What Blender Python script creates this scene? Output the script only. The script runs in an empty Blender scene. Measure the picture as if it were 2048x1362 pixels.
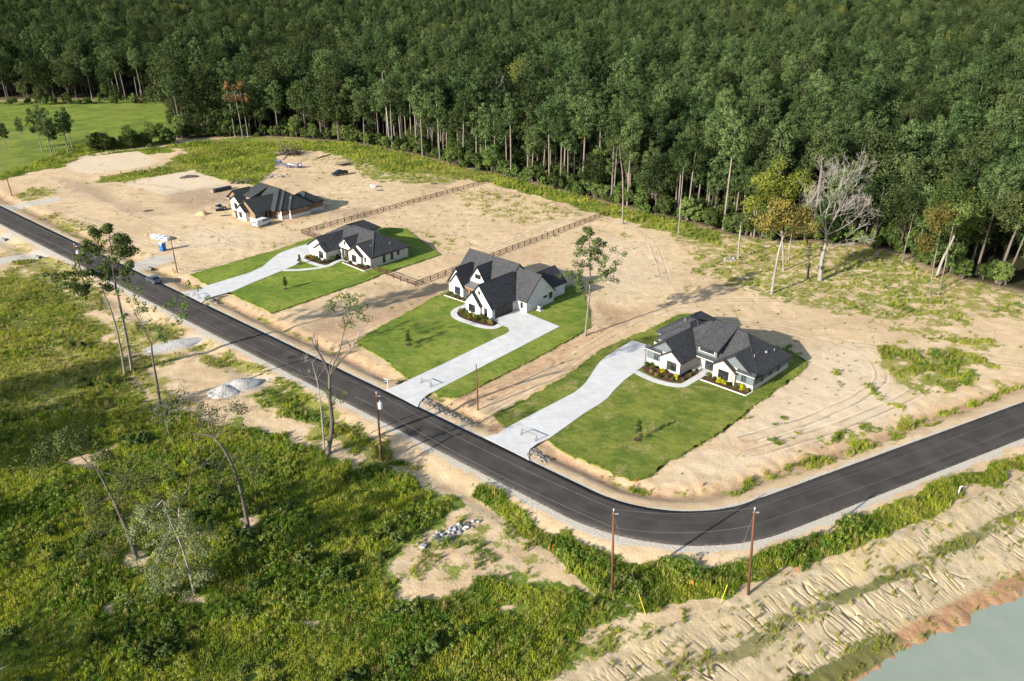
import bpy, bmesh, math, random
import numpy as np
from mathutils import Vector, Matrix

R = math.radians
SC = bpy.context.scene
COL = SC.collection

# ---------------------------------------------------------------- camera, sky, sun, exposure
CAM_H = 66.0
cam_d = bpy.data.cameras.new('camera')
cam_d.sensor_width = 36.0
cam_d.lens = 1593.0 / 2048.0 * 36.0
cam_d.clip_start = 1.0
cam_d.clip_end = 6000.0
cam = bpy.data.objects.new('camera', cam_d)
cam.location = (0, 0, CAM_H)
cam.rotation_euler = (R(90 - 25.4), 0, 0)
COL.objects.link(cam)
SC.camera = cam

SUN_EL, SUN_AZ = 21.5, 219.0          # azimuth: direction to the sun, counter-clockwise from +X
world = bpy.data.worlds.new('World')
SC.world = world
world.use_nodes = True
wn = world.node_tree
wn.nodes.clear()
sky = wn.nodes.new('ShaderNodeTexSky')
sky.sky_type = 'NISHITA'
sky.sun_disc = False
sky.sun_elevation = R(SUN_EL)
sky.sun_rotation = R(90 - SUN_AZ)
sky.air_density = 1.0
sky.dust_density = 1.0
sky.ozone_density = 1.0
bg = wn.nodes.new('ShaderNodeBackground')
bg.inputs['Strength'].default_value = 0.11
wo = wn.nodes.new('ShaderNodeOutputWorld')
wn.links.new(sky.outputs[0], bg.inputs[0])
wn.links.new(bg.outputs[0], wo.inputs[0])

sun_d = bpy.data.lights.new('sun', 'SUN')
sun_d.energy = 5.0
sun_d.angle = R(0.5)
sun_d.color = (1.0, 0.945, 0.85)
sun = bpy.data.objects.new('sun', sun_d)
sv = Vector((math.cos(R(SUN_AZ)) * math.cos(R(SUN_EL)), math.sin(R(SUN_AZ)) * math.cos(R(SUN_EL)), math.sin(R(SUN_EL))))
sun.rotation_euler = sv.to_track_quat('Z', 'Y').to_euler()
sun.location = (-60, -40, 120)
COL.objects.link(sun)

SC.view_settings.view_transform = 'Standard'
SC.view_settings.look = 'None'
SC.view_settings.gamma = 1.0
SC.view_settings.exposure = 1.12
SC.cycles.max_bounces = 5
SC.cycles.diffuse_bounces = 2
SC.cycles.glossy_bounces = 2
SC.cycles.transmission_bounces = 3
SC.cycles.transparent_max_bounces = 4
SC.cycles.use_denoising = True
SC.cycles.adaptive_threshold = 0.015

rng = np.random.default_rng(7)
random.seed(7)

# ---------------------------------------------------------------- noise
def _hash(ix, iy, seed):
    h = (ix.astype(np.int64) * 374761393 + iy.astype(np.int64) * 668265263 + seed * 1442695041) & 0xffffffff
    h = ((h ^ (h >> 13)) * 1274126177) & 0xffffffff
    h = h ^ (h >> 16)
    return (h & 0xffff) / 65535.0

def vnoise(x, y, seed=0):
    x = np.asarray(x, float); y = np.asarray(y, float)
    ix = np.floor(x); iy = np.floor(y)
    fx = x - ix; fy = y - iy
    fx = fx * fx * (3 - 2 * fx); fy = fy * fy * (3 - 2 * fy)
    a = _hash(ix, iy, seed); b = _hash(ix + 1, iy, seed)
    c = _hash(ix, iy + 1, seed); d = _hash(ix + 1, iy + 1, seed)
    return (a * (1 - fx) + b * fx) * (1 - fy) + (c * (1 - fx) + d * fx) * fy

def fbm(x, y, seed=0, oct=4):
    s = 0; amp = 0.5; t = 0
    for i in range(oct):
        s = s + amp * vnoise(x * 2 ** i + 17.3 * i, y * 2 ** i - 9.1 * i, seed + i * 31)
        t += amp; amp *= 0.5
    return s / t

def sstep(a, b, x):
    t = np.clip((x - a) / (b - a), 0, 1)
    return t * t * (3 - 2 * t)

# ---------------------------------------------------------------- mesh helpers
def new_obj(name, me, parent=None, mat=None):
    o = bpy.data.objects.new(name, me)
    COL.objects.link(o)
    if mat is not None and me is not None and len(me.materials) == 0:
        me.materials.append(mat)
    if parent is not None:
        o.parent = parent
    return o

def empty(name, loc=(0, 0, 0), rz=0.0):
    o = bpy.data.objects.new(name, None)
    o.empty_display_size = 0.3
    COL.objects.link(o)
    o.location = loc
    o.rotation_euler = (0, 0, rz)
    return o

def tag(o, label=None, cat=None, group=None, kind=None):
    if label: o['label'] = label
    if cat: o['category'] = cat
    if group: o['group'] = group
    if kind: o['kind'] = kind
    return o

def np_mesh(name, V, F, smooth=False, attrs=None):
    V = np.asarray(V, np.float32); F = np.asarray(F, np.int32)
    k = F.shape[1]
    me = bpy.data.meshes.new(name)
    me.vertices.add(len(V)); me.vertices.foreach_set('co', V.ravel())
    me.loops.add(F.size); me.loops.foreach_set('vertex_index', F.ravel())
    me.polygons.add(len(F))
    me.polygons.foreach_set('loop_start', np.arange(0, F.size, k, dtype=np.int32))
    if smooth:
        me.polygons.foreach_set('use_smooth', np.ones(len(F), bool))
    for n, a in (attrs or {}).items():
        at = me.attributes.new(n, 'FLOAT', 'POINT')
        at.data.foreach_set('value', np.asarray(a, np.float32))
    me.update(calc_edges=True)
    return me

class MB:
    """collects boxes, prisms and tubes; build() links them as one mesh object"""
    def __init__(s): s.v = []; s.f = []
    def raw(s, vs, fs):
        n = len(s.v); s.v += [tuple(map(float, q)) for q in vs]; s.f += [tuple(i + n for i in f) for f in fs]
        return s
    def box(s, x0, x1, y0, y1, z0, z1):
        s.raw([(x0, y0, z0), (x1, y0, z0), (x1, y1, z0), (x0, y1, z0), (x0, y0, z1), (x1, y0, z1), (x1, y1, z1), (x0, y1, z1)],
              [(3, 2, 1, 0), (4, 5, 6, 7), (0, 1, 5, 4), (1, 2, 6, 5), (2, 3, 7, 6), (3, 0, 4, 7)])
        return s
    def bar(s, p, q, w, h, up=(0, 0, 1)):
        p = Vector(p); q = Vector(q); d = (q - p).normalized(); up = Vector(up)
        if abs(d.dot(up)) > 0.98: up = Vector((1, 0, 0))
        a = d.cross(up).normalized(); b = a.cross(d).normalized()
        vs = []
        for c in (p, q):
            for sx, sy in ((-1, -1), (1, -1), (1, 1), (-1, 1)):
                vs.append(c + a * (sx * w / 2) + b * (sy * h / 2))
        s.raw(vs, [(3, 2, 1, 0), (4, 5, 6, 7), (0, 1, 5, 4), (1, 2, 6, 5), (2, 3, 7, 6), (3, 0, 4, 7)])
        return s
    def prism(s, poly, d, lo, hi):
        """extrude polygon: axis d in 'xyz'; poly gives the other two coordinates"""
        n = len(poly)
        def mk(p, t):
            return {'x': (t, p[0], p[1]), 'y': (p[0], t, p[1]), 'z': (p[0], p[1], t)}[d]
        vs = [mk(p, lo) for p in poly] + [mk(p, hi) for p in poly]
        fs = [tuple(range(n))[::-1], tuple(range(n, 2 * n))] + [(i, (i + 1) % n, n + (i + 1) % n, n + i) for i in range(n)]
        s.raw(vs, fs); return s
    def tube(s, pts, rad, n=6, cap=True):
        pts = [Vector(p) for p in pts]
        if not hasattr(rad, '__len__'): rad = [rad] * len(pts)
        rings = []
        ref = Vector((0.3, 0.9, 0.2)).normalized()
        for i, p in enumerate(pts):
            d = (pts[min(i + 1, len(pts) - 1)] - pts[max(i - 1, 0)])
            if d.length < 1e-6: d = Vector((0, 0, 1))
            d.normalize()
            a = d.cross(ref)
            if a.length < 0.05: a = d.cross(Vector((1, 0, 0)))
            a.normalize(); b = d.cross(a).normalized()
            rings.append([p + (a * math.cos(2 * math.pi * k / n) + b * math.sin(2 * math.pi * k / n)) * rad[i] for k in range(n)])
        vs = [q for r in rings for q in r]
        fs = []
        for i in range(len(pts) - 1):
            for k in range(n):
                fs.append((i * n + k, i * n + (k + 1) % n, (i + 1) * n + (k + 1) % n, (i + 1) * n + k))
        if cap:
            fs.append(tuple(range(n))[::-1]); fs.append(tuple(range((len(pts) - 1) * n, len(pts) * n)))
        s.raw(vs, fs); return s
    def cyl(s, p, q, r, n=10): return s.tube([p, q], [r, r], n)
    def ball(s, c, r, nu=8, nv=5, sq=(1, 1, 1), jit=0):
        vs = []; fs = []
        for j in range(nv + 1):
            th = math.pi * j / nv
            for i in range(nu):
                ph = 2 * math.pi * i / nu
                k = 1 + (random.uniform(-jit, jit) if jit else 0)
                vs.append((c[0] + r * sq[0] * k * math.sin(th) * math.cos(ph), c[1] + r * sq[1] * k * math.sin(th) * math.sin(ph), c[2] + r * sq[2] * k * math.cos(th)))
        for j in range(nv):
            for i in range(nu):
                fs.append((j * nu + i, (j + 1) * nu + i, (j + 1) * nu + (i + 1) % nu, j * nu + (i + 1) % nu))
        s.raw(vs, fs); return s
    def mesh(s, name, smooth=False):
        me = bpy.data.meshes.new(name)
        me.from_pydata(s.v, [], s.f)
        if smooth:
            for p in me.polygons: p.use_smooth = True
        me.update()
        return me
    def build(s, name, mat, parent=None, smooth=False):
        return new_obj(name, s.mesh(name, smooth), parent, mat)

def copy_tree(o, parent=None):
    c = o.copy(); COL.objects.link(c)
    if parent is not None: c.parent = parent
    for ch in list(o.children): copy_tree(ch, c)
    return c

# ---------------------------------------------------------------- materials
class N:
    """thin wrapper to write node trees briefly"""
    def __init__(s, name):
        s.m = bpy.data.materials.new(name); s.m.use_nodes = True
        s.t = s.m.node_tree; s.t.nodes.clear()
        s.out = s.t.nodes.new('ShaderNodeOutputMaterial')
        s.co = s.t.nodes.new('ShaderNodeTexCoord')
        s.geo = s.t.nodes.new('ShaderNodeNewGeometry')
    def node(s, typ, **kw):
        n = s.t.nodes.new(typ)
        for k, v in kw.items():
            if k.startswith('i_'): n.inputs[k[2:].replace('_', ' ')].default_value = v
            else: setattr(n, k, v)
        return n
    def link(s, a, b): s.t.links.new(a, b)
    def pos(s): return s.geo.outputs['Position']
    def obj(s): return s.co.outputs['Object']
    def noise(s, scale, detail=4, rough=0.55, vec=None, dist=0.0):
        n = s.node('ShaderNodeTexNoise'); n.inputs['Scale'].default_value = scale
        n.inputs['Detail'].default_value = detail; n.inputs['Roughness'].default_value = rough
        n.inputs['Distortion'].default_value = dist
        s.link(vec if vec is not None else s.pos(), n.inputs['Vector'])
        return n.outputs['Fac']
    def voro(s, scale, vec=None, feat='F1', rnd=1.0):
        n = s.node('ShaderNodeTexVoronoi'); n.feature = feat; n.inputs['Scale'].default_value = scale
        n.inputs['Randomness'].default_value = rnd
        s.link(vec if vec is not None else s.pos(), n.inputs['Vector'])
        return n
    def attr(s, name):
        n = s.node('ShaderNodeAttribute'); n.attribute_name = name; return n.outputs['Fac']
    def math(s, op, a, b=None, c=None, clamp=False):
        n = s.node('ShaderNodeMath', operation=op, use_clamp=clamp)
        for i, q in enumerate((a, b, c)):
            if q is None: continue
            if isinstance(q, (int, float)): n.inputs[i].default_value = q
            else: s.link(q, n.inputs[i])
        return n.outputs[0]
    def ramp(s, x, lo, hi, a=0.0, b=1.0, smooth=True):
        n = s.node('ShaderNodeMapRange'); n.interpolation_type = 'SMOOTHSTEP' if smooth else 'LINEAR'
        s.link(x, n.inputs['Value'])
        for k, q in (('From Min', lo), ('From Max', hi), ('To Min', a), ('To Max', b)): n.inputs[k].default_value = q
        return n.outputs['Result']
    def mix(s, f, a, b, mode='MIX'):
        n = s.node('ShaderNodeMix', data_type='RGBA', blend_type=mode, clamp_factor=True)
        for k, q in ((0, f), (6, a), (7, b)):
            if isinstance(q, (int, float)): n.inputs[k].default_value = q
            elif isinstance(q, tuple): n.inputs[k].default_value = (*q[:3], 1)
            else: s.link(q, n.inputs[k])
        return n.outputs[2]
    def bump(s, h, strength=0.3, dist=0.05):
        n = s.node('ShaderNodeBump'); n.inputs['Strength'].default_value = strength; n.inputs['Distance'].default_value = dist
        s.link(h, n.inputs['Height']); return n.outputs[0]
    def rand(s): return s.node('ShaderNodeObjectInfo').outputs['Random']
    def princ(s, col, rough=0.8, spec=0.3, metal=0.0, normal=None, trans=0.0):
        n = s.node('ShaderNodeBsdfPrincipled')
        if isinstance(col, tuple): n.inputs['Base Color'].default_value = (*col[:3], 1)
        else: s.link(col, n.inputs['Base Color'])
        if isinstance(rough, (int, float)): n.inputs['Roughness'].default_value = rough
        else: s.link(rough, n.inputs['Roughness'])
        n.inputs['Specular IOR Level'].default_value = spec
        n.inputs['Metallic'].default_value = metal
        if normal is not None: s.link(normal, n.inputs['Normal'])
        s.link(n.outputs[0], s.out.inputs['Surface'])
        return n
    def leafy(s, col, trans=0.25):
        d = s.node('ShaderNodeBsdfDiffuse'); t = s.node('ShaderNodeBsdfTranslucent'); mx = s.node('ShaderNodeMixShader')
        s.link(col, d.inputs[0]); s.link(s.mix(1.0, col, (1.0, 1.0, 0.55), 'MULTIPLY'), t.inputs[0]); mx.inputs[0].default_value = trans
        s.link(d.outputs[0], mx.inputs[1]); s.link(t.outputs[0], mx.inputs[2])
        s.link(mx.outputs[0], s.out.inputs['Surface'])

def plain(name, col, rough=0.6, spec=0.3, metal=0.0, var=0.12, scale=3.0):
    n = N(name)
    f = n.noise(scale, 5, 0.6, n.obj())
    k = n.ramp(f, 0.3, 0.7, 1 - var, 1 + var)
    c = n.mix(1.0, tuple(col), k, 'MULTIPLY')
    n.princ(c, rough, spec, metal)
    return n.m

def streaky(name, c1, c2, scale=2.0, rough=0.85, spec=0.2, bump=0.3, stretch=(1, 1, 0.12)):
    n = N(name)
    mp = n.node('ShaderNodeMapping'); mp.inputs['Scale'].default_value = stretch
    n.link(n.obj(), mp.inputs['Vector'])
    f = n.noise(scale, 6, 0.65, mp.outputs[0])
    c = n.mix(n.ramp(f, 0.35, 0.65), tuple(c1), tuple(c2))
    n.princ(c, rough, spec, normal=n.bump(f, bump, 0.03))
    return n.m

# ---------------------------------------------------------------- the road's line
D1 = np.array([math.cos(R(-40.9)), math.sin(R(-40.9))]); N1 = np.array([-D1[1], D1[0]])
D2 = np.array([math.cos(R(27.2)), math.sin(R(27.2))]); N2 = np.array([-D2[1], D2[0]])
BEND = np.array([20.29, 78.01]); RAD = 22.7
LT = RAD * math.tan(R(68.1) / 2)
TA = BEND - D1 * LT; TB = BEND + D2 * LT
ARC = TA + N1 * RAD
HALF = 3.45

def road_d(x, y):
    """signed distance to the road's centre line, positive on the houses' side"""
    x = np.asarray(x, float); y = np.asarray(y, float)
    best = np.full(x.shape, 999.0)
    def put(d, ok):
        m = ok & (np.abs(d) < np.abs(best)); best[m] = d[m]
    ax, ay = x - TA[0], y - TA[1]
    put(ax * N1[0] + ay * N1[1], (ax * D1[0] + ay * D1[1]) < 0)
    bx, by = x - TB[0], y - TB[1]
    put(bx * N2[0] + by * N2[1], (bx * D2[0] + by * D2[1]) > 0)
    cx, cy = x - ARC[0], y - ARC[1]
    ok = ((ax * D1[0] + ay * D1[1]) >= 0) & ((bx * D2[0] + by * D2[1]) <= 0) & ((cx * (BEND[0] - ARC[0]) + cy * (BEND[1] - ARC[1])) > 0)
    put(RAD - np.hypot(cx, cy), ok)
    return best

LEG2 = np.array([55.26, 95.98])
def bank_sq(x, y):
    dx, dy = np.asarray(x, float) - LEG2[0], np.asarray(y, float) - LEG2[1]
    return dx * D2[0] + dy * D2[1], -(dx * N2[0] + dy * N2[1])

CROSS = [(1.23, 104.66, 6.0), (-16.91, 119.28, 5.6), (-68.28, 162.87, 4.6), (-87.64, 183.61, 4.2), (-146.61, 237.41, 4.2)]
WATER_Z = -4.0

def terrain(x, y):
    x = np.asarray(x, float); y = np.asarray(y, float)
    d = road_d(x, y)
    z = -0.03 - 0.14 * fbm(x / 5.0, y / 5.0, 3, 3) - 0.17 * fbm(x / 1.25, y / 1.25, 13, 3) ** 1.5
    far = sstep(240, 420, y)
    z = z + far * 3.0 * (fbm(x / 160.0, y / 160.0, 9, 2) - 0.5)
    field = sstep(9, 22, -d) * sstep(30, 5, x)
    z = z + field * (0.9 * (fbm(x / 22.0, y / 22.0, 5, 3) - 0.55) + 0.12 * (fbm(x / 2.2, y / 2.2, 8, 2) - 0.5))
    near = sstep(7.0, 4.6, np.abs(d))
    z = z * (1 - near) - 0.01 * near
    cr = np.zeros(x.shape)
    for cx, cy, r in CROSS:
        cr = np.maximum(cr, sstep(r + 1.2, r - 0.6, np.hypot(x - cx, y - cy)))
    wob = 0.7 * (fbm(x / 9.0, y / 9.0, 21, 2) - 0.5)
    ero = np.exp(-((d - 8.9) / 1.2) ** 2) * (fbm(x * 1.1, y * 1.1, 23, 3) - .5) * .5
    z = z - 0.52 * np.exp(-((d - 7.3 - wob) / 1.35) ** 2) * (1 - cr) + np.minimum(ero, .02) * (d > 0)
    z = z - 0.32 * np.exp(-((d + 8.2) / 1.6) ** 2)
    s, q = bank_sq(x, y)
    zb = np.interp(q, [9.6, 11, 13.2, 15, 19, 20, 22.4, 24.4, 60], [0, -.3, -1.3, -1.6, -3.3, -3.5, -4.02, -4.9, -6])
    on = sstep(-95, -80, s)
    z = z + zb * on * (q > 9.5)
    return z

def tz(x, y): return float(terrain(np.array([x]), np.array([y]))[0])

# ---------------------------------------------------------------- soft polygons
def poly_sd(x, y, poly):
    """signed distance, positive inside"""
    P = np.array(poly, float)
    best = np.full(x.shape, 1e9); inside = np.zeros(x.shape, bool)
    for i in range(len(P)):
        a = P[i]; b = P[(i + 1) % len(P)]
        ex, ey = b - a; wx, wy = x - a[0], y - a[1]
        t = np.clip((wx * ex + wy * ey) / (ex * ex + ey * ey + 1e-9), 0, 1)
        best = np.minimum(best, np.hypot(wx - ex * t, wy - ey * t))
        c = ((a[1] > y) != (b[1] > y)) & (x < (b[0] - a[0]) * (y - a[1]) / (b[1] - a[1] + 1e-12) + a[0])
        inside ^= c
    return np.where(inside, best, -best)

def soft(x, y, poly, w):
    P = np.array(poly, float); out = np.zeros(x.shape)
    m = (x > P[:, 0].min() - w) & (x < P[:, 0].max() + w) & (y > P[:, 1].min() - w) & (y < P[:, 1].max() + w)
    if m.any(): out[m] = sstep(-w, w, poly_sd(x[m], y[m], poly))
    return out

def line_d(x, y, pts):
    """distance to an open polyline, with no rounded ends; the line is smoothed first"""
    P = [np.array(q, float) for q in pts]; S = []
    for i in range(len(P) - 1):
        p0 = P[max(i - 1, 0)]; p1 = P[i]; p2 = P[i + 1]; p3 = P[min(i + 2, len(P) - 1)]
        for k in range(4):
            t = k / 4; S.append(.5 * ((2 * p1) + (-p0 + p2) * t + (2 * p0 - 5 * p1 + 4 * p2 - p3) * t * t + (-p0 + 3 * p1 - 3 * p2 + p3) * t ** 3))
    S.append(P[-1]); best = np.full(x.shape, 6.0)
    for i, (a, b) in enumerate(zip(S[:-1], S[1:])):
        ex, ey = b[0] - a[0], b[1] - a[1]; wx, wy = x - a[0], y - a[1]
        t0 = (wx * ex + wy * ey) / (ex * ex + ey * ey + 1e-9); t = np.clip(t0, 0, 1)
        d = np.hypot(wx - ex * t, wy - ey * t)
        if i == 0: d = np.where(t0 < 0, 6.0, d)
        if i == len(S) - 2: d = np.where(t0 > 1, 6.0, d)
        best = np.minimum(best, d)
    return best

# vegetation cover on the ground: (outline, softness, cover, dryness)
FIELD = [(-133.84, 171.43), (-112.98, 175.34), (-95.97, 162.29), (-80.92, 145.06), (-67.25, 122.89), (-57.14, 113.85), (-47.95, 108.65), (-43.51, 109.72), (-35.86, 104.94), (-28.62, 100.08), (-19.28, 97.45), (-12.34, 93.70), (-8.05, 87.91), (-8.70, 83.15), (-14.73, 79.69), (-14.67, 73.80), (-12.88, 70.08), (-5.47, 71.29), (-0.84, 74.67), (3.94, 73.80), (9.01, 70.48), (12.70, 67.74), (8.88, 63.02), (4.88, 58.30), (-1.11, 50.44), (-66.04, 50.44)]
VERGE = [(-3.12, 93.70), (3.67, 84.17), (8.59, 79.98), (13.91, 77.17), (19.84, 75.99), (26.04, 76.44), (33.37, 78.46), (44.28, 84.17), (61.93, 93.34), (77.02, 101.30), (87.95, 106.40), (84.78, 101.43), (73.83, 95.80), (65.10, 91.32), (58.86, 87.15), (45.83, 79.98), (34.77, 75.11), (26.54, 71.29), (21.62, 70.08), (14.91, 67.51), (10.12, 70.08), (5.82, 75.55), (-0.26, 83.15), (-5.79, 90.16)]
MEADOW = [(38.92, 226.65), (56.77, 209.30), (65.72, 202.32), (78.40, 200.64), (92.52, 196.54), (98.02, 191.41), (100.39, 180.43), (104.50, 172.07), (115.14, 164.65), (105.80, 148.76), (94.57, 148.76), (85.63, 145.06), (75.17, 148.76), (61.22, 156.09), (49.72, 165.24), (44.28, 176.33), (43.42, 196.54), (38.38, 213.88)]
EDGE = [(-139.53, 323.20), (-115.07, 341.67), (-95.48, 339.53), (-65.86, 327.14), (-43.36, 310.05), (-26.47, 292.87), (-11.20, 277.33), (2.70, 265.94), (16.86, 249.11), (31.13, 235.19), (44.06, 222.58), (56.56, 208.41), (54.21, 195.73), (41.60, 208.41), (26.89, 223.59), (11.68, 239.67), (-7.28, 260.55), (-21.20, 270.11), (-38.93, 275.13), (-55.47, 290.44), (-74.73, 311.87), (-90.30, 311.87), (-110.31, 296.16)]
LOTGREEN = [(-140.02, 261.21), (-135.28, 272.96), (-122.06, 278.82), (-109.75, 278.82), (-129.88, 298.68), (-121.44, 311.87), (-104.20, 319.34), (-88.42, 304.70), (-84.38, 282.60), (-82.30, 256.64), (-91.70, 260.55), (-106.67, 270.11), (-118.63, 270.11), (-129.28, 263.22)]
FARFIELD = [(-333.10, 412.32), (-267.76, 429.78), (-238.09, 433.11), (-180.15, 433.11), (-155.20, 377.15), (-137.78, 329.15), (-156.47, 311.87), (-170.43, 290.44), (-182.74, 271.53), (-222.17, 264.57)]
LEFTEDGE = [(-184.91, 275.13), (-177.23, 292.87), (-166.03, 296.16), (-151.44, 313.70), (-137.52, 323.20), (-131.45, 310.05), (-145.97, 301.24), (-159.31, 286.47), (-167.53, 275.13), (-171.83, 264.57)]
SPARSE = [
    ([(-142.23, 269.41), (-125.94, 284.13), (-126.74, 297.84), (-109.20, 292.87), (-103.23, 275.13), (-113.20, 281.07), (-120.61, 275.13), (-128.70, 261.88), (-135.01, 261.88)], .9, .6),
    ([(71.08, 148.76), (85.63, 145.06), (94.40, 139.22), (96.49, 134.82), (87.25, 134.82), (76.06, 141.51)], .5, .7),  # patches of thin weeds on the sandy lots: outline, cover, dryness
    ([(-137.91, 223.59), (-133.32, 228.73), (-115.97, 213.88), (-111.03, 200.64), (-123.78, 204.89)], .52, .8),
    ([(-156.94, 244.31), (-156.37, 254.72), (-148.44, 256.64), (-143.65, 244.31), (-150.59, 238.54)], .6, .8),
    ([(-112.54, 190.65), (-115.07, 204.89), (-107.03, 204.89), (-91.93, 192.58), (-89.59, 186.89), (-96.20, 185.05)], .4, .8),
    ([(-44.29, 136.99), (-38.68, 146.27), (-30.20, 143.86), (-30.93, 136.99), (-35.72, 132.71)], .25, .9),
    ([(-66.53, 192.58), (-56.80, 204.89), (-50.51, 200.64), (-58.92, 192.58)], .3, .9),
    ([(-37.37, 204.89), (-26.72, 211.57), (-12.59, 204.89), (-8.20, 194.54), (-18.13, 190.65), (-29.47, 200.64)], .42, .9),
    ([(-19.68, 248.50), (-10.38, 254.72), (11.68, 239.67), (22.55, 223.59), (2.22, 213.88), (-13.86, 228.73)], .45, .85),
    ([(-60.63, 298.68), (-40.37, 286.47), (-21.30, 271.53), (-10.99, 271.53), (-22.08, 259.23), (-43.80, 261.21), (-56.99, 278.82)], .6, .6),
    ([(-90.30, 311.87), (-63.06, 311.87), (-54.79, 286.47), (-76.41, 286.47)], .36, .9),
    ([(68.35, 136.99), (73.12, 136.99), (70.49, 122.89), (67.06, 121.06), (66.77, 128.63)], .7, .9),
    ([(69.84, 133.76), (81.71, 136.99), (91.14, 131.67), (81.86, 122.89), (69.74, 117.54), (67.87, 122.89)], .62, .7),
    ([(25.83, 93.10), (33.92, 94.31), (46.89, 100.75), (64.33, 109.41), (79.95, 119.28), (91.19, 125.71), (88.50, 121.06), (64.86, 107.14), (47.91, 97.45), (31.42, 90.16), (21.28, 91.32)], .56, .75),
    ([(44.51, 104.94), (57.44, 108.19), (64.68, 110.18), (56.88, 104.94), (46.62, 102.12)], .6, .5),
    ([(30.23, 148.76), (44.67, 158.02), (52.87, 156.64), (63.93, 148.76), (49.30, 151.31)], .22, .9),
    ([(38.78, 185.05), (47.79, 181.48), (52.66, 163.76), (44.83, 168.29)], .45, .7),
    ([(-1.69, 93.10), (4.93, 83.15), (2.32, 82.14), (-4.39, 89.59)], .55, .6),
    ([(-59.56, 136.99), (-45.83, 129.03), (-31.21, 115.84), (-19.53, 104.23), (-11.92, 96.81), (-19.18, 96.81), (-34.26, 107.89), (-45.93, 117.54), (-44.08, 122.89), (-56.61, 128.63)], .74, .6),
    ([(-82.62, 148.76), (-67.81, 148.76), (-56.70, 136.99), (-64.87, 126.67), (-49.84, 114.18), (-56.95, 113.36), (-67.25, 122.89)], .66, .75),
    ([(-130.02, 192.58), (-114.78, 192.58), (-95.90, 171.43), (-80.07, 148.76), (-96.71, 159.42), (-117.74, 171.43)], .62, .95),
    ([(9.78, 66.61), (26.64, 67.36), (38.42, 68.90), (24.75, 60.34), (8.95, 58.30), (3.76, 55.99)], .5, .6),
    ([(-9.69, 87.37), (-1.60, 86.28), (5.30, 77.35), (9.08, 71.29), (0.97, 75.55), (-13.04, 71.29), (-14.42, 77.35)], .45, .7),
    ([(-130.76, 200.64), (-118.11, 196.54), (-119.90, 188.00), (-128.90, 190.65)], .5, .9),
    ([(2.10, 200.64), (14.73, 192.58), (23.69, 171.43), (11.78, 185.05)], .16, .9),
]
SANDPADS = [[(-162.28, 288.04), (-162.00, 301.24), (-145.77, 311.87), (-131.11, 296.16), (-130.48, 286.47), (-145.12, 273.68), (-152.62, 276.59)],
            [(-128.11, 260.55), (-119.75, 272.96), (-112.39, 278.82), (-98.45, 265.94), (-92.92, 256.64), (-108.95, 245.50), (-118.28, 252.82)],
            [(-23.92, 65.87), (-19.66, 66.61), (-21.04, 65.29), (-23.16, 65.00)], [(-1.08, 68.51), (0.91, 69.05), (0.62, 67.51), (-0.90, 67.36)],
            [(-13.40, 69.68), (-11.11, 69.68), (-11.44, 68.51)], [(-54.12, 126.67), (-52.20, 126.28), (-52.45, 124.38)], [(-65.13, 100.08), (-59.33, 102.12), (-59.58, 96.18), (-63.61, 95.55)],
            [(-39.52, 71.29), (-36.93, 71.70), (-36.06, 69.29), (-38.31, 68.90)], [(-46.81, 70.08), (-43.89, 70.64), (-43.54, 68.51), (-45.63, 68.12)], [(-36.45, 84.69), (-33.31, 85.22), (-32.43, 82.14), (-34.89, 81.34)], [(-48.01, 77.35), (-44.81, 77.81), (-44.26, 75.73), (-46.91, 75.55)],
            [(-54.00, 61.66), (-51.15, 60.34), (-52.05, 58.30)]]
GRAVEL = [([(-156.07, 229.79), (-151.74, 235.19), (-141.62, 244.31), (-138.31, 239.67), (-146.30, 230.85), (-148.62, 224.60)], .8), ([(-137.64, 192.58), (-137.68, 205.76), (-134.85, 211.57), (-132.55, 201.48), (-135.10, 192.58)], .8),
          ([(-130.01, 176.33), (-126.72, 186.89), (-120.28, 193.36), (-115.02, 191.80), (-114.93, 188.00), (-121.15, 185.78), (-123.58, 181.48)], .8), ([(-93.11, 182.19), (-90.05, 188.00), (-85.03, 189.51), (-82.71, 185.05), (-86.66, 179.74), (-89.03, 176.33)], .9),
          ([(-69.93, 133.97), (-69.11, 136.99), (-62.82, 143.38), (-58.87, 141.97), (-59.07, 138.32), (-63.95, 133.55), (-68.11, 132.29)], .5),
          ([(-51.71, 118.41), (-50.95, 122.52), (-45.77, 125.71), (-41.07, 124.76), (-43.05, 119.28), (-47.91, 115.84)], .5)]
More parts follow.
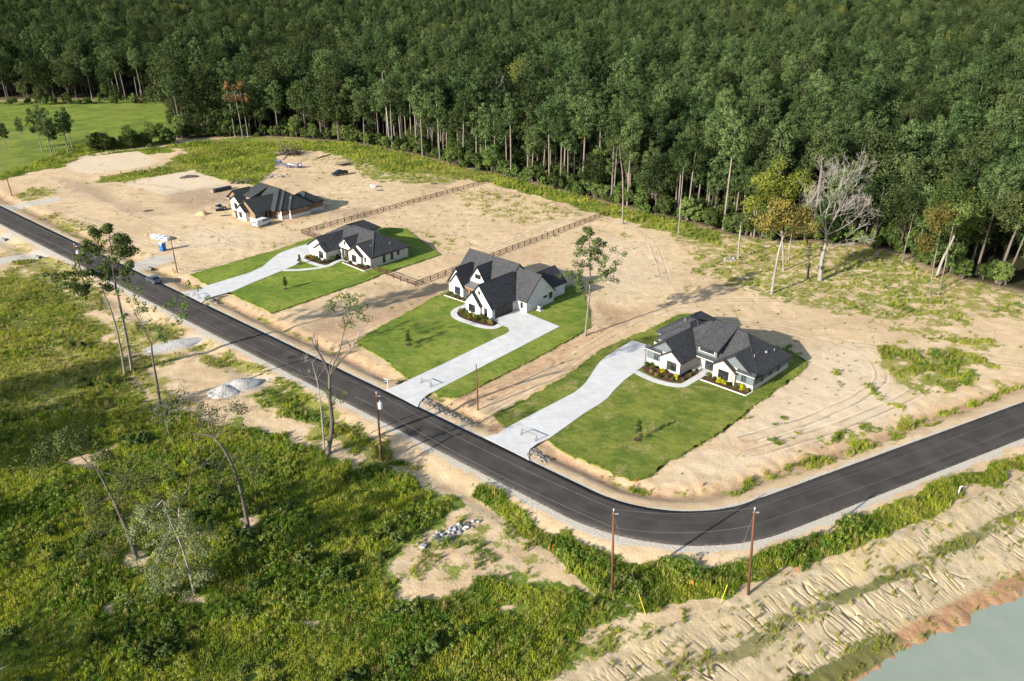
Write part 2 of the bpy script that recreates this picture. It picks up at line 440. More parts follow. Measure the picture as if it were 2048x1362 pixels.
CLAYS = [([(-16.56, 171.43), (-7.85, 185.05), (-1.78, 192.58), (-11.07, 176.33), (-19.11, 162.29)], 2.5, .5), ([(-1.09, 106.40), (-10.35, 115.84), (-13.85, 117.54), (-5.05, 107.89)], 2.5, .8), ([(-20.22, 121.06), (-29.95, 131.67), (-42.41, 145.06), (-30.93, 136.99), (-19.83, 124.76)], 2.0, .8), ([(14.70, 134.82), (27.17, 148.76), (16.17, 130.64), (2.15, 114.18)], 2.0, .7), ([(29.66, 100.75), (36.40, 103.52), (40.78, 102.82), (33.98, 100.08)], 1.5, .5), ([(68.35, 136.99), (74.07, 136.99), (70.49, 122.89), (67.33, 125.71)], 2, .5), ([(-12.02, 115.84), (-2.11, 123.82), (7.16, 134.82), (15.50, 143.86), (20.75, 146.27), (9.74, 130.64), (-1.18, 117.54), (-6.07, 113.36)], 2.5, .95), ([(-44.88, 139.22), (-38.68, 146.27), (-23.88, 156.64), (-16.05, 165.24), (-14.71, 162.29), (-24.92, 148.76), (-32.84, 136.99), (-39.95, 134.82)], 3, .75),
         ([(16.88, 159.42), (24.80, 153.94), (31.55, 156.64), (23.77, 146.27), (16.72, 146.27)], 2.5, .75), ([(-166.33, 257.93), (-162.32, 256.64), (-153.10, 240.82), (-154.01, 235.19), (-164.28, 251.58)], 2, .9), ([(-78.65, 171.43), (-67.85, 166.76), (-70.46, 164.65), (-75.13, 165.24)], 2, .8),
         ([(4.53, 190.65), (7.64, 189.51), (6.92, 186.52), (4.71, 187.26)], 1.2, .9), ([(-78.64, 223.59), (-65.77, 218.64), (-58.40, 223.59), (-58.69, 218.64), (-67.30, 213.88)], 2, .6), ([(23.48, 234.09), (37.01, 223.59), (31.23, 223.59), (23.01, 228.73)], 1.5, .6), ([(-139.08, 234.09), (-128.90, 228.73), (-129.24, 223.59)], 2, .6)]
DAMPS = [([(-23.09, 168.29), (-10.81, 171.43), (-13.41, 159.42), (-32.19, 143.86), (-44.29, 136.99), (-45.48, 141.51), (-34.04, 153.94)], 4, .6), ([(19.04, 159.42), (25.55, 151.83), (19.74, 146.27), (15.93, 148.76)], 3, .5), ([(-110.13, 248.50), (-95.80, 257.93), (-86.97, 245.50), (-92.03, 228.73), (-106.66, 239.67)], 3, .7), ([(-158.69, 271.53), (-140.02, 261.21), (-120.49, 239.67), (-100.32, 223.59), (-115.62, 228.73), (-145.01, 257.93)], 3, .65), ([(-30.18, 257.93), (-20.71, 263.22), (-21.74, 254.72), (-28.04, 252.82)], 1.5, .6), ([(-53.68, 228.73), (-42.75, 234.09), (-37.42, 218.64), (-49.73, 223.59)], 3, .5)]
TRACKS = [[(-4.25, 112.88), (6.76, 125.52), (20.16, 142.91), (28.09, 150.79), (41.63, 158.86), (62.31, 159.42)], [(-38.12, 131.05), (-25.96, 147.51), (-15.31, 162.87), (-7.54, 176.33)], [(-139.57, 238.54), (-137.21, 250.34), (-118.27, 233.00), (-95.60, 211.57), (-79.51, 202.75), (-67.52, 204.89)],
          [(28.73, 150.28), (48.27, 147.51), (64.95, 138.10), (81.28, 132.29), (93.98, 128.63)], [(-77.10, 201.48), (-64.00, 192.58), (-56.59, 204.03), (-37.42, 218.64), (-19.06, 239.67)], [(-92.30, 204.89), (-82.92, 195.73), (-75.89, 199.81), (-84.79, 210.21), (-91.29, 205.76)], [(-140.41, 242.56), (-136.70, 261.21), (-113.33, 256.64), (-91.29, 239.67), (-71.44, 218.64)],
          [(-62.74, 223.59), (-52.87, 239.67), (-44.30, 264.57), (-59.87, 294.51), (-80.38, 302.96)], [(-53.40, 213.88), (-41.00, 242.56), (-28.17, 271.53), (-4.01, 263.22)], [(-11.53, 185.05), (3.48, 204.89), (18.21, 223.59), (29.20, 218.64), (36.31, 200.64), (35.19, 171.43)], [(34.87, 103.52), (49.71, 110.96), (64.37, 122.89), (65.58, 134.82), (56.84, 142.68)], [(35.47, 100.08), (51.79, 107.89), (67.20, 117.54), (78.49, 126.67)],
          [(17.94, 171.43), (28.11, 162.29), (32.62, 156.64), (42.21, 156.64)], [(-88.12, 192.58), (-103.68, 204.89), (-118.22, 218.64), (-131.85, 228.73)], [(-30.93, 136.99), (-22.88, 148.76), (-14.50, 159.42)], [(1.84, 171.43), (16.15, 178.02), (28.70, 192.58), (40.99, 204.89)]]
PALE = [([(-162.28, 288.04), (-162.00, 301.24), (-145.77, 311.87), (-131.11, 296.16), (-130.48, 286.47), (-145.12, 273.68), (-152.62, 276.59)], 1.0, 1.0), ([(-128.11, 260.55), (-119.75, 272.96), (-112.39, 278.82), (-98.45, 265.94), (-92.92, 256.64), (-108.95, 245.50), (-118.28, 252.82)], 1.0, 1.0),
        ([(51.61, 126.67), (58.80, 136.99), (68.35, 136.99), (67.06, 121.06), (61.94, 109.41), (44.42, 104.66), (32.92, 104.94), (40.70, 113.36)], 5, .85), ([(20.90, 204.89), (36.31, 200.64), (36.34, 171.43), (23.37, 159.42), (17.94, 171.43)], 6, .5), ([(-86.77, 213.88), (-67.52, 204.89), (-74.15, 192.58), (-87.09, 196.54)], 5, .6), ([(27.28, 100.08), (44.05, 103.52), (34.25, 95.55), (22.30, 93.10)], 3, .6)]

def ground_masks(x, y):
    w = 3.0 * (fbm(x / 4.0, y / 4.0, 41, 3) - 0.5)
    w2 = 3.0 * (fbm(x / 4.0 + 50, y / 4.0, 44, 3) - 0.5)
    xx, yy = x + w * 1.6, y + w2 * 1.6
    g = np.zeros(x.shape); dry = np.full(x.shape, .35)
    def put(poly, wd, amt, dr):
        nonlocal g, dry
        m = soft(xx, yy, poly, wd) * amt
        dry = np.where(m > g, dr, dry); g = np.maximum(g, m)
    for poly, amt, dr in SPARSE: put(poly, 2.2, amt, dr)
    put(FIELD, 3.0, 1.0, .35); put(VERGE, 0.8, 1.0, .3); put(MEADOW, 3.0, .56, .66); put(EDGE, 1.5, 1.0, .5)
    put(LOTGREEN, 2.5, 1.0, .45); put(FARFIELD, 3, 1.0, .30); put(LEFTEDGE, 2, 1.0, .25)
    dry = dry + 0.5 * (fbm(x / 14.0, y / 14.0, 61, 2) - 0.5)
    dry = dry + .38 * sstep(-35, -60, x) * sstep(100, 122, y + 8 * (fbm(x / 10, y / 10, 66, 2) - .5)) * sstep(195, 185, y)
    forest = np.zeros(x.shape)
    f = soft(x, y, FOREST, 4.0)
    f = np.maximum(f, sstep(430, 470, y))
    d = road_d(x, y); ad = np.abs(d)
    base = .20 * (fbm(x / 12.0, y / 12.0, 77, 3) > .52)            # stray weeds everywhere
    g = np.maximum(g, base * (ad > 6))
    for i_, p in enumerate(SANDPADS): g = g * (1 - (soft(xx, yy, p, 1.0) if i_ > 1 else soft(x, y, p, .8)) * (1 if i_ < 2 else .8))
    gr = np.zeros(x.shape)
    wb = 2.4 * (fbm(x / 2.2, y / 2.2, 131, 3) - .5)
    gr = np.maximum(gr, sstep(4.3, 3.75, ad + wb * .45) * .8)
    gr = np.maximum(gr, sstep(5.2, 4.3, -d + wb * .7) * (d < 0) * .66)
    for p, a in GRAVEL: gr = np.maximum(gr, soft(x, y, p, .7) * a)
    g = g * (1 - np.clip(gr * 1.3, 0, 1))
    cl = np.zeros(x.shape)
    inn = (d > 4.6)
    cl = np.maximum(cl, inn * np.exp(-((d - 7.4 - 1.2 * (fbm(x / 3, y / 3, 29, 3) - .5)) / 1.7) ** 2) * (.55 + .9 * fbm(x / 7, y / 7, 27, 3)))
    for p, wd, a in CLAYS: cl = np.maximum(cl, soft(xx, yy, p, wd) * a)
    g = np.maximum(g, inn * np.exp(-((d - 7.6) / .8) ** 2) * .62 * sstep(.42, .55, fbm(x / 6, y / 6, 90, 3)))
    dp = np.zeros(x.shape)
    for p, wd, a in DAMPS: dp = np.maximum(dp, soft(xx, yy, p, wd) * a)
    tr = np.full(x.shape, 6.0)
    for t in TRACKS:
        t = np.array(t); lo, hi = t.min(0) - 6, t.max(0) + 6
        m = (x > lo[0]) & (x < hi[0]) & (y > lo[1]) & (y < hi[1])
        if m.any(): tr[m] = np.minimum(tr[m], line_d(x[m] + .12 * w[m], y[m] + .12 * w2[m], t))
    pa = np.zeros(x.shape)
    for p_, wd, a_ in PALE: pa = np.maximum(pa, soft(x, y, p_, wd) * a_)
    dp = np.maximum(dp, inn * np.exp(-((d - 7.3) / .6) ** 2) * .5)  # darker strip along the ditch bottom
    return dict(green=np.clip(g, 0, 1), dry=np.clip(dry, 0, 1), clay=cl, gravel=gr, damp=dp, woods=f, track=tr, pale=pa)

FOREST = [(-449.20, 428.14), (-292.86, 428.14), (-268.72, 431.44), (-218.59, 436.48), (-180.02, 431.44), (-161.38, 387.78), (-139.72, 335.31), (-115.07, 341.67), (-95.48, 339.53), (-65.86, 327.14), (-43.36, 310.05), (-26.47, 292.87), (-11.20, 277.33), (2.70, 265.94), (16.86, 249.11), (31.13, 235.19), (44.06, 222.58), (56.56, 208.41), (65.48, 201.48), (78.12, 199.81), (92.20, 195.73), (97.68, 190.65), (100.06, 179.74), (104.18, 171.43), (113.29, 163.76), (130.31, 148.76), (900, 250), (1500, 900), (1500, 2400), (-1600, 2400), (-1600, 700)]

# ---------------------------------------------------------------- ground material
def ground_material():
    n = N('sandy_ground')
    big = n.noise(0.05, 3); mid = n.noise(0.35, 5, 0.6); fine = n.noise(2.6, 6, 0.7); vfine = n.noise(11.0, 4, 0.7)
    mp = n.node('ShaderNodeMapping'); mp.inputs['Rotation'].default_value = (0, 0, R(-44)); mp.inputs['Scale'].default_value = (0.35, 1.6, 1)
    n.link(n.pos(), mp.inputs['Vector'])
    streak = n.noise(0.5, 5, 0.65, mp.outputs[0])
    sand = n.mix(n.ramp(mid, .3, .7), (.50, .355, .198), (.60, .452, .280))
    sand = n.mix(n.ramp(big, .42, .68, 0, .7), sand, (.42, .295, .175))
    sand = n.mix(n.ramp(streak, .5, .72, 0, .55), sand, (.62, .50, .345))
    sand = n.mix(n.ramp(streak, .5, .28, 0, .4), sand, (.40, .29, .185))
    sand = n.mix(n.ramp(fine, .5, .72, 0, .6), sand, (.385, .285, .19))
    sand = n.mix(n.ramp(n.noise(.12, 7, .72, None, .6), .54, .68, 0, .6), sand, (.36, .255, .155))
    sand = n.mix(n.ramp(n.noise(.8, 6, .75, None, .4), .6, .72, 0, .7), sand, (.27, .21, .125))
    speck = n.voro(1.1); sp = n.ramp(speck.outputs['Distance'], .10, .24, 1, 0)
    sp = n.math('MULTIPLY', sp, n.ramp(n.noise(.22, 3), .48, .62))
    sand = n.mix(n.math('MULTIPLY', sp, .6), sand, (.20, .17, .085))
    sand = n.mix(n.math('MULTIPLY', n.attr('pale'), n.ramp(mid, .2, .6, .6, 1)), sand, n.mix(n.ramp(fine, .35, .65), (.60, .49, .345), (.53, .415, .28)))
    rut = n.ramp(n.math('ABSOLUTE', n.math('SUBTRACT', n.attr('track'), .85)), .10, .32, 1, 0)
    rut = n.math('MULTIPLY', rut, n.ramp(n.noise(.25, 4, .6), .35, .6, .15, .8))
    sand = n.mix(rut, sand, (.33, .245, .165))
    lip = n.ramp(n.math('ABSOLUTE', n.math('SUBTRACT', n.attr('track'), 1.25)), .05, .2, .5, 0)
    sand = n.mix(lip, sand, (.68, .57, .42))
    clay = n.mix(n.ramp(n.noise(1.0, 5, .7), .35, .65), (.36, .20, .10), (.50, .33, .20))
    c = n.mix(n.math('MULTIPLY', n.attr('clay'), n.ramp(mid, .25, .6)), sand, clay)
    c = n.mix(n.math('MULTIPLY', n.attr('damp'), n.ramp(fine, .3, .6, .4, 1.0)), c, (.235, .165, .11))
    grav = n.mix(n.ramp(n.noise(4.0, 5, .75), .35, .65), (.37, .325, .26), (.54, .485, .40))
    c = n.mix(n.ramp(n.math('ADD', n.attr('gravel'), n.math('MULTIPLY', n.math('SUBTRACT', fine, .5), .9)), .35, .6), c, grav)
    # plant cover
    dry = n.attr('dry')
    hue = n.noise(.12, 4, .6)
    gcol = n.mix(n.ramp(hue, .35, .65), (.10, .15, .022), (.19, .225, .034))
    gcol = n.mix(n.ramp(dry, .25, .9), gcol, (.29, .25, .075))
    gcol = n.mix(n.ramp(fine, .4, .75, 0, .6), gcol, (.060, .090, .018))
    gcol = n.mix(n.ramp(vfine, .5, .8, 0, .5), gcol, (.17, .19, .05))
    cover = n.math('ADD', n.attr('green'), n.math('MULTIPLY', n.math('SUBTRACT', n.noise(.33, 8, .74), .5), 2.4))
    cover = n.math('MULTIPLY', n.ramp(cover, .42, .62), n.ramp(n.attr('green'), .03, .12))
    c = n.mix(cover, c, gcol)
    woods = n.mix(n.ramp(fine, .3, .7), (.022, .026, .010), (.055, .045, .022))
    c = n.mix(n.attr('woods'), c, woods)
    h = n.math('ADD', n.math('MULTIPLY', fine, .5), n.math('MULTIPLY', vfine, .25))
    n.princ(c, .95, .08, normal=n.bump(h, .9, .25))
    return n.m

def axis(lo, hi, step, grow, core):
    out = [core[0]]
    t = core[0]
    while t < core[1]: t += step; out.append(t)
    s = step
    while out[-1] < hi: s *= grow; out.append(out[-1] + s)
    s = step; pre = []
    t = core[0]
    while t > lo: s *= grow; t -= s; pre.append(t)
    return np.array(pre[::-1] + out)

def grid_mesh(name, X, Y, Z, attrs=None, smooth=True):
    ny, nx = X.shape
    idx = np.arange(nx * ny).reshape(ny, nx)
    F = np.stack([idx[:-1, :-1], idx[:-1, 1:], idx[1:, 1:], idx[1:, :-1]], -1).reshape(-1, 4)
    return np_mesh(name, np.stack([X, Y, Z], -1).reshape(-1, 3), F, smooth, {k: a.ravel() for k, a in (attrs or {}).items()})

M_GROUND = ground_material()
xs = axis(-2600, 2600, .42, 1.012, (-58., 62.))
ys = [-120., -60, 0, 25, 38]
while ys[-1] < 430: ys.append(ys[-1] * 1.0046 + .06)
while ys[-1] < 2600: ys.append(ys[-1] * 1.035)
ys = np.array(ys)
GX, GY = np.meshgrid(xs, ys)
GZ = terrain(GX, GY)
_s, _q = bank_sq(GX, GY)
GZ = GZ - 0.9 * (_q > 9.9) * (_s > -90) * (_s < 60) * (_q < 34)
ground = new_obj('ground', grid_mesh('ground', GX, GY, GZ, ground_masks(GX, GY)), None, M_GROUND)
tag(ground, 'pale sandy ground with weeds, clay ditches and bare lots', None, None, 'structure')

# ---------------------------------------------------------------- eroded bank down to the pond
def make_bank():
    s = np.concatenate([np.arange(-90, -64, .5), np.arange(-64, 32, .095), np.arange(32, 60, .5)]); q = np.concatenate([np.arange(9.3, 21, .13), np.arange(21, 27, .3)])
    S, Q = np.meshgrid(s, q)
    X = LEG2[0] + D2[0] * S - N2[0] * Q; Y = LEG2[1] + D2[1] * S - N2[1] * Q
    Z = terrain(X, Y)
    edge = 1.5 * (fbm(S / 7, Q * 0 + 3, 15, 3) - .5)
    warp = .5 * (fbm(S / 3.0, Q / 3.0, 71, 3) - .5) + .22 * (Q - 12) * (vnoise(S / 5, Q * 0, 4) - .5)
    sk = S - .35 * Q
    r = np.abs(vnoise((sk + warp) * 2.7, Q * .30, 33) * 2 - 1); r2 = np.abs(vnoise((sk + warp * 1.8) * .8, Q * .16, 36) * 2 - 1)
    rill = (1 - sstep(0, .16, r)) * .11 + (1 - sstep(0, .06, r2)) * .34 + .05 * fbm(S * 2.2, Q * .7, 38, 2)
    b1 = sstep(10.6, 11.3, Q + edge) * sstep(13.9, 12.8, Q + edge)
    b2 = sstep(14.3, 15.3, Q + edge * 1.2) * sstep(19.6, 18.6, Q - edge)
    patch = sstep(.34, .52, fbm(S / 8, Q / 4, 82, 2))
    amt = .5 + .9 * fbm(S / 4 + 9, Q / 3, 88, 2)
    Z = Z - rill * amt * np.clip(b1 * .75 * sstep(.25, .45, fbm(S / 9 + 4, Q * 0, 86, 2)) + b2 * patch, 0, 1) + .07 * (fbm(S * .9, Q * .9, 14, 3) - .5)
    shore = 1.6 * (fbm(S / 5, Q * 0 + 1, 55, 3) - .5) + .5 * (vnoise(S * 1.1, Q * 0, 58) - .5)
    Z = np.where(Q > 19.5, Z + .28 * shore * sstep(19.5, 21.5, Q), Z)
    terr = sstep(12.6, 13.6, Q + edge) * sstep(15.6, 14.6, Q + edge * 1.2)
    beach = sstep(19.0, 19.9, Q - edge * .7)
    g = np.clip(terr * (.05 + 1.15 * fbm(S / 1.6, Q / .9, 99, 3)) + .42 * (fbm(S / 5, Q / 2.2, 93, 3) > .5) + .75 * soft(S, Q, [(-62, 20.5), (-24, 18.2), (-23, 20), (-28, 21.8), (-62, 26)], 1.2) + beach * .42 * (fbm(S / 4, Q / 1.5, 95, 2) > .5), 0, 1)
    g = g * (1 - .8 * (b1 + b2 * patch)) * sstep(22.4, 21.2, Q)
    att = dict(green=g, dry=np.clip(.5 + .6 * (fbm(S / 6, Q / 3, 97, 2) - .5), 0, 1), clay=beach * .95, gravel=Z * 0, damp=np.clip(rill * 1.0 * (b1 + b2) + .35 * terr, 0, .6), pale=np.clip(b1 + b2, 0, 1))  # ground tone darker inside the rills and on the terrace
    return new_obj('embankment', grid_mesh('embankment', X, Y, Z, att), None, bank_material())

def bank_material():
    n = N('eroded_sand')
    mid = n.noise(.5, 5, .6); fine = n.noise(3.0, 6, .7); vfine = n.noise(12, 4, .7)
    c = n.mix(n.ramp(mid, .35, .65), (.37, .29, .172), (.45, .36, .235))
    c = n.mix(n.ramp(n.noise(.16, 3), .5, .64, 0, .6), c, (.54, .40, .20))
    c = n.mix(n.ramp(fine, .5, .75, 0, .5), c, (.38, .30, .19))
    c = n.mix(n.math('MULTIPLY', n.attr('clay'), n.ramp(mid, .2, .5)), c, n.mix(n.ramp(fine, .35, .65), (.29, .155, .078), (.39, .225, .12)))
    c = n.mix(n.math('MULTIPLY', n.attr('damp'), .9), c, (.30, .235, .15))
    gcol = n.mix(n.ramp(n.attr('dry'), .3, .8), (.075, .10, .02), (.20, .175, .07))
    gcol = n.mix(n.ramp(vfine, .4, .75, 0, .7), gcol, (.045, .055, .015))
    cov = n.math('ADD', n.attr('green'), n.math('MULTIPLY', n.math('SUBTRACT', n.noise(1.3, 6, .78), .5), 1.6))
    cov = n.math('MULTIPLY', n.ramp(cov, .42, .68, 0, .85), n.ramp(n.attr('green'), .03, .15))
    c = n.mix(cov, c, gcol)
    n.princ(c, .95, .08, normal=n.bump(n.math('ADD', fine, n.math('MULTIPLY', vfine, .4)), .7, .12))
    return n.m

bank = make_bank()
tag(bank, 'eroded pale sand bank with rills above the pond', None, None, 'structure')

def water_material():
    n = N('pond_water')
    c = n.mix(n.ramp(n.noise(.25, 4), .35, .7), (.225, .255, .195), (.25, .278, .215))
    n.princ(c, .12, .5, normal=n.bump(n.noise(2.2, 3, .5), .12, .05))
    return n.m
wp = []
for s_, q_ in ((-120, 19.5), (75, 19.5), (75, 90), (-120, 90)):
    wp.append((LEG2[0] + D2[0] * s_ - N2[0] * q_, LEG2[1] + D2[1] * s_ - N2[1] * q_, WATER_Z))
water = MB().raw(wp, [(3, 2, 1, 0)]).build('pond_water', water_material())
tag(water, 'still grey green pond water below the eroded bank', None, None, 'structure')
if water.data.polygons[0].normal.z < 0: water.data.flip_normals()

# ---------------------------------------------------------------- asphalt road
def road_center():
    pts = []
    for t in np.arange(-420, 0, 4.0): pts.append((TA + D1 * t, N1))
    a0 = math.atan2(*(TA - ARC)[::-1])
    for k in range(0, 31):
        a = a0 + R(68.1) * k / 30
        p = ARC + RAD * np.array([math.cos(a), math.sin(a)]); pts.append((p, (ARC - p) / RAD))
    for t in np.arange(4, 400, 4.0): pts.append((TB + D2 * t, N2))
    return pts

def asphalt():
    n = N('asphalt')
    f = n.noise(.25, 4); g = n.noise(9, 5, .8); d = n.attr('across')
    lane = n.math('ABSOLUTE', d); lane = n.math('ABSOLUTE', n.math('SUBTRACT', lane, 1.75))
    wheel = n.math('ABSOLUTE', n.math('SUBTRACT', lane, .75))
    w = n.ramp(wheel, .1, .45, 1, 0)
    c = n.mix(n.ramp(f, .35, .65), (.047, .041, .036), (.066, .058, .051))
    c = n.mix(n.math('MULTIPLY', w, n.ramp(n.noise(.1, 3), .4, .6, .05, .45)), c, (.075, .069, .063))
    c = n.mix(n.ramp(g, .55, .8, 0, .5), c, (.095, .092, .09))
    mp = n.node('ShaderNodeMapping'); mp.inputs['Scale'].default_value = (1, 1, 1); n.link(n.pos(), mp.inputs['Vector'])
    dust = n.math('MULTIPLY', n.ramp(n.noise(.06, 5, .6), .56, .7, 0, .5), n.ramp(n.noise(1.5, 5, .8), .4, .7))
    c = n.mix(dust, c, (.16, .15, .135))
    edge = n.ramp(n.math('ABSOLUTE', d), 3.0, 3.45, 0, .35)
    c = n.mix(n.math('MULTIPLY', edge, n.ramp(n.noise(2, 4), .45, .65)), c, (.22, .2, .175))
    n.princ(c, .95, .08, normal=n.bump(g, .35, .02))
    return n.m

def make_road():
    pts = road_center(); prof = [(-HALF - .02, -.05), (-HALF, .045), (-2.6, .06), (-1.2, .085), (0, .095), (1.2, .085), (2.6, .06), (HALF, .045), (HALF + .02, -.05)]
    V = []; D = []
    for p, nn in pts:
        j = .06 * (vnoise(p[0] * .9, p[1] * .9, 2) - .5)
        for o, z in prof:
            oo = o + (j if abs(o) > 3 else 0); V.append((p[0] + nn[0] * oo, p[1] + nn[1] * oo, z)); D.append(o)
    k = len(prof); F = []
    for i in range(len(pts) - 1):
        for m in range(k - 1): F.append((i * k + m, (i + 1) * k + m, (i + 1) * k + m + 1, i * k + m + 1))
    me = np_mesh('road', V, F, False, {'across': D})
    if me.polygons[3].normal.z < 0: me.flip_normals()
    return new_obj('road', me, None, asphalt())
road = make_road()
tag(road, 'dark new asphalt road bending round the corner lot', None, None, 'structure')

# ---------------------------------------------------------------- flat sheets: lawns, beds, drives, walks
def densify(poly, step=.6, jit=0.0, seed=0):
    out = []
    n = len(poly)
    for i in range(n):
        a = np.array(poly[i][:2], float); b = np.array(poly[(i + 1) % n][:2], float)
        k = max(1, int(np.hypot(*(b - a)) / step))
        for j in range(k):
            p = a + (b - a) * j / k
            if jit: p = p + jit * (np.array([vnoise(p[0] * 1.3, p[1] * 1.3, seed), vnoise(p[0] * 1.3 + 40, p[1] * 1.3, seed)]) - .5) * 2
            out.append(tuple(p))
    return out

def area(poly): return sum(poly[i][0] * poly[(i + 1) % len(poly)][1] - poly[(i + 1) % len(poly)][0] * poly[i][1] for i in range(len(poly))) / 2

def sheet_mesh(name, poly, z0, z1):
    if area(poly) < 0: poly = poly[::-1]
    bm = bmesh.new()
    vs = [bm.verts.new((p[0], p[1], z1)) for p in poly]
    f = bm.faces.new(vs)
    vb = [bm.verts.new((p[0], p[1], z0)) for p in poly]
    n = len(poly)
    for i in range(n): bm.faces.new((vb[i], vb[(i + 1) % n], vs[(i + 1) % n], vs[i]))
    bmesh.ops.triangulate(bm, faces=[f])
    bmesh.ops.recalc_face_normals(bm, faces=bm.faces)
    me = bpy.data.meshes.new(name); bm.to_mesh(me); bm.free()
    return me

def sheet(name, poly, z0, z1, mat, parent=None, jit=0.0, step=.6, seed=0):
    return new_obj(name, sheet_mesh(name, densify(poly, step, jit, seed) if jit else poly, z0, z1), parent, mat)

def lawn_material(name, a, b, wear):
    n = N(name)
    mp = n.node('ShaderNodeMapping'); mp.inputs['Rotation'].default_value = (0, 0, R(41)); mp.inputs['Scale'].default_value = (.8, 1.9, 1)
    n.link(n.pos(), mp.inputs['Vector'])
    big = n.noise(.10, 4, .65); mid = n.noise(.55, 6, .75); st = n.noise(.6, 6, .75, mp.outputs[0]); fine = n.noise(4, 5, .8)
    c = n.mix(n.ramp(big, .35, .65), a, b)
    c = n.mix(n.ramp(st, .45, .66, 0, .6), c, (.23, .245, .048))
    c = n.mix(n.ramp(mid, .48, .64, 0, .7), c, (.075, .115, .021))
    c = n.mix(n.ramp(fine, .5, .75, 0, .6), c, (.07, .105, .02))
    mr = n.node('ShaderNodeMapping'); mr.inputs['Rotation'].default_value = (0, 0, R(41)); n.link(n.pos(), mr.inputs['Vector'])
    bk = n.node('ShaderNodeTexBrick'); n.link(mr.outputs[0], bk.inputs['Vector']); bk.inputs['Scale'].default_value = 1; bk.inputs['Brick Width'].default_value = 2.6; bk.inputs['Row Height'].default_value = .62; bk.inputs['Mortar Size'].default_value = .03
    bk.inputs['Color1'].default_value = (.86, .88, .8, 1); bk.inputs['Color2'].default_value = (1.14, 1.1, 1.1, 1); bk.inputs['Mortar'].default_value = (.82, .82, .8, 1)
    c = n.mix(.8, c, n.mix(1.0, c, bk.outputs[0], 'MULTIPLY'))
    w = n.math('MULTIPLY', n.ramp(n.noise(.22, 5, .7), .53, .63, 0, wear), n.ramp(n.noise(2, 4, .7), .35, .6))
    c = n.mix(w, c, (.33, .255, .11))
    n.princ(c, .95, .05, normal=n.bump(fine, 1.0, .12))
    return n.m


M_LAWN1 = lawn_material('lawn_corner', (.085, .125, .022), (.19, .205, .040), .75)
M_LAWN2 = lawn_material('lawn_middle', (.10, .16, .024), (.195, .23, .040), .35)
M_LAWN3 = lawn_material('lawn_far', (.10, .165, .024), (.185, .235, .038), .25)

def concrete():
    n = N('concrete')
    f = n.noise(.5, 5, .6, n.pos()); g = n.noise(6, 5, .8)
    c = n.mix(n.ramp(f, .3, .7), (.47, .46, .44), (.555, .545, .525))
    c = n.mix(n.ramp(n.noise(.9, 5, .7), .58, .75, 0, .4), c, (.37, .355, .33))
    c = n.mix(n.ramp(g, .5, .8, 0, .25), c, (.36, .345, .32))
    c = n.mix(n.ramp(n.rand(), 0, 1, 0, .22), c, (.39, .38, .36))
    mp = n.node('ShaderNodeMapping'); mp.inputs['Rotation'].default_value = (0, 0, R(-48)); mp.inputs['Scale'].default_value = (.12, 1.2, 1); n.link(n.pos(), mp.inputs['Vector'])
    c = n.mix(n.ramp(n.noise(1.0, 5, .65, mp.outputs[0]), .54, .7, 0, .4), c, (.35, .325, .29))
    n.princ(c, .9, .2, normal=n.bump(g, .25, .01))
    return n.m
M_CONC = concrete()
M_JOINT = plain('joint_base', (.22, .20, .17), .95)  # darker base seen in the joints between slabs

def mulch():
    n = N('mulch')
    v = n.voro(9); f = n.noise(3, 5, .7)
    c = n.mix(n.ramp(v.outputs['Distance'], .1, .7), (.035, .020, .013), (.105, .055, .035))
    c = n.mix(n.ramp(f, .6, .75, 0, .6), c, (.17, .11, .075))
    n.princ(c, .95, .1, normal=n.bump(v.outputs['Distance'], .9, .06))
    return n.m
M_MULCH = mulch()
M_EDGING = plain('edging_stone', (.62, .585, .52), .9, .2, 0, .2, 5)

def clip_half(poly, nx, ny, c):
    """keep the side nx*x+ny*y <= c"""
    out = []
    for i in range(len(poly)):
        a = poly[i]; b = poly[(i + 1) % len(poly)]
        da = nx * a[0] + ny * a[1] - c; db = nx * b[0] + ny * b[1] - c
        if da <= 0: out.append(a)
        if (da < 0 < db) or (db < 0 < da):
            t = da / (da - db); out.append((a[0] + (b[0] - a[0]) * t, a[1] + (b[1] - a[1]) * t))
    return out

def slabs(parent, poly, ang, cuts, z0, z1, gap=.06, cross=()):
    nx, ny = math.cos(R(ang)), math.sin(R(ang)); mx, my = -ny, nx
    lo = [-1e6] + list(cuts); hi = list(cuts) + [1e6]
    for a, b in zip(lo, hi):
        p = clip_half(poly, nx, ny, b - gap / 2)
        p = clip_half(p, -nx, -ny, -(a + gap / 2))
        if len(p) < 3 or abs(area(p)) < .3: continue
        bands = [(-1e6, 1e6)]
        for (ra, rb, t) in cross:
            mid = sum(nx * q[0] + ny * q[1] for q in p) / len(p)
            if ra < mid < rb: bands = [(-1e6, t), (t, 1e6)]
        for t0, t1 in bands:
            q = clip_half(clip_half(p, mx, my, t1 - gap / 2), -mx, -my, -(t0 + gap / 2))
            if len(q) >= 3 and abs(area(q)) > .3: sheet('slab', q, z0, z1, M_CONC, parent)

def driveway(label, poly, ang, step, cross=(), first=None):
    base = sheet('driveway', poly, -.12, .075, M_JOINT)
    tag(base, label, None, None, 'structure')
    nx, ny = math.cos(R(ang)), math.sin(R(ang))
    pr = [nx * p[0] + ny * p[1] for p in poly]
    cuts = list(np.arange(min(pr) + (first or step), max(pr) - 1.0, step))
    slabs(base, poly, ang, cuts, .06, .105, cross=cross)
    return base

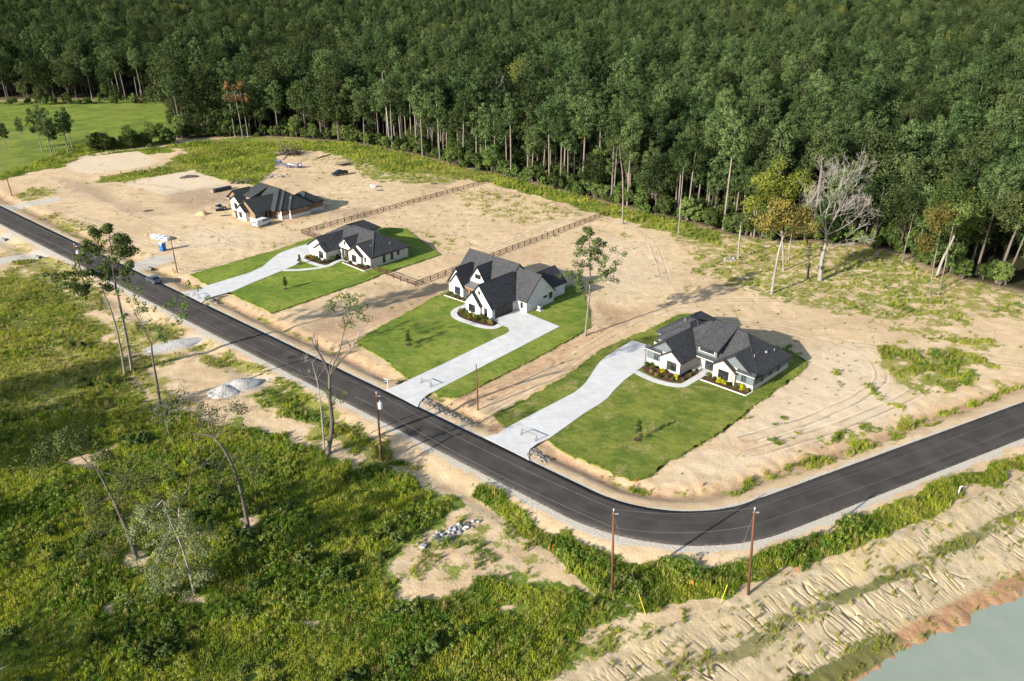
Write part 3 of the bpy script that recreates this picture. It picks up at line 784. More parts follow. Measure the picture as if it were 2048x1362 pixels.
def strip_poly(pts, w):
    P = [np.array(p, float) for p in pts]
    # smooth with Catmull-Rom
    S = []
    for i in range(len(P) - 1):
        p0 = P[max(i - 1, 0)]; p1 = P[i]; p2 = P[i + 1]; p3 = P[min(i + 2, len(P) - 1)]
        for k in range(5):
            t = k / 5
            S.append(.5 * ((2 * p1) + (-p0 + p2) * t + (2 * p0 - 5 * p1 + 4 * p2 - p3) * t * t + (-p0 + 3 * p1 - 3 * p2 + p3) * t ** 3))
    S.append(P[-1])
    L = []; Rr = []
    for i, p in enumerate(S):
        d = S[min(i + 1, len(S) - 1)] - S[max(i - 1, 0)]; d = d / np.hypot(*d); nn = np.array([-d[1], d[0]])
        L.append(tuple(p + nn * w / 2)); Rr.append(tuple(p - nn * w / 2))
    return S, L, Rr

def walkway(label, pts, w, z=.095):
    """a curved path of separate concrete slabs"""
    S, L, Rr = strip_poly(pts, w)
    base = sheet('footpath', L + Rr[::-1], -.1, z - .03, M_JOINT)
    tag(base, label, None, None, 'structure')
    acc = 0; i0 = 0
    def emit(i, j):
        if j - i < 1: return
        def sh(a, b, t): return (a[0] + (b[0] - a[0]) * t, a[1] + (b[1] - a[1]) * t)
        l = L[i:j + 1]; r = Rr[i:j + 1]
        l = [sh(l[0], l[1], .03)] + l[1:]; r = [sh(r[0], r[1], .03)] + r[1:]
        sheet('slab', l + r[::-1], z - .045, z, M_CONC, base)
    for i in range(1, len(S)):
        acc += np.hypot(*(S[i] - S[i - 1]))
        if acc > 1.7 or i == len(S) - 1:
            emit(i0, i); i0 = i; acc = 0
    return base

# corner lot (house 1)
lawn = sheet('lawn', [(-3.19, 111.07), (-1.10, 106.90), (5.56, 103.83), (7.76, 100.28), (11.57, 97.10), (14.59, 94.80), (17.38, 92.98), (19.96, 94.43), (21.57, 96.33), (23.96, 98.67), (28.01, 101.93), (30.66, 104.51), (33.54, 107.01), (39.31, 113.46), (46.82, 120.99), (53.91, 128.83), (52.99, 133.76), (49.25, 136.99), (42.30, 146.27), (39.46, 151.31), (37.13, 152.25), (34.73, 151.62), (26.36, 143.38), (16.59, 134.91), (10.01, 124.95), (0.58, 114.24)], -.2, .05, M_LAWN1, jit=.4, seed=5)
tag(lawn, 'patchy green lawn round the corner house', None, None, 'structure')
DRIVE1 = [(-4.32, 104.27), (-2.24, 105.09), (-1.10, 106.70), (3.04, 110.84), (10.37, 118.06), (11.66, 119.81), (12.87, 121.97), (14.07, 124.95), (15.04, 127.45), (16.09, 129.83), (17.69, 132.33), (23.24, 138.93), (26.29, 136.66), (24.58, 129.23), (23.21, 127.45), (21.98, 125.75), (19.64, 122.76), (17.51, 119.28), (16.10, 116.52), (14.56, 114.51), (11.62, 111.31), (5.67, 103.83), (3.78, 102.34), (2.70, 100.89), (2.34, 99.41), (2.54, 97.88)]
driveway('white concrete driveway bending up to the corner house', DRIVE1, 47.0, 6.4)
walkway('curved white concrete path to the corner house door', [(22.11, 125.90), (23.22, 124.38), (25.11, 122.43), (27.33, 121.15), (29.33, 120.79), (30.78, 121.97), (33.20, 124.38), (35.26, 126.48)], 1.25)
# middle lot (house 2)
lawn = sheet('lawn', [(-30.14, 137.94), (-23.82, 131.46), (-18.59, 123.76), (-13.16, 118.32), (-12.45, 117.03), (-8.98, 116.69), (-5.06, 121.14), (4.05, 131.05), (13.23, 142.21), (15.65, 145.11), (16.18, 153.94), (15.81, 162.29), (13.70, 168.29), (8.47, 165.24), (-2.64, 162.29), (-10.64, 168.29), (-14.12, 164.77), (-17.26, 160.56), (-20.99, 153.75), (-24.83, 148.11), (-28.78, 141.05)], -.2, .05, M_LAWN2, jit=.24, seed=6)
tag(lawn, 'bright mown lawn round the tall white house', None, None, 'structure')
DRIVE2 = [(-21.66, 119.35), (-20.77, 119.99), (-19.30, 121.24), (-18.28, 122.52), (-12.37, 129.03), (-6.12, 136.34), (-2.56, 140.52), (-1.18, 141.97), (-0.59, 142.91), (-0.53, 143.72), (-0.90, 145.06), (-1.86, 145.84), (-2.66, 147.14), (-4.08, 148.66), (1.26, 154.07), (3.17, 152.09), (9.56, 145.40), (-13.20, 118.70), (-14.05, 117.89), (-14.84, 116.30), (-15.34, 114.84), (-15.51, 113.38)]
driveway('white concrete driveway widening at the garage of the tall house', DRIVE2, 48.5, 7.4, cross=())
walkway('white concrete path curving round the bed of the tall house', [(-2.32, 146.40), (-3.60, 144.94), (-5.81, 145.35), (-8.08, 146.86), (-10.42, 148.81), (-11.77, 150.67), (-12.10, 152.61), (-11.38, 154.47), (-9.79, 156.23), (-9.22, 157.74)], 1.35)
# far lot (house 3)
lawn = sheet('lawn', [(-75.25, 175.00), (-69.37, 168.76), (-64.32, 162.87), (-63.38, 164.65), (-59.20, 160.56), (-50.00, 152.35), (-41.97, 161.42), (-33.00, 171.43), (-30.57, 175.20), (-17.99, 188.98), (-22.60, 197.75), (-29.37, 210.66), (-36.50, 211.57), (-44.88, 212.95), (-52.93, 202.32), (-59.15, 193.47), (-64.88, 187.00)], -.2, .05, M_LAWN3, jit=.22, seed=7)
tag(lawn, 'bright mown lawn round the low white house', None, None, 'structure')
DRIVE3 = [(-73.18, 163.76), (-70.96, 164.80), (-70.03, 165.85), (-68.63, 168.04), (-61.62, 176.03), (-59.83, 180.08), (-59.08, 186.15), (-58.27, 190.11), (-56.03, 193.75), (-52.67, 197.75), (-50.09, 189.51), (-51.38, 185.42), (-52.29, 181.13), (-53.81, 178.47), (-54.77, 176.80), (-59.50, 168.91), (-61.92, 164.35), (-65.19, 161.22), (-66.34, 159.82), (-66.53, 157.74)]
driveway('white concrete driveway sweeping up to the low white house', DRIVE3, 48.5, 6.6)
walkway('white concrete path beside the planted bed of the low house', [(-51.46, 185.24), (-48.41, 182.61), (-45.56, 180.64), (-44.06, 180.95), (-42.87, 183.43), (-41.19, 186.15)], 1.25)
walkway('white concrete path below the small triangle of lawn', [(-54.29, 177.68), (-50.32, 177.95), (-46.99, 178.98), (-44.64, 180.26)], 1.25, .099)

# planted beds
def bed(label, poly):
    o = sheet('planting_bed', poly, -.1, .085, M_MULCH, jit=.04, seed=3)
    return tag(o, label, None, None, 'structure')
bed('dark mulch bed left of the corner house door', [(23.35, 127.65), (23.67, 125.61), (25.08, 123.82), (27.10, 122.34), (29.05, 121.70), (29.73, 121.97), (31.25, 123.44), (33.70, 125.90), (33.50, 127.45), (30.11, 124.38), (26.97, 126.67), (24.67, 128.63)])
bed('dark mulch bed right of the corner house door', [(33.03, 123.17), (39.38, 117.37), (41.02, 118.76), (38.64, 121.43), (35.85, 124.38), (34.43, 124.76)])
bed('dark mulch bed wrapped by the path of the tall house', [(-9.64, 155.41), (-10.72, 153.99), (-11.27, 152.61), (-11.08, 151.31), (-9.95, 149.64), (-7.61, 147.63), (-5.64, 146.15), (-4.12, 145.79), (-3.13, 146.89), (-3.99, 149.01), (-6.63, 151.31), (-8.83, 153.94)])
bed('dark mulch bed below the left gable of the tall house', [(-14.76, 162.23), (-10.10, 158.16), (-9.52, 159.42), (-13.89, 164.65)])
bed('dark mulch bed left of the low house door', [(-51.26, 185.97), (-48.47, 183.43), (-46.00, 181.59), (-44.57, 181.66), (-43.81, 183.25), (-41.51, 186.52), (-42.43, 188.75), (-45.01, 184.33), (-48.92, 187.63), (-50.56, 189.88)])
bed('dark mulch bed right of the low house door', [(-41.19, 183.25), (-35.03, 177.34), (-33.43, 179.22), (-36.63, 182.54), (-39.89, 185.78)])

def edging(label, pts, seg=.62):
    root = empty('edging', (pts[0][0], pts[0][1], 0)); tag(root, label, None, None, 'structure')
    me = None
    for a, b in zip(pts[:-1], pts[1:]):
        a = np.array(a[:2]); b = np.array(b[:2]); L = np.hypot(*(b - a)); k = max(1, int(L / seg)); d = (b - a) / L
        me = MB().box(0, L / k - .02, -.09, .09, 0, .2).mesh('edging_stone')
        me.materials.append(M_EDGING)
        for i in range(k):
            p = a + d * (L * i / k)
            o = new_obj('edging_stone', me, root); o.location = (p[0] - pts[0][0], p[1] - pts[0][1], -.02); o.rotation_euler[2] = math.atan2(d[1], d[0])
edging('pale stone edging along the right bed of the corner house', [(32.90, 122.98), (39.34, 117.13), (40.93, 118.58)])
edging('pale stone edging along the left bed of the tall house', [(-14.84, 162.00), (-9.98, 157.91)])
edging('pale stone edging along the right bed of the low house', [(-41.25, 183.04), (-34.95, 177.01), (-33.41, 178.70)])

# ---------------------------------------------------------------- building materials
def brick_mat(name, c1, c2, c3, mortar, mottle=.5):
    n = N(name)
    # bricks laid on upright faces: run along the wall's own direction
    sx = n.node('ShaderNodeSeparateXYZ'); n.link(n.obj(), sx.inputs[0])
    nz = n.node('ShaderNodeSeparateXYZ'); n.link(n.co.outputs['Normal'], nz.inputs[0])
    along = n.node('ShaderNodeMix', data_type='FLOAT')
    n.link(n.ramp(n.math('ABSOLUTE', nz.outputs[0]), .4, .6, 0, 1), along.inputs[0]); n.link(sx.outputs[0], along.inputs[2]); n.link(sx.outputs[1], along.inputs[3])
    cb = n.node('ShaderNodeCombineXYZ'); n.link(along.outputs[0], cb.inputs[0]); n.link(sx.outputs[2], cb.inputs[1])
    b = n.node('ShaderNodeTexBrick'); n.link(cb.outputs[0], b.inputs['Vector'])
    b.inputs['Scale'].default_value = 1.0; b.inputs['Brick Width'].default_value = .30; b.inputs['Row Height'].default_value = .10; b.inputs['Mortar Size'].default_value = .008; b.inputs['Bias'].default_value = -.2
    b.inputs['Color1'].default_value = (*c1, 1); b.inputs['Color2'].default_value = (*c2, 1); b.inputs['Mortar'].default_value = (*mortar, 1)
    c = n.mix(n.ramp(n.noise(2.4, 4, .7, cb.outputs[0]), .56, .68, 0, mottle), b.outputs[0], c3)
    n.princ(c, .9, .15, normal=n.bump(b.outputs['Fac'], -.3, .01))
    return n.m
M_BRICK1 = brick_mat('cream_brick', (.43, .385, .33), (.37, .32, .27), (.27, .215, .165), (.43, .40, .35), .45)
M_BRICK2 = brick_mat('white_brick', (.52, .51, .495), (.49, .48, .46), (.30, .285, .27), (.52, .51, .495), .3)
M_BRICK3 = brick_mat('mottled_brick', (.48, .445, .40), (.41, .37, .325), (.20, .185, .17), (.46, .43, .39), .65)
M_BRICK4 = brick_mat('pale_brick', (.52, .475, .435), (.47, .43, .39), (.38, .33, .30), (.50, .47, .44), .3)
M_SIDING1 = plain('blue_grey_siding', (.108, .128, .137), .7, .3, 0, .08)
M_SIDING2 = plain('white_siding', (.54, .54, .525), .7, .3, 0, .05)
M_SHEATH = streaky('brown_sheathing', (.155, .100, .060), (.215, .145, .090), 3, .9, .15, .1, (1, 1, .3))
M_FASCIA = plain('dark_fascia', (.022, .020, .021), .6, .3)
M_TRIMW = plain('white_trim', (.48, .47, .455), .6, .3)
M_BLACK = plain('black_frame', (.014, .014, .015), .5, .35)
M_GDOOR = streaky('dark_wood_door', (.018, .016, .015), (.036, .032, .028), 4, .55, .35, .1, (.1, .1, 1))
M_BROWNDOOR = streaky('brown_door', (.10, .055, .035), (.15, .085, .05), 4, .6, .3, .1)
M_WOOD = streaky('stained_post', (.26, .10, .035), (.34, .15, .06), 4, .7, .3, .2)
M_SOFFIT = plain('soffit', (.42, .41, .40), .8)
M_METAL = plain('galvanised', (.46, .47, .48), .45, .5, .6)
M_STEEL = plain('dark_steel', (.035, .035, .037), .5, .4, .3)

def glass_mat():
    n = N('window_glass')
    f = n.noise(.7, 2, .5, n.obj())
    c = n.mix(n.ramp(f, .4, .65), (.012, .016, .018), (.045, .05, .05))
    n.princ(c, .06, .6)
    return n.m
M_GLASS = glass_mat()

def roof_mat(name, base):
    n = N(name)
    sx = n.node('ShaderNodeSeparateXYZ'); n.link(n.obj(), sx.inputs[0])
    wob = n.noise(1.2, 2, .5, n.obj())
    course = n.math('FRACT', n.math('MULTIPLY', n.math('ADD', sx.outputs[2], n.math('MULTIPLY', wob, .03)), 9.0))
    line = n.ramp(course, .0, .22, 1, 0)
    tab = n.node('ShaderNodeTexWhiteNoise'); tab.noise_dimensions = '3D'
    sn = n.node('ShaderNodeVectorMath', operation='SNAP'); n.link(n.obj(), sn.inputs[0]); sn.inputs[1].default_value = (.28, .28, .12)
    n.link(sn.outputs[0], tab.inputs['Vector'])
    big = n.noise(.8, 4, .6, n.obj())
    b = tuple(base)
    c = n.mix(n.ramp(tab.outputs['Value'], 0, 1), tuple(q * .72 for q in b), tuple(q * 1.42 for q in b))
    c = n.mix(n.ramp(big, .35, .65, 0, .35), c, tuple(q * 1.35 for q in b))
    c = n.mix(n.math('MULTIPLY', line, .55), c, tuple(q * .4 for q in b))
    n.princ(c, .92, .15, normal=n.bump(n.math('SUBTRACT', tab.outputs['Value'], line), .35, .02))
    return n.m
M_ROOF = roof_mat('charcoal_shingles', (.043, .043, .046))
M_ROOF4 = roof_mat('green_black_shingles', (.034, .038, .038))
M_PORCHROOF = plain('porch_metal_roof', (.16, .16, .155), .55, .4, .3)

TH = .16      # roof thickness

class House:
    def __init__(s, name, label, o, ang, roof):
        s.root = tag(empty(name, (o[0], o[1], 0), R(ang - 90)), label, 'house')
        s.roof_m = roof
        s.o = o; s.ang = R(ang - 90)
    def world(s, a, b):
        return (s.o[0] + a * math.cos(s.ang) - b * math.sin(s.ang), s.o[1] + a * math.sin(s.ang) + b * math.cos(s.ang))
    # -- walls
    def gwall(s, a0, a1, b0, b1, ar, zr, ze0, ze1, mat, axis='v', name='wall', z0=-.3):
        """gabled block; ridge along v (front/back gables) or along u (side gables)"""
        k = TH * .6
        poly = [(a0, z0), (a1, z0), (a1, ze1 - k), (ar, zr - k), (a0, ze0 - k)]
        return MB().prism(poly, 'y' if axis == 'v' else 'x', b0, b1).build(name, mat, s.root)
    def bwall(s, a0, a1, b0, b1, z0, z1, mat, name='wall'):
        return MB().box(a0, a1, b0, b1, z0, z1).build(name, mat, s.root)
    # -- roofs
    def groof(s, a0, a1, b0, b1, ar, zr, ze0, ze1, axis='v', ov=.4, fov=.35, lift=0.0, fascia=(1, 1), left=True, right=True, mat=None):
        """two pitched slabs with eaves ov wide and rakes fov proud; ze at the wall line"""
        p0 = (zr - ze0) / (ar - a0); p1 = (zr - ze1) / (a1 - ar)
        A0 = a0 - ov; A1 = a1 + ov; Z0 = ze0 - p0 * ov + lift; Z1 = ze1 - p1 * ov + lift; zr = zr + lift
        B0 = b0 - (fov if fascia[0] else 0); B1 = b1 + (fov if fascia[1] else 0)
        m = MB(); ax = 'y' if axis == 'v' else 'x'
        if left: m.prism([(A0, Z0 - TH), (ar, zr - TH), (ar, zr), (A0, Z0)], ax, B0, B1)
        if right: m.prism([(ar, zr - TH), (A1, Z1 - TH), (A1, Z1), (ar, zr)], ax, B0, B1)
        r = m.build('roof', mat or s.roof_m, s.root)
        w = .05
        for side, B, sg in ((0, B0, -1), (1, B1, 1)):
            if not fascia[side]: continue
            lo, hi = (B - w, B - .003) if sg < 0 else (B + .003, B + w)
            d = .24
            if left: MB().prism([(A0 - .03, Z0 - d), (ar, zr - d), (ar, zr + .02), (A0 - .03, Z0 + .02)], ax, lo, hi).build('fascia', M_FASCIA, r)
            if right: MB().prism([(ar, zr - d), (A1 + .03, Z1 - d), (A1 + .03, Z1 + .02), (ar, zr + .02)], ax, lo, hi).build('fascia', M_FASCIA, r)
        # ridge cap
        cp = MB().prism([(ar - .16, zr - .16 * p0 + .012), (ar, zr + .015), (ar + .16, zr - .16 * p1 + .012), (ar, zr + .055)], ax, B0 + .02, B1 - .02)
        if left and right: cp.build('ridge_cap', mat or s.roof_m, r)
        return r
    def gutter(s, a, b0, b1, z, axis='v', mat=None):
        m = MB()
        if axis == 'v': m.box(a - .06, a + .06, b0, b1, z - .14, z - .01)
        else: m.box(b0, b1, a - .06, a + .06, z - .14, z - .01)
        return m.build('gutter', mat or M_FASCIA, s.root)
    def hip(s, a0, a1, b0, b1, ze, pitch, ov=.4, mat=None, pr=None):
        """hipped solid roof over the wall rectangle; pr = separate pitch of the short ends"""
        pr = pr or pitch
        z = ze - pitch * ov
        A0, A1, B0, B1 = a0 - ov, a1 + ov, b0 - ov, b1 + ov
        if (A1 - A0) >= (B1 - B0):
            h = (B1 - B0) / 2 * pitch; i = h / pr; mid = (B0 + B1) / 2
            R0, R1 = (A0 + i, mid, z + h), (A1 - i, mid, z + h)
            top = [(0, 1, 5, 4), (1, 2, 5), (2, 3, 4, 5), (3, 0, 4)]
        else:
            h = (A1 - A0) / 2 * pitch; i = h / pr; mid = (A0 + A1) / 2
            R0, R1 = (mid, B0 + i, z + h), (mid, B1 - i, z + h)
            top = [(0, 1, 4), (1, 2, 5, 4), (2, 3, 5), (3, 0, 4, 5)]
        t = TH + .04
        m = MB().raw([(A0, B0, z), (A1, B0, z), (A1, B1, z), (A0, B1, z), R0, R1, (A0, B0, z - t), (A1, B0, z - t), (A1, B1, z - t), (A0, B1, z - t)],
                     top + [(9, 8, 7, 6), (6, 7, 1, 0), (7, 8, 2, 1), (8, 9, 3, 2), (9, 6, 0, 3)])
        r = m.build('roof', mat or s.roof_m, s.root)
        cap = MB(); up = Vector((0, 0, .02))
        cs = [(A0, B0, z), (A1, B0, z), (A1, B1, z), (A0, B1, z)]
        ends = (R0, R1, R1, R0) if (A1 - A0) >= (B1 - B0) else (R0, R0, R1, R1)
        for c, e in zip(cs, ends): cap.bar(Vector(c) + up, Vector(e) + up, .22, .05)
        if (Vector(R0) - Vector(R1)).length > .1: cap.bar(Vector(R0) + up, Vector(R1) + up, .22, .05)
        cap.build('ridge_cap', mat or s.roof_m, r)
        fb = MB(); w = .04; g = .004
        fb.box(A0 - w, A1 + w, B0 - w, B0 - g, z - t - .02, z - .01).box(A0 - w, A1 + w, B1 + g, B1 + w, z - t - .02, z - .01)
        fb.box(A0 - w, A0 - g, B0, B1, z - t - .02, z - .01).box(A1 + g, A1 + w, B0, B1, z - t - .02, z - .01)
        fb.build('fascia', M_FASCIA, r)
        return r
    # -- openings.  face: 'f' front (plane b), 'r' right (plane a), 'l' left
    def _bx(s, m, face, pl, c0, c1, z0, z1, o0, o1):
        if face == 'f': m.box(c0, c1, pl - o1, pl - o0, z0, z1)
        elif face == 'r': m.box(pl + o0, pl + o1, c0, c1, z0, z1)
        else: m.box(pl - o1, pl - o0, c0, c1, z0, z1)
        return m
    def window(s, face, pl, c0, c1, z0, z1, cols=1, rows=1, frame=None, trim=None, sill=None):
        fw = .07; m = MB()
        for q in ((c0, c0 + fw, z0, z1), (c1 - fw, c1, z0, z1), (c0 + fw, c1 - fw, z0, z0 + fw), (c0 + fw, c1 - fw, z1 - fw, z1)):
            s._bx(m, face, pl, *q, -.03, .07)
        for i in range(1, cols):
            x = c0 + (c1 - c0) * i / cols; s._bx(m, face, pl, x - .035, x + .035, z0 + fw, z1 - fw, .0, .055)
        for i in range(1, rows):
            x = z0 + (z1 - z0) * i / rows; s._bx(m, face, pl, c0 + fw, c1 - fw, x - .03, x + .03, .0, .05)
        w = m.build('window', frame or M_BLACK, s.root)
        s._bx(MB(), face, pl, c0 + fw, c1 - fw, z0 + fw, z1 - fw, -.02, .02).build('pane', M_GLASS, w)
        if trim:
            t = MB(); k = .11
            s._bx(t, face, pl, c0 - k, c0 - .004, z0 - k, z1 + k, -.02, .045); s._bx(t, face, pl, c1 + .004, c1 + k, z0 - k, z1 + k, -.02, .045)
            s._bx(t, face, pl, c0 - .004, c1 + .004, z1 + .004, z1 + k, -.02, .045); s._bx(t, face, pl, c0 - .004, c1 + .004, z0 - k, z0 - .004, -.02, .045)
            t.build('casing', trim, w)
        if sill: s._bx(MB(), face, pl, c0 - .08, c1 + .08, z0 - .1, z0 - .004, -.02, .11).build('sill', sill, w)
        return w
    def battens(s, face, pl, c0, c1, z0, ztop, mat, step=.42):
        m = MB(); c = c0 + step / 2
        while c < c1:
            z1 = ztop(c) if callable(ztop) else ztop
            if z1 > z0 + .1: s._bx(m, face, pl, c - .03, c + .03, z0, z1, -.01, .035)
            c += step
        return tag(m.build('battens', mat, s.root), kind='stuff')
    def door(s, face, pl, c0, c1, z0, z1, mat, glass=True):
        m = MB(); s._bx(m, face, pl, c0, c1, z0, z1, -.02, .05)
        d = m.build('door', mat, s.root)
        if glass:
            g = MB(); mid = (c0 + c1) / 2
            s._bx(g, face, pl, c0 + .12, mid - .08, z0 + .25, z1 - .15, .03, .058); s._bx(g, face, pl, mid + .08, c1 - .12, z0 + .25, z1 - .15, .03, .058)
            g.build('pane', M_GLASS, d)
        s._bx(MB(), face, pl, (c0 + c1) / 2 - .04, (c0 + c1) / 2 - .01, z0 + .9, z0 + 1.2, .04, .11).build('handle', M_METAL, d)
        return d
    def garage(s, face, pl, c0, c1, z0, z1, mat, trim):
        """sectional door: every panel row a piece of its own, in a white casing"""
        t = MB(); k = .16
        s._bx(t, face, pl, c0 - k, c0, z0, z1 + k, -.02, .06); s._bx(t, face, pl, c1, c1 + k, z0, z1 + k, -.02, .06); s._bx(t, face, pl, c0, c1, z1, z1 + k, -.02, .06)
        d = t.build('garage_door', trim, s.root)
        h = (z1 - z0) / 4
        for i in range(4):
            m = MB(); s._bx(m, face, pl, c0 + .01, c1 - .01, z0 + i * h + .012, z0 + (i + 1) * h - .012, -.02, .015)
            nc = 8; w = (c1 - c0) / nc
            for j in range(nc): s._bx(m, face, pl, c0 + j * w + .05, c0 + (j + 1) * w - .05, z0 + i * h + .07, z0 + (i + 1) * h - .07, .0, .03)
            m.build('panel', mat, d)
        return d
    def pent(s, a0, a1, b, z1, drop=.5, out=.55):
        """small skirt roof below a gable triangle"""
        m = MB().prism([(b + .05, z1), (b - out, z1 - drop), (b - out, z1 - drop - .12), (b + .05, z1 - .12)], 'x', a0, a1)
        r = m.build('skirt_roof', s.roof_m, s.root)
        MB().box(a0, a1, b - out - .05, b - out - .003, z1 - drop - .11, z1 - drop - .005).build('gutter', M_TRIMW, r)
        return r
    def vent(s, a, b, z, r=.05, h=.45):
        return MB().cyl((a, b, z - .3), (a, b, z + h), r, 8).build('vent_pipe', M_METAL, s.root)
    def box_vent(s, a, b, z):
        return MB().prism([(a - .2, z - .05), (a + .2, z - .05), (a + .14, z + .2), (a - .14, z + .22)], 'y', b - .2, b + .2).build('roof_vent', M_METAL, s.root)
    def pipe(s, pts, mat=None, r=.05):
        return MB().tube(pts, r, 6).build('downspout', mat or M_BLACK, s.root)

# ---------------------------------------------------------------- house on the corner: cream brick and blue-grey siding
h = House('corner_house', 'cream brick and blue grey sided house with charcoal roof on the corner lot', (40.86, 118.67), 45.0, M_ROOF)
EZ = 2.85
# main hipped body
h.bwall(-19.0, -.02, 1.6, 12.4, -.3, EZ - .1, M_BRICK1)
h.hip(-19.0, 0, 0.9, 12.4, EZ - .03, .72)
# right wing
rz, ra = 5.65, -3.9
h.gwall(-7.8, 0, 0, 6.5, ra, rz, EZ, EZ, M_BRICK1)
w = h.bwall(-3.25, -.001, -.03, .02, 1.05, EZ - .3, M_SIDING1, 'siding')
h.battens('f', -.03, -3.2, 0, 1.05, EZ - .35, M_SIDING1, .36)
h.bwall(-.05, .03, -.03, 12.35, 1.05, EZ - .25, M_SIDING1, 'siding'); h.battens('r', .03, 0, 12.3, 1.05, EZ - .28, M_SIDING1, .42)
m = MB().prism([(-7.0, 3.3), (-.75, 3.3), (ra, rz - .22)], 'y', -.035, .01); m.build('gable_siding', M_SIDING1, h.root)
h.battens('f', -.035, -6.6, -.9, 3.3, lambda c: 5.42 - abs(c - ra) * .70, M_SIDING1, .36)
h.groof(-7.8, 0, 0, 6.2, ra, rz, EZ, EZ, fascia=(1, 0), fov=.3)
h.gwall(-7.55, -3.25, -.55, .3, -5.65, 4.2, 2.9, 2.6, M_BRICK1, name='brick_gable')
h.groof(-7.55, -3.25, -.55, .6, -5.65, 4.32, 2.98, 2.75, fascia=(1, 0), fov=.28, lift=.03, ov=.3)
h.pent(-3.2, .35, 0, 3.42, .52, .5)
h.window('f', -.55, -6.45, -4.45, .62, 2.25, 2, 2, sill=M_TRIMW); h.window('f', -.03, -2.3, -1.4, 1.25, 2.4, 1, 2)
for b0, b1, z0, z1 in ((2.6, 3.3, .95, 2.3), (5.2, 6.1, 1.2, 2.2), (8.2, 8.9, .95, 2.3)): h.window('r', .035, b0, b1, z0, z1, 1, 2)
# left wing, standing forward
la = -15.65
h.gwall(-19.4, -12.0, -3.5, 4, la, rz, EZ, EZ, M_BRICK1)
h.groof(-19.4, -12.0, -3.5, 3.9, la, rz, EZ, EZ, fascia=(1, 0), fov=.35)
h.bwall(-19.43, -16.2, -3.53, -3.4, .95, EZ - .3, M_SIDING1, 'siding'); h.battens('f', -3.53, -19.4, -16.2, .95, EZ - .35, M_SIDING1, .36)
MB().prism([(-18.7, 3.3), (-12.6, 3.3), (la, rz - .22)], 'y', -3.535, -3.45).build('gable_siding', M_SIDING1, h.root)
h.battens('f', -3.535, -18.6, -12.7, 3.3, lambda c: 5.42 - abs(c - la) * .72, M_SIDING1, .36)
h.pent(-19.85, -16.25, -3.5, 3.42, .52, .5)
h.gwall(-16.25, -11.95, -4.05, -3.3, -13.95, 4.22, 2.62, 2.78, M_BRICK1, name='brick_gable')
h.groof(-16.25, -11.95, -4.05, -3.1, -13.95, 4.34, 2.72, 2.86, fascia=(1, 0), fov=.28, lift=.03, ov=.3)
h.window('f', -4.05, -14.75, -12.75, .55, 2.2, 2, 1, sill=M_TRIMW); h.window('f', -3.53, -17.9, -17.0, 1.2, 2.35, 1, 2)
# low garage block on the left side
h.bwall(-22.6, -18, 4.4, 12.3, -.3, EZ - .15, M_SIDING1); h.hip(-22.6, -13, 4.4, 12.4, EZ + .05, .62)
h.bwall(-21.0, -18, 2.3, 5, -.3, EZ - .2, M_SIDING1); h.hip(-21.0, -13.5, 2.4, 11.8, EZ + .02, .68)
# rear wing
h.bwall(-22.3, -16.9, 10, 16.4, -.3, EZ - .15, M_SIDING1); h.hip(-22.3, -16.9, 6, 16.4, EZ, .72)
# shed dormer over the entry
h.bwall(-12.0, -8.1, 1.15, 5.2, 2.9, 4.4, M_SIDING1, 'dormer')
MB().prism([(.75, 4.52), (7.0, 7.35), (7.0, 7.2), (.75, 4.36)], 'x', -12.35, -7.75).build('dormer_roof', M_ROOF, h.root)
MB().prism([(1.2, 4.36), (1.2, 3.0), (5.6, 6.2), (5.6, 6.6)], 'x', -8.12, -8.07).build('dormer_cheek', M_SIDING1, h.root)
MB().box(-12.4, -7.7, .70, .747, 4.34, 4.56).build('fascia', M_FASCIA, h.root)
h.window('f', 1.15, -11.5, -8.6, 3.55, 4.25, 3, 1, trim=M_TRIMW)
# entry
h.bwall(-12.0, -7.8, .9, 1.6, 2.4, 2.68, M_TRIMW, 'beam'); h.door('f', 1.58, -10.4, -8.6, .1, 2.35, M_BLACK)
for a in (-8.0,): h.bwall(a - .15, a + .15, .75, 1.05, 0, 2.5, M_BRICK1, 'post')
h.bwall(-12.0, -7.8, -.6, 1.65, -.1, .12, M_CONC, 'porch_slab')
h.gutter(.45, -12.0, -7.8, 2.62, 'u', M_TRIMW)
h.pipe([(-3.3, -.62, 2.55), (-3.3, -.9, 2.45), (-3.6, -1.0, 2.4), (-3.6, -1.0, .1)]); h.pipe([(-19.6, -3.75, 2.5), (-19.6, -3.75, .1)]); h.pipe([(-11.85, -4.2, 2.6), (-11.85, -4.2, .1)])
h.box_vent(-2.0, 7.2, 4.3); h.vent(-1.6, 9.4, 4.0); h.vent(-2.3, 3.6, 4.6); h.vent(-18.9, 7.2, 5.2, .06)
# ---------------------------------------------------------------- tall white house
h2 = House('tall_white_house', 'tall white brick and board house with steep charcoal gables and a dark garage door', (-4.03, 148.73), 47.5, M_ROOF)
h = h2
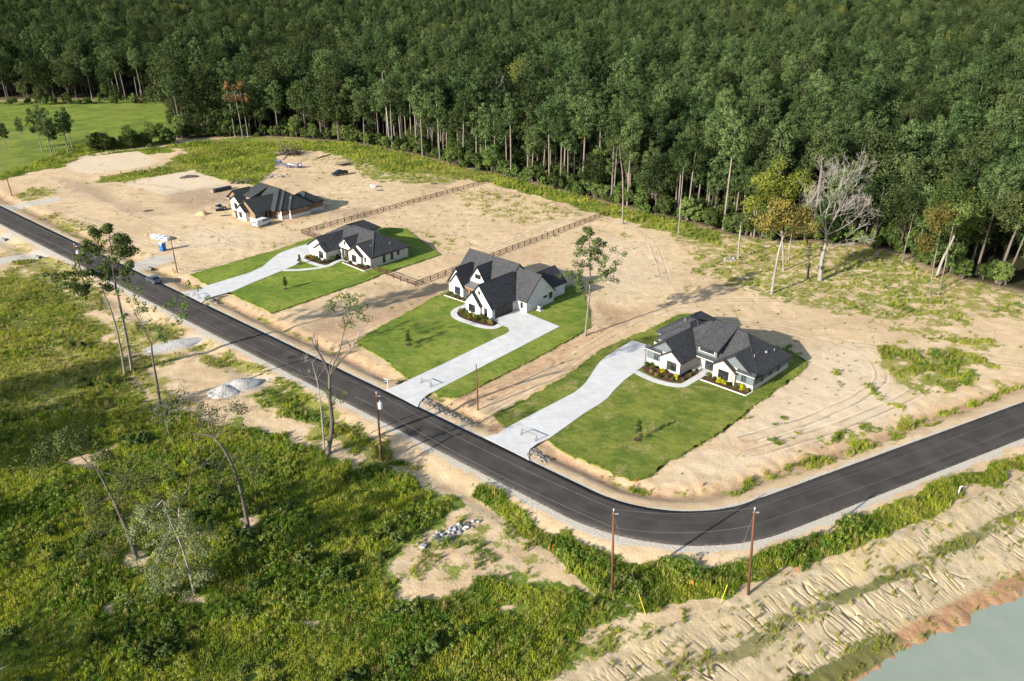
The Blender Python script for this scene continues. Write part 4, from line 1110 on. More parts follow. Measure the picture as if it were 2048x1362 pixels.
# garage wing
h.gwall(-7.0, 0, 0, 9.5, -3.5, 6.9, 2.75, 2.75, M_SIDING2); h.groof(-7.0, 0, 0, 10.2, -3.5, 6.95, 2.8, 2.8, fascia=(1, 0), fov=.35, ov=.3)
MB().prism([(-7.02, -.2), (.02, -.2), (.02, 2.55), (-3.5, 6.55), (-7.02, 2.55)], 'y', -.05, .1).build('brick_front', M_BRICK2, h.root)
h.gwall(-7.05, -2.85, -.6, .2, -4.95, 5.05, 2.7, 2.55, M_BRICK2, name='brick_gable'); h.groof(-7.05, -2.85, -.6, .3, -4.95, 5.16, 2.8, 2.65, fascia=(1, 0), fov=.3, lift=.03, ov=.25)
h.window('f', -.6, -6.1, -4.3, .55, 2.2, 2, 2, sill=M_TRIMW); h.window('f', -.05, -2.2, -1.35, .5, 2.1, 1, 2); h.window('f', -.05, -3.85, -3.3, 4.6, 5.4, 1, 1)
h.garage('r', .0, .75, 6.2, .02, 2.15, M_GDOOR, M_TRIMW)
h.bwall(.02, .1, .25, .4, 1.75, 2.0, M_BLACK, 'wall_lamp'); h.bwall(.02, .1, 6.55, 6.7, 1.75, 2.0, M_BLACK, 'wall_lamp')
# side block, ridge across
h.gwall(7.3, 16.1, -4.0, 2.85, 11.7, 7.25, 2.85, 2.85, M_SIDING2, axis='u'); h.groof(7.3, 16.1, -4.0, 2.85, 11.7, 7.35, 2.9, 2.9, axis='u', fascia=(0, 1), fov=.25, ov=.35)
h.battens('r', 2.85, 7.35, 16.1, 0, lambda c: 7.0 - abs(c - 11.7) * 1.01, M_SIDING2, .42); h.battens('f', 7.3, .2, 2.8, 0, 2.6, M_SIDING2, .42)
h.window('r', 2.87, 12.6, 13.9, 1.75, 2.2, 1, 1); h.window('r', 2.87, 14.5, 15.6, 1.1, 2.5, 1, 2); h.window('f', 7.28, 1.2, 1.85, .85, 2.1, 1, 2)
for b, z in ((13.7, 3.85), (14.1, 3.95), (10.0, 2.9)): h._bx(MB(), 'r', 2.87, b - .09, b + .09, z - .08, z + .08, 0, .12).build('wall_vent', M_METAL, h.root)
h._bx(MB(), 'r', 2.87, 8.2, 8.55, 1.2, 1.85, 0, .2).build('meter_box', M_METAL, h.root); h._bx(MB(), 'r', 2.87, 8.0, 8.1, .3, 1.4, 0, .1).build('conduit', M_METAL, h.root)
# main body
h.gwall(7.0, 17.2, -18.3, -3.6, 12.1, 8.0, 2.85, 2.85, M_SIDING2, axis='u'); h.groof(7.0, 17.2, -18.3, -3.6, 12.1, 8.1, 2.9, 2.9, axis='u', fascia=(1, 1), fov=.2, ov=.4)
# left wing
h.gwall(-17.8, -12.75, 4.8, 9, -15.25, 6.3, 2.8, 2.8, M_BRICK2); h.groof(-17.8, -12.75, 4.8, 9.6, -15.25, 6.4, 2.85, 2.85, fascia=(1, 0), fov=.35, ov=.3)
h.gwall(-16.7, -12.74, 4.25, 4.9, -14.72, 5.3, 2.95, 2.75, M_BRICK2, name='brick_gable'); h.groof(-16.7, -12.74, 4.25, 5.0, -14.72, 5.42, 2.95, 2.85, fascia=(1, 0), fov=.3, lift=.03, ov=.25)
h.window('f', 4.25, -15.35, -13.65, .5, 2.2, 2, 2, sill=M_TRIMW)
# gabled dormer
h.gwall(-13.0, -8.2, 6.75, 11, -10.6, 7.2, 4.0, 4.0, M_SIDING2, z0=3.0, name='dormer'); h.groof(-13.0, -8.2, 6.75, 11.2, -10.6, 7.3, 4.05, 4.05, fascia=(1, 0), fov=.35, ov=.2)
h.window('f', 6.75, -11.5, -9.8, 4.3, 5.35, 2, 1, frame=M_BROWNDOOR)
# porch
MB().prism([(4.5, 2.78), (7.2, 3.5), (7.2, 3.38), (4.5, 2.66)], 'x', -12.7, -7.1).build('porch_roof', M_PORCHROOF, h.root)
h.bwall(-12.65, -7.1, 4.55, 4.75, 2.38, 2.64, M_WOOD, 'beam')
for a in (-11.2, -9.2): h.bwall(a - .13, a + .13, 4.55, 4.8, 0, 2.4, M_WOOD, 'post')
h.door('f', 7.0, -11.0, -9.0, .1, 2.4, M_BROWNDOOR); h.bwall(-12.7, -7.1, 4.3, 7.1, -.1, .14, M_CONC, 'porch_slab')
# rear extension
h.gwall(-4.8, 1.7, 16, 21.3, -1.55, 5.6, 2.9, 2.9, M_SIDING2); h.groof(-4.8, 1.7, 15.5, 21.3, -1.55, 5.7, 2.95, 2.95, fascia=(0, 1), ov=.3); h.battens('r', 1.7, 16.1, 21.3, 0, 2.7, M_SIDING2, .42)
h.vent(-7.6, 13.4, 6.9, .06, .7); h.vent(-6, 13.1, 7.2, .06, .6); h.pipe([(-12.72, 4.1, 2.6), (-12.72, 4.1, .1)], M_METAL)
# ---------------------------------------------------------------- low white house
h3 = House('low_white_house', 'low mottled white brick house with a wide charcoal roof behind a rail fence', (-33.57, 178.81), 48.5, M_ROOF)
h = h3
EZ = 3.0
h.bwall(-19.2, -.02, .6, 11.8, -.3, EZ - .1, M_BRICK3); h.hip(-19.2, 0, .6, 11.9, EZ, .63)
ra, rz = -4.3, 5.3
h.gwall(-8.2, 0, 0, 7, ra, rz, 2.7, EZ, M_BRICK3); h.groof(-8.2, 0, 0, 7.5, ra, rz + .08, 2.8, EZ + .05, fascia=(1, 0), fov=.3, left=True)
h.gwall(-7.45, -2.85, -.65, .2, -5.25, 4.2, 3.0, 2.75, M_BRICK3, name='brick_gable'); h.groof(-7.45, -2.85, -.65, .4, -5.25, 4.42, 3.1, 2.85, fascia=(1, 0), fov=.3, lift=.03, ov=.28)
h.window('f', -.65, -6.25, -4.55, .6, 2.4, 2, 2, sill=M_TRIMW); h.window('f', 0, -2.3, -1.65, 1.2, 2.4, 1, 2)
for b0, b1, z0, z1 in ((3.7, 4.5, .55, 2.55), (6.2, 6.95, .6, 2.55), (8.3, 8.95, 1.25, 2.5)): h.window('r', 0, b0, b1, z0, z1, 1, 2)
la = -15.5
h.gwall(-19.3, -11.9, -3.65, 5, la, 5.3, 2.9, 2.9, M_BRICK3); h.groof(-19.3, -11.9, -3.65, 5, la, 5.4, 2.95, 2.95, fascia=(1, 0), fov=.35)
MB().prism([(-19.32, -.2), (-16.5, -.2), (-16.5, 4.5), (-19.32, 2.7)], 'y', -3.68, -3.5).build('painted_front', M_SIDING2, h.root)
h.gwall(-16.4, -11.88, -4.15, -3.5, -13.85, 4.2, 2.65, 2.85, M_BRICK3, name='brick_gable'); h.groof(-16.4, -11.88, -4.15, -3.3, -13.85, 4.4, 2.75, 2.95, fascia=(1, 0), fov=.3, lift=.03, ov=.28)
h.window('f', -4.15, -14.7, -12.95, .6, 2.35, 2, 2, sill=M_TRIMW)
# centre gable above the entry
h.gwall(-12.2, -7.4, .25, 6, -9.8, 5.45, 3.6, 3.6, M_SIDING2, z0=2.75, name='dormer'); h.groof(-12.2, -7.4, .25, 6.2, -9.8, 5.55, 3.65, 3.65, fascia=(1, 0), fov=.3, ov=.15)
h.window('f', .25, -10.15, -9.55, 3.75, 4.6, 1, 1, trim=M_TRIMW)
h.bwall(-11.9, -7.5, -.1, .2, 2.45, 2.75, M_FASCIA, 'beam'); h.bwall(-11.9, -7.5, -.9, .65, -.1, .12, M_CONC, 'porch_slab')
h.door('f', .6, -10.6, -9.2, .1, 2.4, M_BROWNDOOR); h.bwall(-11.3, -10.9, -.1, .25, 0, 2.5, M_SIDING2, 'post')
h.bwall(-22.5, -18, 3.5, 11, -.3, 2.8, M_BRICK3); h.hip(-22.5, -12, 3.5, 11.6, 2.95, .60)
h.bwall(-23, -17.5, 10, 17.2, -.3, EZ - .15, M_BRICK3); h.hip(-23, -17.5, 6, 17.2, EZ - .04, .65)
h.box_vent(-2.4, 4.8, 4.1); h.vent(-1.6, 7.5, 4.0, .06, .4); h.vent(-2.6, 2.4, 4.4, .06, .4); h.pipe([(-.05, -.2, 2.7), (-.05, -.2, .1)], M_TRIMW)
# ---------------------------------------------------------------- house under construction
h4 = House('unfinished_house', 'unfinished house with brown sheathing above pale brick and a dark roof', (-72.55, 216.98), 48.0, M_ROOF4)
h = h4
EZ = 2.95
h.bwall(-18.5, 1.0, 5.5, 16.4, -.2, 2.8, M_SHEATH); h.hip(-18.5, 3.0, 5.2, 16.6, EZ, .70, mat=M_ROOF4)
ra, rz = -3.3, 5.75
h.gwall(-7.6, -6.5, 0, 6, -7.0, 3.0, 2.6, 2.95, M_SHEATH, z0=-.2)
MB().prism([(-7.3, 2.6), (.6, 2.75), (ra, rz - .25)], 'y', -.02, .25).build('gable_sheathing', M_SHEATH, h.root)
h.groof(-7.6, 1.0, 0, 9.5, ra, rz, EZ, EZ, fascia=(1, 0), fov=.35)
h.gwall(-6.6, -2.2, -1.15, .4, -4.4, 4.35, 2.75, 2.7, M_BRICK4, name='brick_gable'); h.groof(-6.6, -2.2, -1.15, .2, -4.4, 4.5, 2.85, 2.8, fascia=(1, 0), fov=.3, lift=.02, ov=.3)
h.window('f', -1.15, -5.6, -4.1, .55, 2.15, 2, 2)
h.bwall(-2.2, .9, -.01, .22, 1.0, 2.7, M_SHEATH, 'sheathing'); h.bwall(-2.2, 1.0, -.08, .25, -.2, 1.0, M_BRICK4, 'brick_base')
for b in (1.9, 4.0, 6.0): h.bwall(.72, .95, b, b + .2, -.1, 2.8, M_SHEATH, 'post')
h.bwall(-2.2, .98, .0, 6.3, 2.55, 2.8, M_SHEATH, 'beam'); h.bwall(-3.2, -3.0, .3, 5.5, 0, 2.6, M_SIDING2, 'inner_wall'); h.bwall(-2.2, 1.0, 0, 6.4, -.2, .12, M_CONC, 'slab')
# stepped right side
for a1, b0, b1 in ((4.0, 6.5, 15.6), (5.0, 8.8, 15.4)):
    h.bwall(-6, a1, b0, b1, .95, 2.8, M_SHEATH); h.bwall(-6, a1 + .05, b0 - .06, b1 + .03, -.2, .95, M_BRICK4, 'brick_base'); h.hip(-10, a1, b0, b1 + .8, EZ + .01 * a1, .70, mat=M_ROOF4)
h.bwall(3.2, 4.0, 6.42, 6.5, .95, 2.75, M_BRICK4, 'brick_pier'); h.bwall(4.3, 5.0, 8.72, 8.8, .95, 2.75, M_BRICK4, 'brick_pier')
h.bwall(-4, 3.75, 15.4, 20.8, .95, 2.8, M_SHEATH); h.bwall(-4, 3.8, 15.4, 20.86, -.2, .95, M_BRICK4, 'brick_base'); h.hip(-4.5, 3.75, 14, 20.8, EZ, .68, mat=M_ROOF4)
h.window('r', 5.0, 11.6, 12.4, 1.9, 2.35, 1, 1, frame=M_TRIMW); h.window('r', 5.0, 13.4, 14.1, 1.9, 2.35, 1, 1, frame=M_TRIMW)
# left wing
la = -15.4
h.gwall(-19.4, -11.5, 3.3, 9, la, 5.65, EZ, EZ, M_SHEATH, z0=1.0); h.bwall(-16, -11.45, 3.25, 9, -.2, 1.0, M_BRICK4, 'brick_base'); h.groof(-19.4, -11.5, 3.3, 9, la, 5.75, EZ, EZ, fascia=(1, 0), fov=.35)
h.pent(-19.8, -16.6, 3.3, 3.4, .5, .5)
h.gwall(-16.8, -12.0, 2.75, 3.5, -14.0, 4.4, 2.75, 2.8, M_BRICK4, name='brick_gable'); h.groof(-16.8, -12.0, 2.75, 3.6, -14.0, 4.52, 2.85, 2.9, fascia=(1, 0), fov=.3, lift=.03, ov=.3)
h.window('f', 2.75, -14.8, -13.2, .6, 2.2, 2, 2); h.bwall(-19.2, -19.0, 3.3, 3.5, 0, 1.0, M_SHEATH, 'post')
# dormer
h.bwall(-12.0, -8.4, 5.2, 9.5, 3.3, 4.6, M_SHEATH, 'dormer'); MB().prism([(4.5, 4.55), (11.0, 6.95), (11.0, 6.8), (4.5, 4.4)], 'x', -12.5, -7.9).build('dormer_roof', M_ROOF4, h.root)
MB().prism([(5.2, 4.5), (5.2, 3.2), (9.6, 6.0), (9.6, 6.3)], 'x', -8.42, -8.36).build('dormer_cheek', M_SHEATH, h.root)
h.window('f', 5.2, -11.5, -8.9, 3.75, 4.4, 2, 1, frame=M_TRIMW); h.bwall(-11.8, -7.6, 4.3, 5.4, 0, .1, M_CONC, 'porch_slab'); h.box_vent(2.4, 11.0, 5.0); h.vent(1.5, 12.6, 5.0, .06, .3)

# ---------------------------------------------------------------- rail fences
M_FENCE = streaky('stained_fence', (.055, .022, .016), (.095, .042, .028), 5, .85, .2, .3)
POST_ME = MB().box(-.07, .07, -.07, .07, -.4, 1.32).mesh('post'); POST_ME.materials.append(M_FENCE)
def fence(label, path, step=2.38, group=None):
    o = path[0]
    root = tag(empty('rail_fence', (o[0], o[1], 0)), label, 'fence', group)
    first = True
    for a, b in zip(path[:-1], path[1:]):
        a = np.array(a); b = np.array(b); L = np.hypot(*(b - a)); k = max(1, round(L / step)); d = (b - a) / L; w = L / k
        rail = MB().box(0, w - .01, -.02, .02, -.07, .07).mesh('rail'); rail.materials.append(M_FENCE)
        an = math.atan2(d[1], d[0])
        for i in range(k + 1):
            p = a + d * w * i; z = tz(*p)
            if not (i == 0 and not first):
                q = new_obj('post', POST_ME, root); q.location = (p[0] - o[0], p[1] - o[1], z); q.rotation_euler = (R(random.uniform(-1, 1)), R(random.uniform(-1, 1)), an)
            if i < k:
                p2 = p + d * w; z2 = tz(*p2)
                for hh in (.32, .74, 1.16):
                    q = new_obj('rail', rail, root); q.location = (p[0] - o[0] - .09 * d[1], p[1] - o[1] + .09 * d[0], z + hh + random.uniform(-.015, .015)); q.rotation_euler = (0, -math.atan2(z2 - z, w), an)
        first = False
    return root
fence('dark rail fence running behind the low white house to the verge', [(-50.38, 200.64), (-56.55, 206.20), (-7.87, 261.95)])
fence('dark rail fence running behind the tall white house from the low house corner', [(-33.03, 178.19), (-21.87, 167.74), (28.35, 225.42)])

# ---------------------------------------------------------------- utility poles and wires
M_POLE = streaky('utility_pole_wood', (.085, .036, .020), (.14, .062, .034), 3, .9, .2, .4, (1, 1, .05))
M_PORC = plain('insulator', (.42, .43, .44), .4, .5)
M_TANK = plain('transformer_grey', (.50, .52, .53), .5, .4)
M_WIRE = plain('aluminium_wire', (.24, .23, .215), .5, .5, .5)
M_YELLOW = plain('yellow_guard', (.72, .50, .03), .6, .3)
def pole(label, base, h, lean=(0, 0), tank=False, arm=True, r=.17):
    z = tz(*base)
    root = tag(empty('utility_pole', (base[0], base[1], z)), label, 'utility pole', 'utility poles along the road')
    MB().tube([(0, 0, -.6), (lean[0] * .5, lean[1] * .5, h * .5), (lean[0], lean[1], h)], [r, r * .85, r * .68], 10).build('shaft', M_POLE, root, True)
    tx, ty = lean
    if arm:
        MB().cyl((tx, ty, h), (tx, ty, h + .3), .045, 8).build('pole_top_pin', M_METAL, root)
        i = MB(); i.cyl((tx, ty, h + .28), (tx, ty, h + .48), .09, 10).build('insulator', M_PORC, root)
        MB().box(tx - .12, tx + .55, ty - .05, ty + .05, h - .25, h - .13).build('bracket', M_METAL, root)
    if tank:
        t = MB().tube([(tx * .85 + .42, ty * .85 - .1, h - 2.2), (tx * .85 + .42, ty * .85 - .1, h - 2.1), (tx * .85 + .42, ty * .85 - .1, h - 1.25), (tx * .85 + .42, ty * .85 - .1, h - 1.15)], [.27, .31, .31, .22], 14).build('transformer', M_TANK, root)
        MB().cyl((tx * .85 + .42, ty * .85 - .1, h - 1.15), (tx * .85 + .42, ty * .85 - .1, h - .8), .06, 8).build('bushing', M_PORC, t)
    MB().box(-r - .05, -r + .02, -.03, .03, .3, 2.6).build('ground_wire_cover', M_METAL, root)
    return Vector((base[0] + tx, base[1] + ty, z + h))
def wire(label, p, q, sag=.8, r=.010, mat=None, name='wire'):
    p = Vector(p); q = Vector(q); m = MB(); pts = []
    for i in range(15):
        t = i / 14; c = p.lerp(q, t); c.z -= 4 * sag * t * (1 - t); pts.append(c - p)
    o = m.tube(pts, r, 5).build(name, mat or M_WIRE); o.location = p
    return tag(o, label, 'wire', 'overhead wires')
PP = {}
PP[1] = pole('brown wooden utility pole in tall grass at the bend with one guy wire', (11.58, 70.72), 11.7, (-.45, .05))
PP[2] = pole('brown leaning utility pole standing at the edge of the sandy track', (27.38, 70.72), 11.7, (-.75, .3))
PP[3] = pole('utility pole with grey transformer across the road from the second driveway', (-19.20, 98.36), 11.0, (.05, 0), True)
PP[4] = pole('short bare service pole beside the driveway of the tall white house', (-5.56, 112.88), 8.3, (-.15, 0), False, False, .13)
PP[5] = pole('utility pole with grey transformer beside the two roadside pines', (-93.72, 162.87), 11.4, (-.05, 0), True)
PP[6] = pole('short service pole near the blue portable toilet', (-78.78, 176.33), 8.7, (-.1, 0), False, False, .13)
PP[7] = pole('far utility pole beside the muddy puddle at the road', (-156.65, 244.90), 8.4, (-.2, 0), False, False, .15)
PP[8] = PP[5] + Vector((-95, 82, 0)); PP[9] = PP[2] + Vector((58, 30, 0))
up = Vector((0, 0, .45)); dn = Vector((0, 0, -2.0))
for a, b, la, lb in ((1, 3, 'bend pole', 'second driveway pole'), (3, 5, 'second driveway pole', 'pine pole'), (1, 2, 'bend pole', 'sandy track pole'), (5, 8, 'pine pole', 'far left along the road'), (2, 9, 'sandy track pole', 'right along the second road leg')):
    wire('upper wire from the %s to the %s' % (la, lb) if b < 8 else 'upper wire from the %s running %s' % (la, lb), PP[a] + up, PP[b] + up, .7)
    wire('lower wire from the %s to the %s' % (la, lb) if b < 8 else 'lower wire from the %s running %s' % (la, lb), PP[a] + dn, PP[b] + dn, .9, .012)
wire('thin service wire over the road to the short pole by the tall house', PP[3] + dn, PP[4] - Vector((0, 0, .3)), .5, .011)
wire('thin service wire over the road to the pole near the toilet', PP[5] + dn, PP[6] - Vector((0, 0, .3)), .5, .011)
def guy(label, top, foot):
    f = Vector((foot[0], foot[1], tz(*foot)))
    root = tag(empty('guy_wire', f), label, 'guy wire', 'guy wires of the poles')
    MB().cyl((0, 0, 0), top - f, .012, 5).build('cable', M_WIRE, root)
    d = (top - f).normalized()
    MB().tube([d * .1, d * 2.6], .035, 6).build('yellow_guard', M_YELLOW, root)
    MB().cyl((0, 0, -.2), (0, 0, .2), .04, 6).build('anchor', M_METAL, root)
guy('guy wire with yellow guard right of the bend pole', PP[1] - Vector((0, 0, .5)), (14.97, 67.51))
guy('guy wire with yellow guard left of the sandy track pole', PP[2] - Vector((0, 0, .5)), (23.79, 69.29))

# ---------------------------------------------------------------- vehicles
def paint(name, c, rough=.25, spec=.5, metal=.0):
    n = N(name); f = n.noise(3, 3, .5, n.obj())
    n.princ(n.mix(n.ramp(f, .4, .7, 0, .2), c, tuple(min(1, q * 1.25 + .01) for q in c)), rough, spec, metal); return n.m
M_CARBLUE = paint('blue_grey_paint', (.045, .065, .085)); M_WHITE = paint('white_paint', (.62, .62, .62), .35); M_CARBLACK = paint('black_paint', (.016, .016, .018), .2)
M_TYRE = plain('tyre', (.018, .018, .018), .9, .1); M_RIM = plain('rim', (.42, .42, .43), .35, .5, .7); M_RED = plain('tail_lens', (.25, .01, .01), .3, .5); M_LENS = plain('head_lens', (.60, .60, .58), .15, .6); M_CHROME = plain('chrome', (.5, .5, .51), .2, .5, .9)
M_TINT = plain('tinted_glass', (.010, .012, .016), .08, .6)

def profile(outline, wf, name, mat, parent):
    m = MB(); n = len(outline)
    L = [(x, wf(x, z), z) for x, z in outline]; Rr = [(x, -wf(x, z), z) for x, z in outline]
    fs = [tuple(range(n)), tuple(range(2 * n - 1, n - 1, -1))] + [(i, n + i, n + (i + 1) % n, (i + 1) % n) for i in range(n)]
    m.raw(L + Rr, fs); o = m.build(name, mat, parent)
    bm = bmesh.new(); bm.from_mesh(o.data); bmesh.ops.triangulate(bm, faces=[f for f in bm.faces if len(f.verts) > 4]); bmesh.ops.recalc_face_normals(bm, faces=bm.faces); bm.to_mesh(o.data); bm.free()
    return o
def wheels(root, xs, y, r, w=.22):
    for x in xs:
        for sg in (-1, 1):
            t = MB().tube([(x, sg * (y - w), r), (x, sg * (y - .03), r), (x, sg * y, r)], [r, r, r * .9], 16).build('wheel', M_TYRE, root)
            MB().tube([(x, sg * (y - .02), r), (x, sg * (y + .015), r)], [r * .62, r * .55], 12).build('rim', M_RIM, t)
def boxp(name, mat, parent, *b): return MB().box(*b).build(name, mat, parent)

def sedan(loc, ang):
    root = tag(empty('sedan', (*loc, .095), R(ang)), 'dark blue grey sedan driving along the asphalt road', 'car')
    wf = lambda x, z: .90 - .06 * max(0, abs(x) - 1.7) - .05 * max(0, z - .8)
    b = profile([(-2.25, .28), (-2.36, .5), (-2.34, .8), (-2.2, .99), (-1.5, 1.04), (.9, .98), (1.7, .86), (2.2, .72), (2.36, .5), (2.28, .27)], wf, 'body', M_CARBLUE, root)
    gw = lambda x, z: .84 - .36 * max(0, z - .98)
    profile([(-1.85, 1.0), (-1.05, 1.41), (-.2, 1.46), (.35, 1.42), (1.2, .96)], gw, 'cabin_glass', M_TINT, root)
    rw = lambda x, z: .72 - .0 * z
    r = profile([(-1.12, 1.39), (-1.0, 1.435), (-.2, 1.485), (.3, 1.45), (.42, 1.40)], rw, 'roof_panel', M_CARBLUE, root)
    for sg in (-1, 1):
        for p, q in (((1.2, .84, .97), (.38, .70, 1.43)), ((-.25, .86, 1.0), (-.25, .70, 1.46)), ((-1.85, .84, 1.0), (-1.05, .70, 1.42))):
            MB().bar((p[0], sg * p[1], p[2]), (q[0], sg * q[1], q[2]), .07, .05).build('pillar', M_CARBLUE, root)
        boxp('headlight', M_LENS, root, 2.16, 2.33, sg * .72 - .14, sg * .72 + .14, .58, .70); boxp('taillight', M_RED, root, -2.385, -2.3, sg * .70 - .16, sg * .70 + .16, .72, .86)
        boxp('mirror', M_CARBLUE, root, .75, .9, sg * .95 - .1, sg * .95 + .1, .98, 1.1)
    boxp('number_plate', M_WHITE, root, -2.39, -2.36, -.25, .25, .55, .68); boxp('bumper', M_STEEL, root, -2.40, -2.30, -.7, .7, .32, .46)
    wheels(root, (-1.4, 1.4), .91, .33)
sedan((-81.75, 170.01), 139.1)

def van(loc, ang):
    root = tag(empty('cargo_van', (*loc, tz(*loc)), R(ang)), 'white cargo van with dark windows parked at the unfinished house', 'van')
    wf = lambda x, z: .98 - .16 * max(0, z - 1.2) - .1 * max(0, x - 2.0)
    profile([(-2.75, .42), (-2.8, .7), (-2.74, 1.4), (-2.62, 2.0), (-2.45, 2.1), (1.0, 2.1), (1.3, 2.0), (1.95, 1.35), (2.6, 1.15), (2.78, .9), (2.8, .45)], wf, 'body', M_WHITE, root)
    for sg in (-1, 1):
        for x0, x1 in ((-.55, .0), (.08, .62)): boxp('side_window', M_TINT, root, x0, x1, sg * .905 - .02, sg * .905 + .02, 1.35, 1.8)
        MB().prism([(.75, 1.32), (1.75, 1.32), (1.3, 1.80), (.75, 1.80)], 'y', sg * .91 - .02, sg * .91 + .02).build('door_window', M_TINT, root)
        boxp('rear_window', M_TINT, root, -2.76, -2.66, sg * .42 - .28, sg * .42 + .28, 1.35, 1.78); boxp('taillight', M_RED, root, -2.82, -2.74, sg * .85 - .06, sg * .85 + .06, .9, 1.35)
        boxp('headlight', M_LENS, root, 2.7, 2.81, sg * .68 - .16, sg * .68 + .16, .78, .98); boxp('mirror', M_STEEL, root, 1.45, 1.6, sg * 1.08 - .1, sg * 1.08 + .1, 1.25, 1.55)
    MB().bar((1.36, 0, 1.98), (1.93, 0, 1.42), 1.55, .04).build('windscreen', M_TINT, root)
    boxp('bumper', M_STEEL, root, -2.9, -2.78, -.85, .85, .45, .6)
    wheels(root, (-1.75, 1.75), .97, .37)
van(((-69.5 - 67.7) / 2 - .9, (212 + 215.5) / 2 + .5), 61)

def pickup(loc, ang):
    root = tag(empty('pickup_truck', (*loc, tz(*loc)), R(ang)), 'black pickup truck parked on the sand near the flat trailer', 'pickup truck')
    wf = lambda x, z: .98 - .08 * max(0, abs(x) - 2.3)
    profile([(-2.85, .5), (-2.9, .75), (-2.86, 1.12), (-.9, 1.14), (.9, 1.15), (1.4, 1.12), (2.5, 1.02), (2.85, .85), (2.88, .5)], wf, 'body', M_CARBLACK, root)
    gw = lambda x, z: .92 - .3 * max(0, z - 1.15)
    profile([(-1.05, 1.14), (-.9, 1.78), (.55, 1.80), (1.45, 1.13)], gw, 'cab_glass', M_TINT, root)
    profile([(-.96, 1.74), (-.85, 1.83), (.5, 1.86), (.72, 1.74)], lambda x, z: .76, 'roof_panel', M_CARBLACK, root)
    boxp('bed_floor', M_STEEL, root, -2.75, -1.1, -.8, .8, 1.135, 1.16)
    for sg in (-1, 1):
        boxp('bed_rail', M_CARBLACK, root, -2.86, -1.08, sg * .9 - .07, sg * .9 + .07, 1.13, 1.34); boxp('headlight', M_LENS, root, 2.72, 2.89, sg * .74 - .16, sg * .74 + .16, .78, .94); boxp('taillight', M_RED, root, -2.93, -2.84, sg * .86 - .08, sg * .86 + .08, .8, 1.2)
        boxp('mirror', M_CARBLACK, root, .95, 1.1, sg * 1.08 - .12, sg * 1.08 + .12, 1.2, 1.42)
    boxp('tailgate', M_CARBLACK, root, -2.9, -2.83, -.83, .83, 1.12, 1.34); boxp('grille', M_CHROME, root, 2.84, 2.91, -.5, .5, .62, .92); boxp('bumper', M_CHROME, root, 2.86, 2.98, -.9, .9, .42, .6)
    wheels(root, (-1.85, 1.85), 1.0, .40, .26)
pickup((-59.3, 271.7), 216)

M_TRAILBLUE = plain('blue_trailer_paint', (.06, .09, .28), .5, .4); M_TRAILBLK = plain('black_trailer_paint', (.02, .02, .021), .55, .4); M_PLANK = streaky('deck_planks', (.20, .16, .12), (.32, .27, .21), 3, .9, .1, .2, (.1, 1, 1))
def trailer(label, loc, ang, L, mat, goose, load=None):
    root = tag(empty('flat_trailer', (*loc, tz(*loc)), R(ang)), label, 'trailer')
    for sg in (-1, 1): boxp('side_beam', mat, root, -L / 2, L / 2, sg * 1.1 - .06, sg * 1.1 + .06, .62, .85)
    n = int(L / .45); me = MB().box(0, .40, -1.04, 1.04, .80, .86).mesh('deck_plank'); me.materials.append(M_PLANK)
    for i in range(n): o = new_obj('deck_plank', me, root); o.location = (-L / 2 + .03 + i * L / n, 0, 0)
    boxp('cross_member', mat, root, -L / 2, -L / 2 + .1, -1.1, 1.1, .62, .84); boxp('cross_member', mat, root, L / 2 - .1, L / 2, -1.1, 1.1, .62, .84)
    if goose:
        MB().bar((-L / 2, 0, .75), (-L / 2 - .5, 0, 1.9), .5, .22).build('gooseneck', mat, root); MB().bar((-L / 2 - .4, 0, 1.85), (-L / 2 - 2.1, 0, 1.95), .4, .25).build('gooseneck_beam', mat, root); MB().cyl((-L / 2 - 2.0, 0, .05), (-L / 2 - 2.0, 0, 1.9), .09, 8).build('jack_leg', mat, root)
        for sg in (-1, 1): MB().cyl((-L / 2 - .6, sg * .8, .0), (-L / 2 - .6, sg * .8, 1.7), .07, 8).build('stand_leg', mat, root)
    else:
        MB().bar((-L / 2, .8, .72), (-L / 2 - 1.3, 0, .6), .1, .12).build('tongue', mat, root); MB().bar((-L / 2, -.8, .72), (-L / 2 - 1.3, 0, .6), .1, .12).build('tongue', mat, root)
    for sg in (-1, 1):
        MB().bar((L / 2, sg * .7, .8), (L / 2 + .35, sg * .7, 2.3), .5, .07).build('loading_ramp', mat, root)
        boxp('mudguard', mat, root, -1.1, 1.1, sg * 1.28 - .14, sg * 1.28 + .14, .82, .88)
    wheels(root, (-.55, .55), 1.4, .38, .22)
    return root
trailer('blue and black gooseneck flat trailer parked below the brush pile', (-79.2, 284.0), -26, 8.2, M_TRAILBLUE, True)
trailer('black flat trailer with raised ramps behind the pickup', (-60.9, 286.8), 47, 4.8, M_TRAILBLK, False)
# scrap lumber on the blue trailer
for k, (x, y, l, a) in enumerate(((-78.5, 283.6, 3.4, -20), (-77.2, 283.1, 2.6, -35), (-76.0, 282.6, 3.0, -26))):
    o = MB().box(-l / 2, l / 2, -.35, .35, 0, .3).build('lumber_bundle', M_TRIMW if k != 1 else M_PLANK); o.location = (x, y, .78); o.rotation_euler[2] = R(a); tag(o, ('pale board bundle nearest the gooseneck on the blue trailer', 'grey board bundle in the middle of the blue trailer', 'pale board bundle at the tail of the blue trailer')[k], 'lumber', 'boards on the blue trailer')

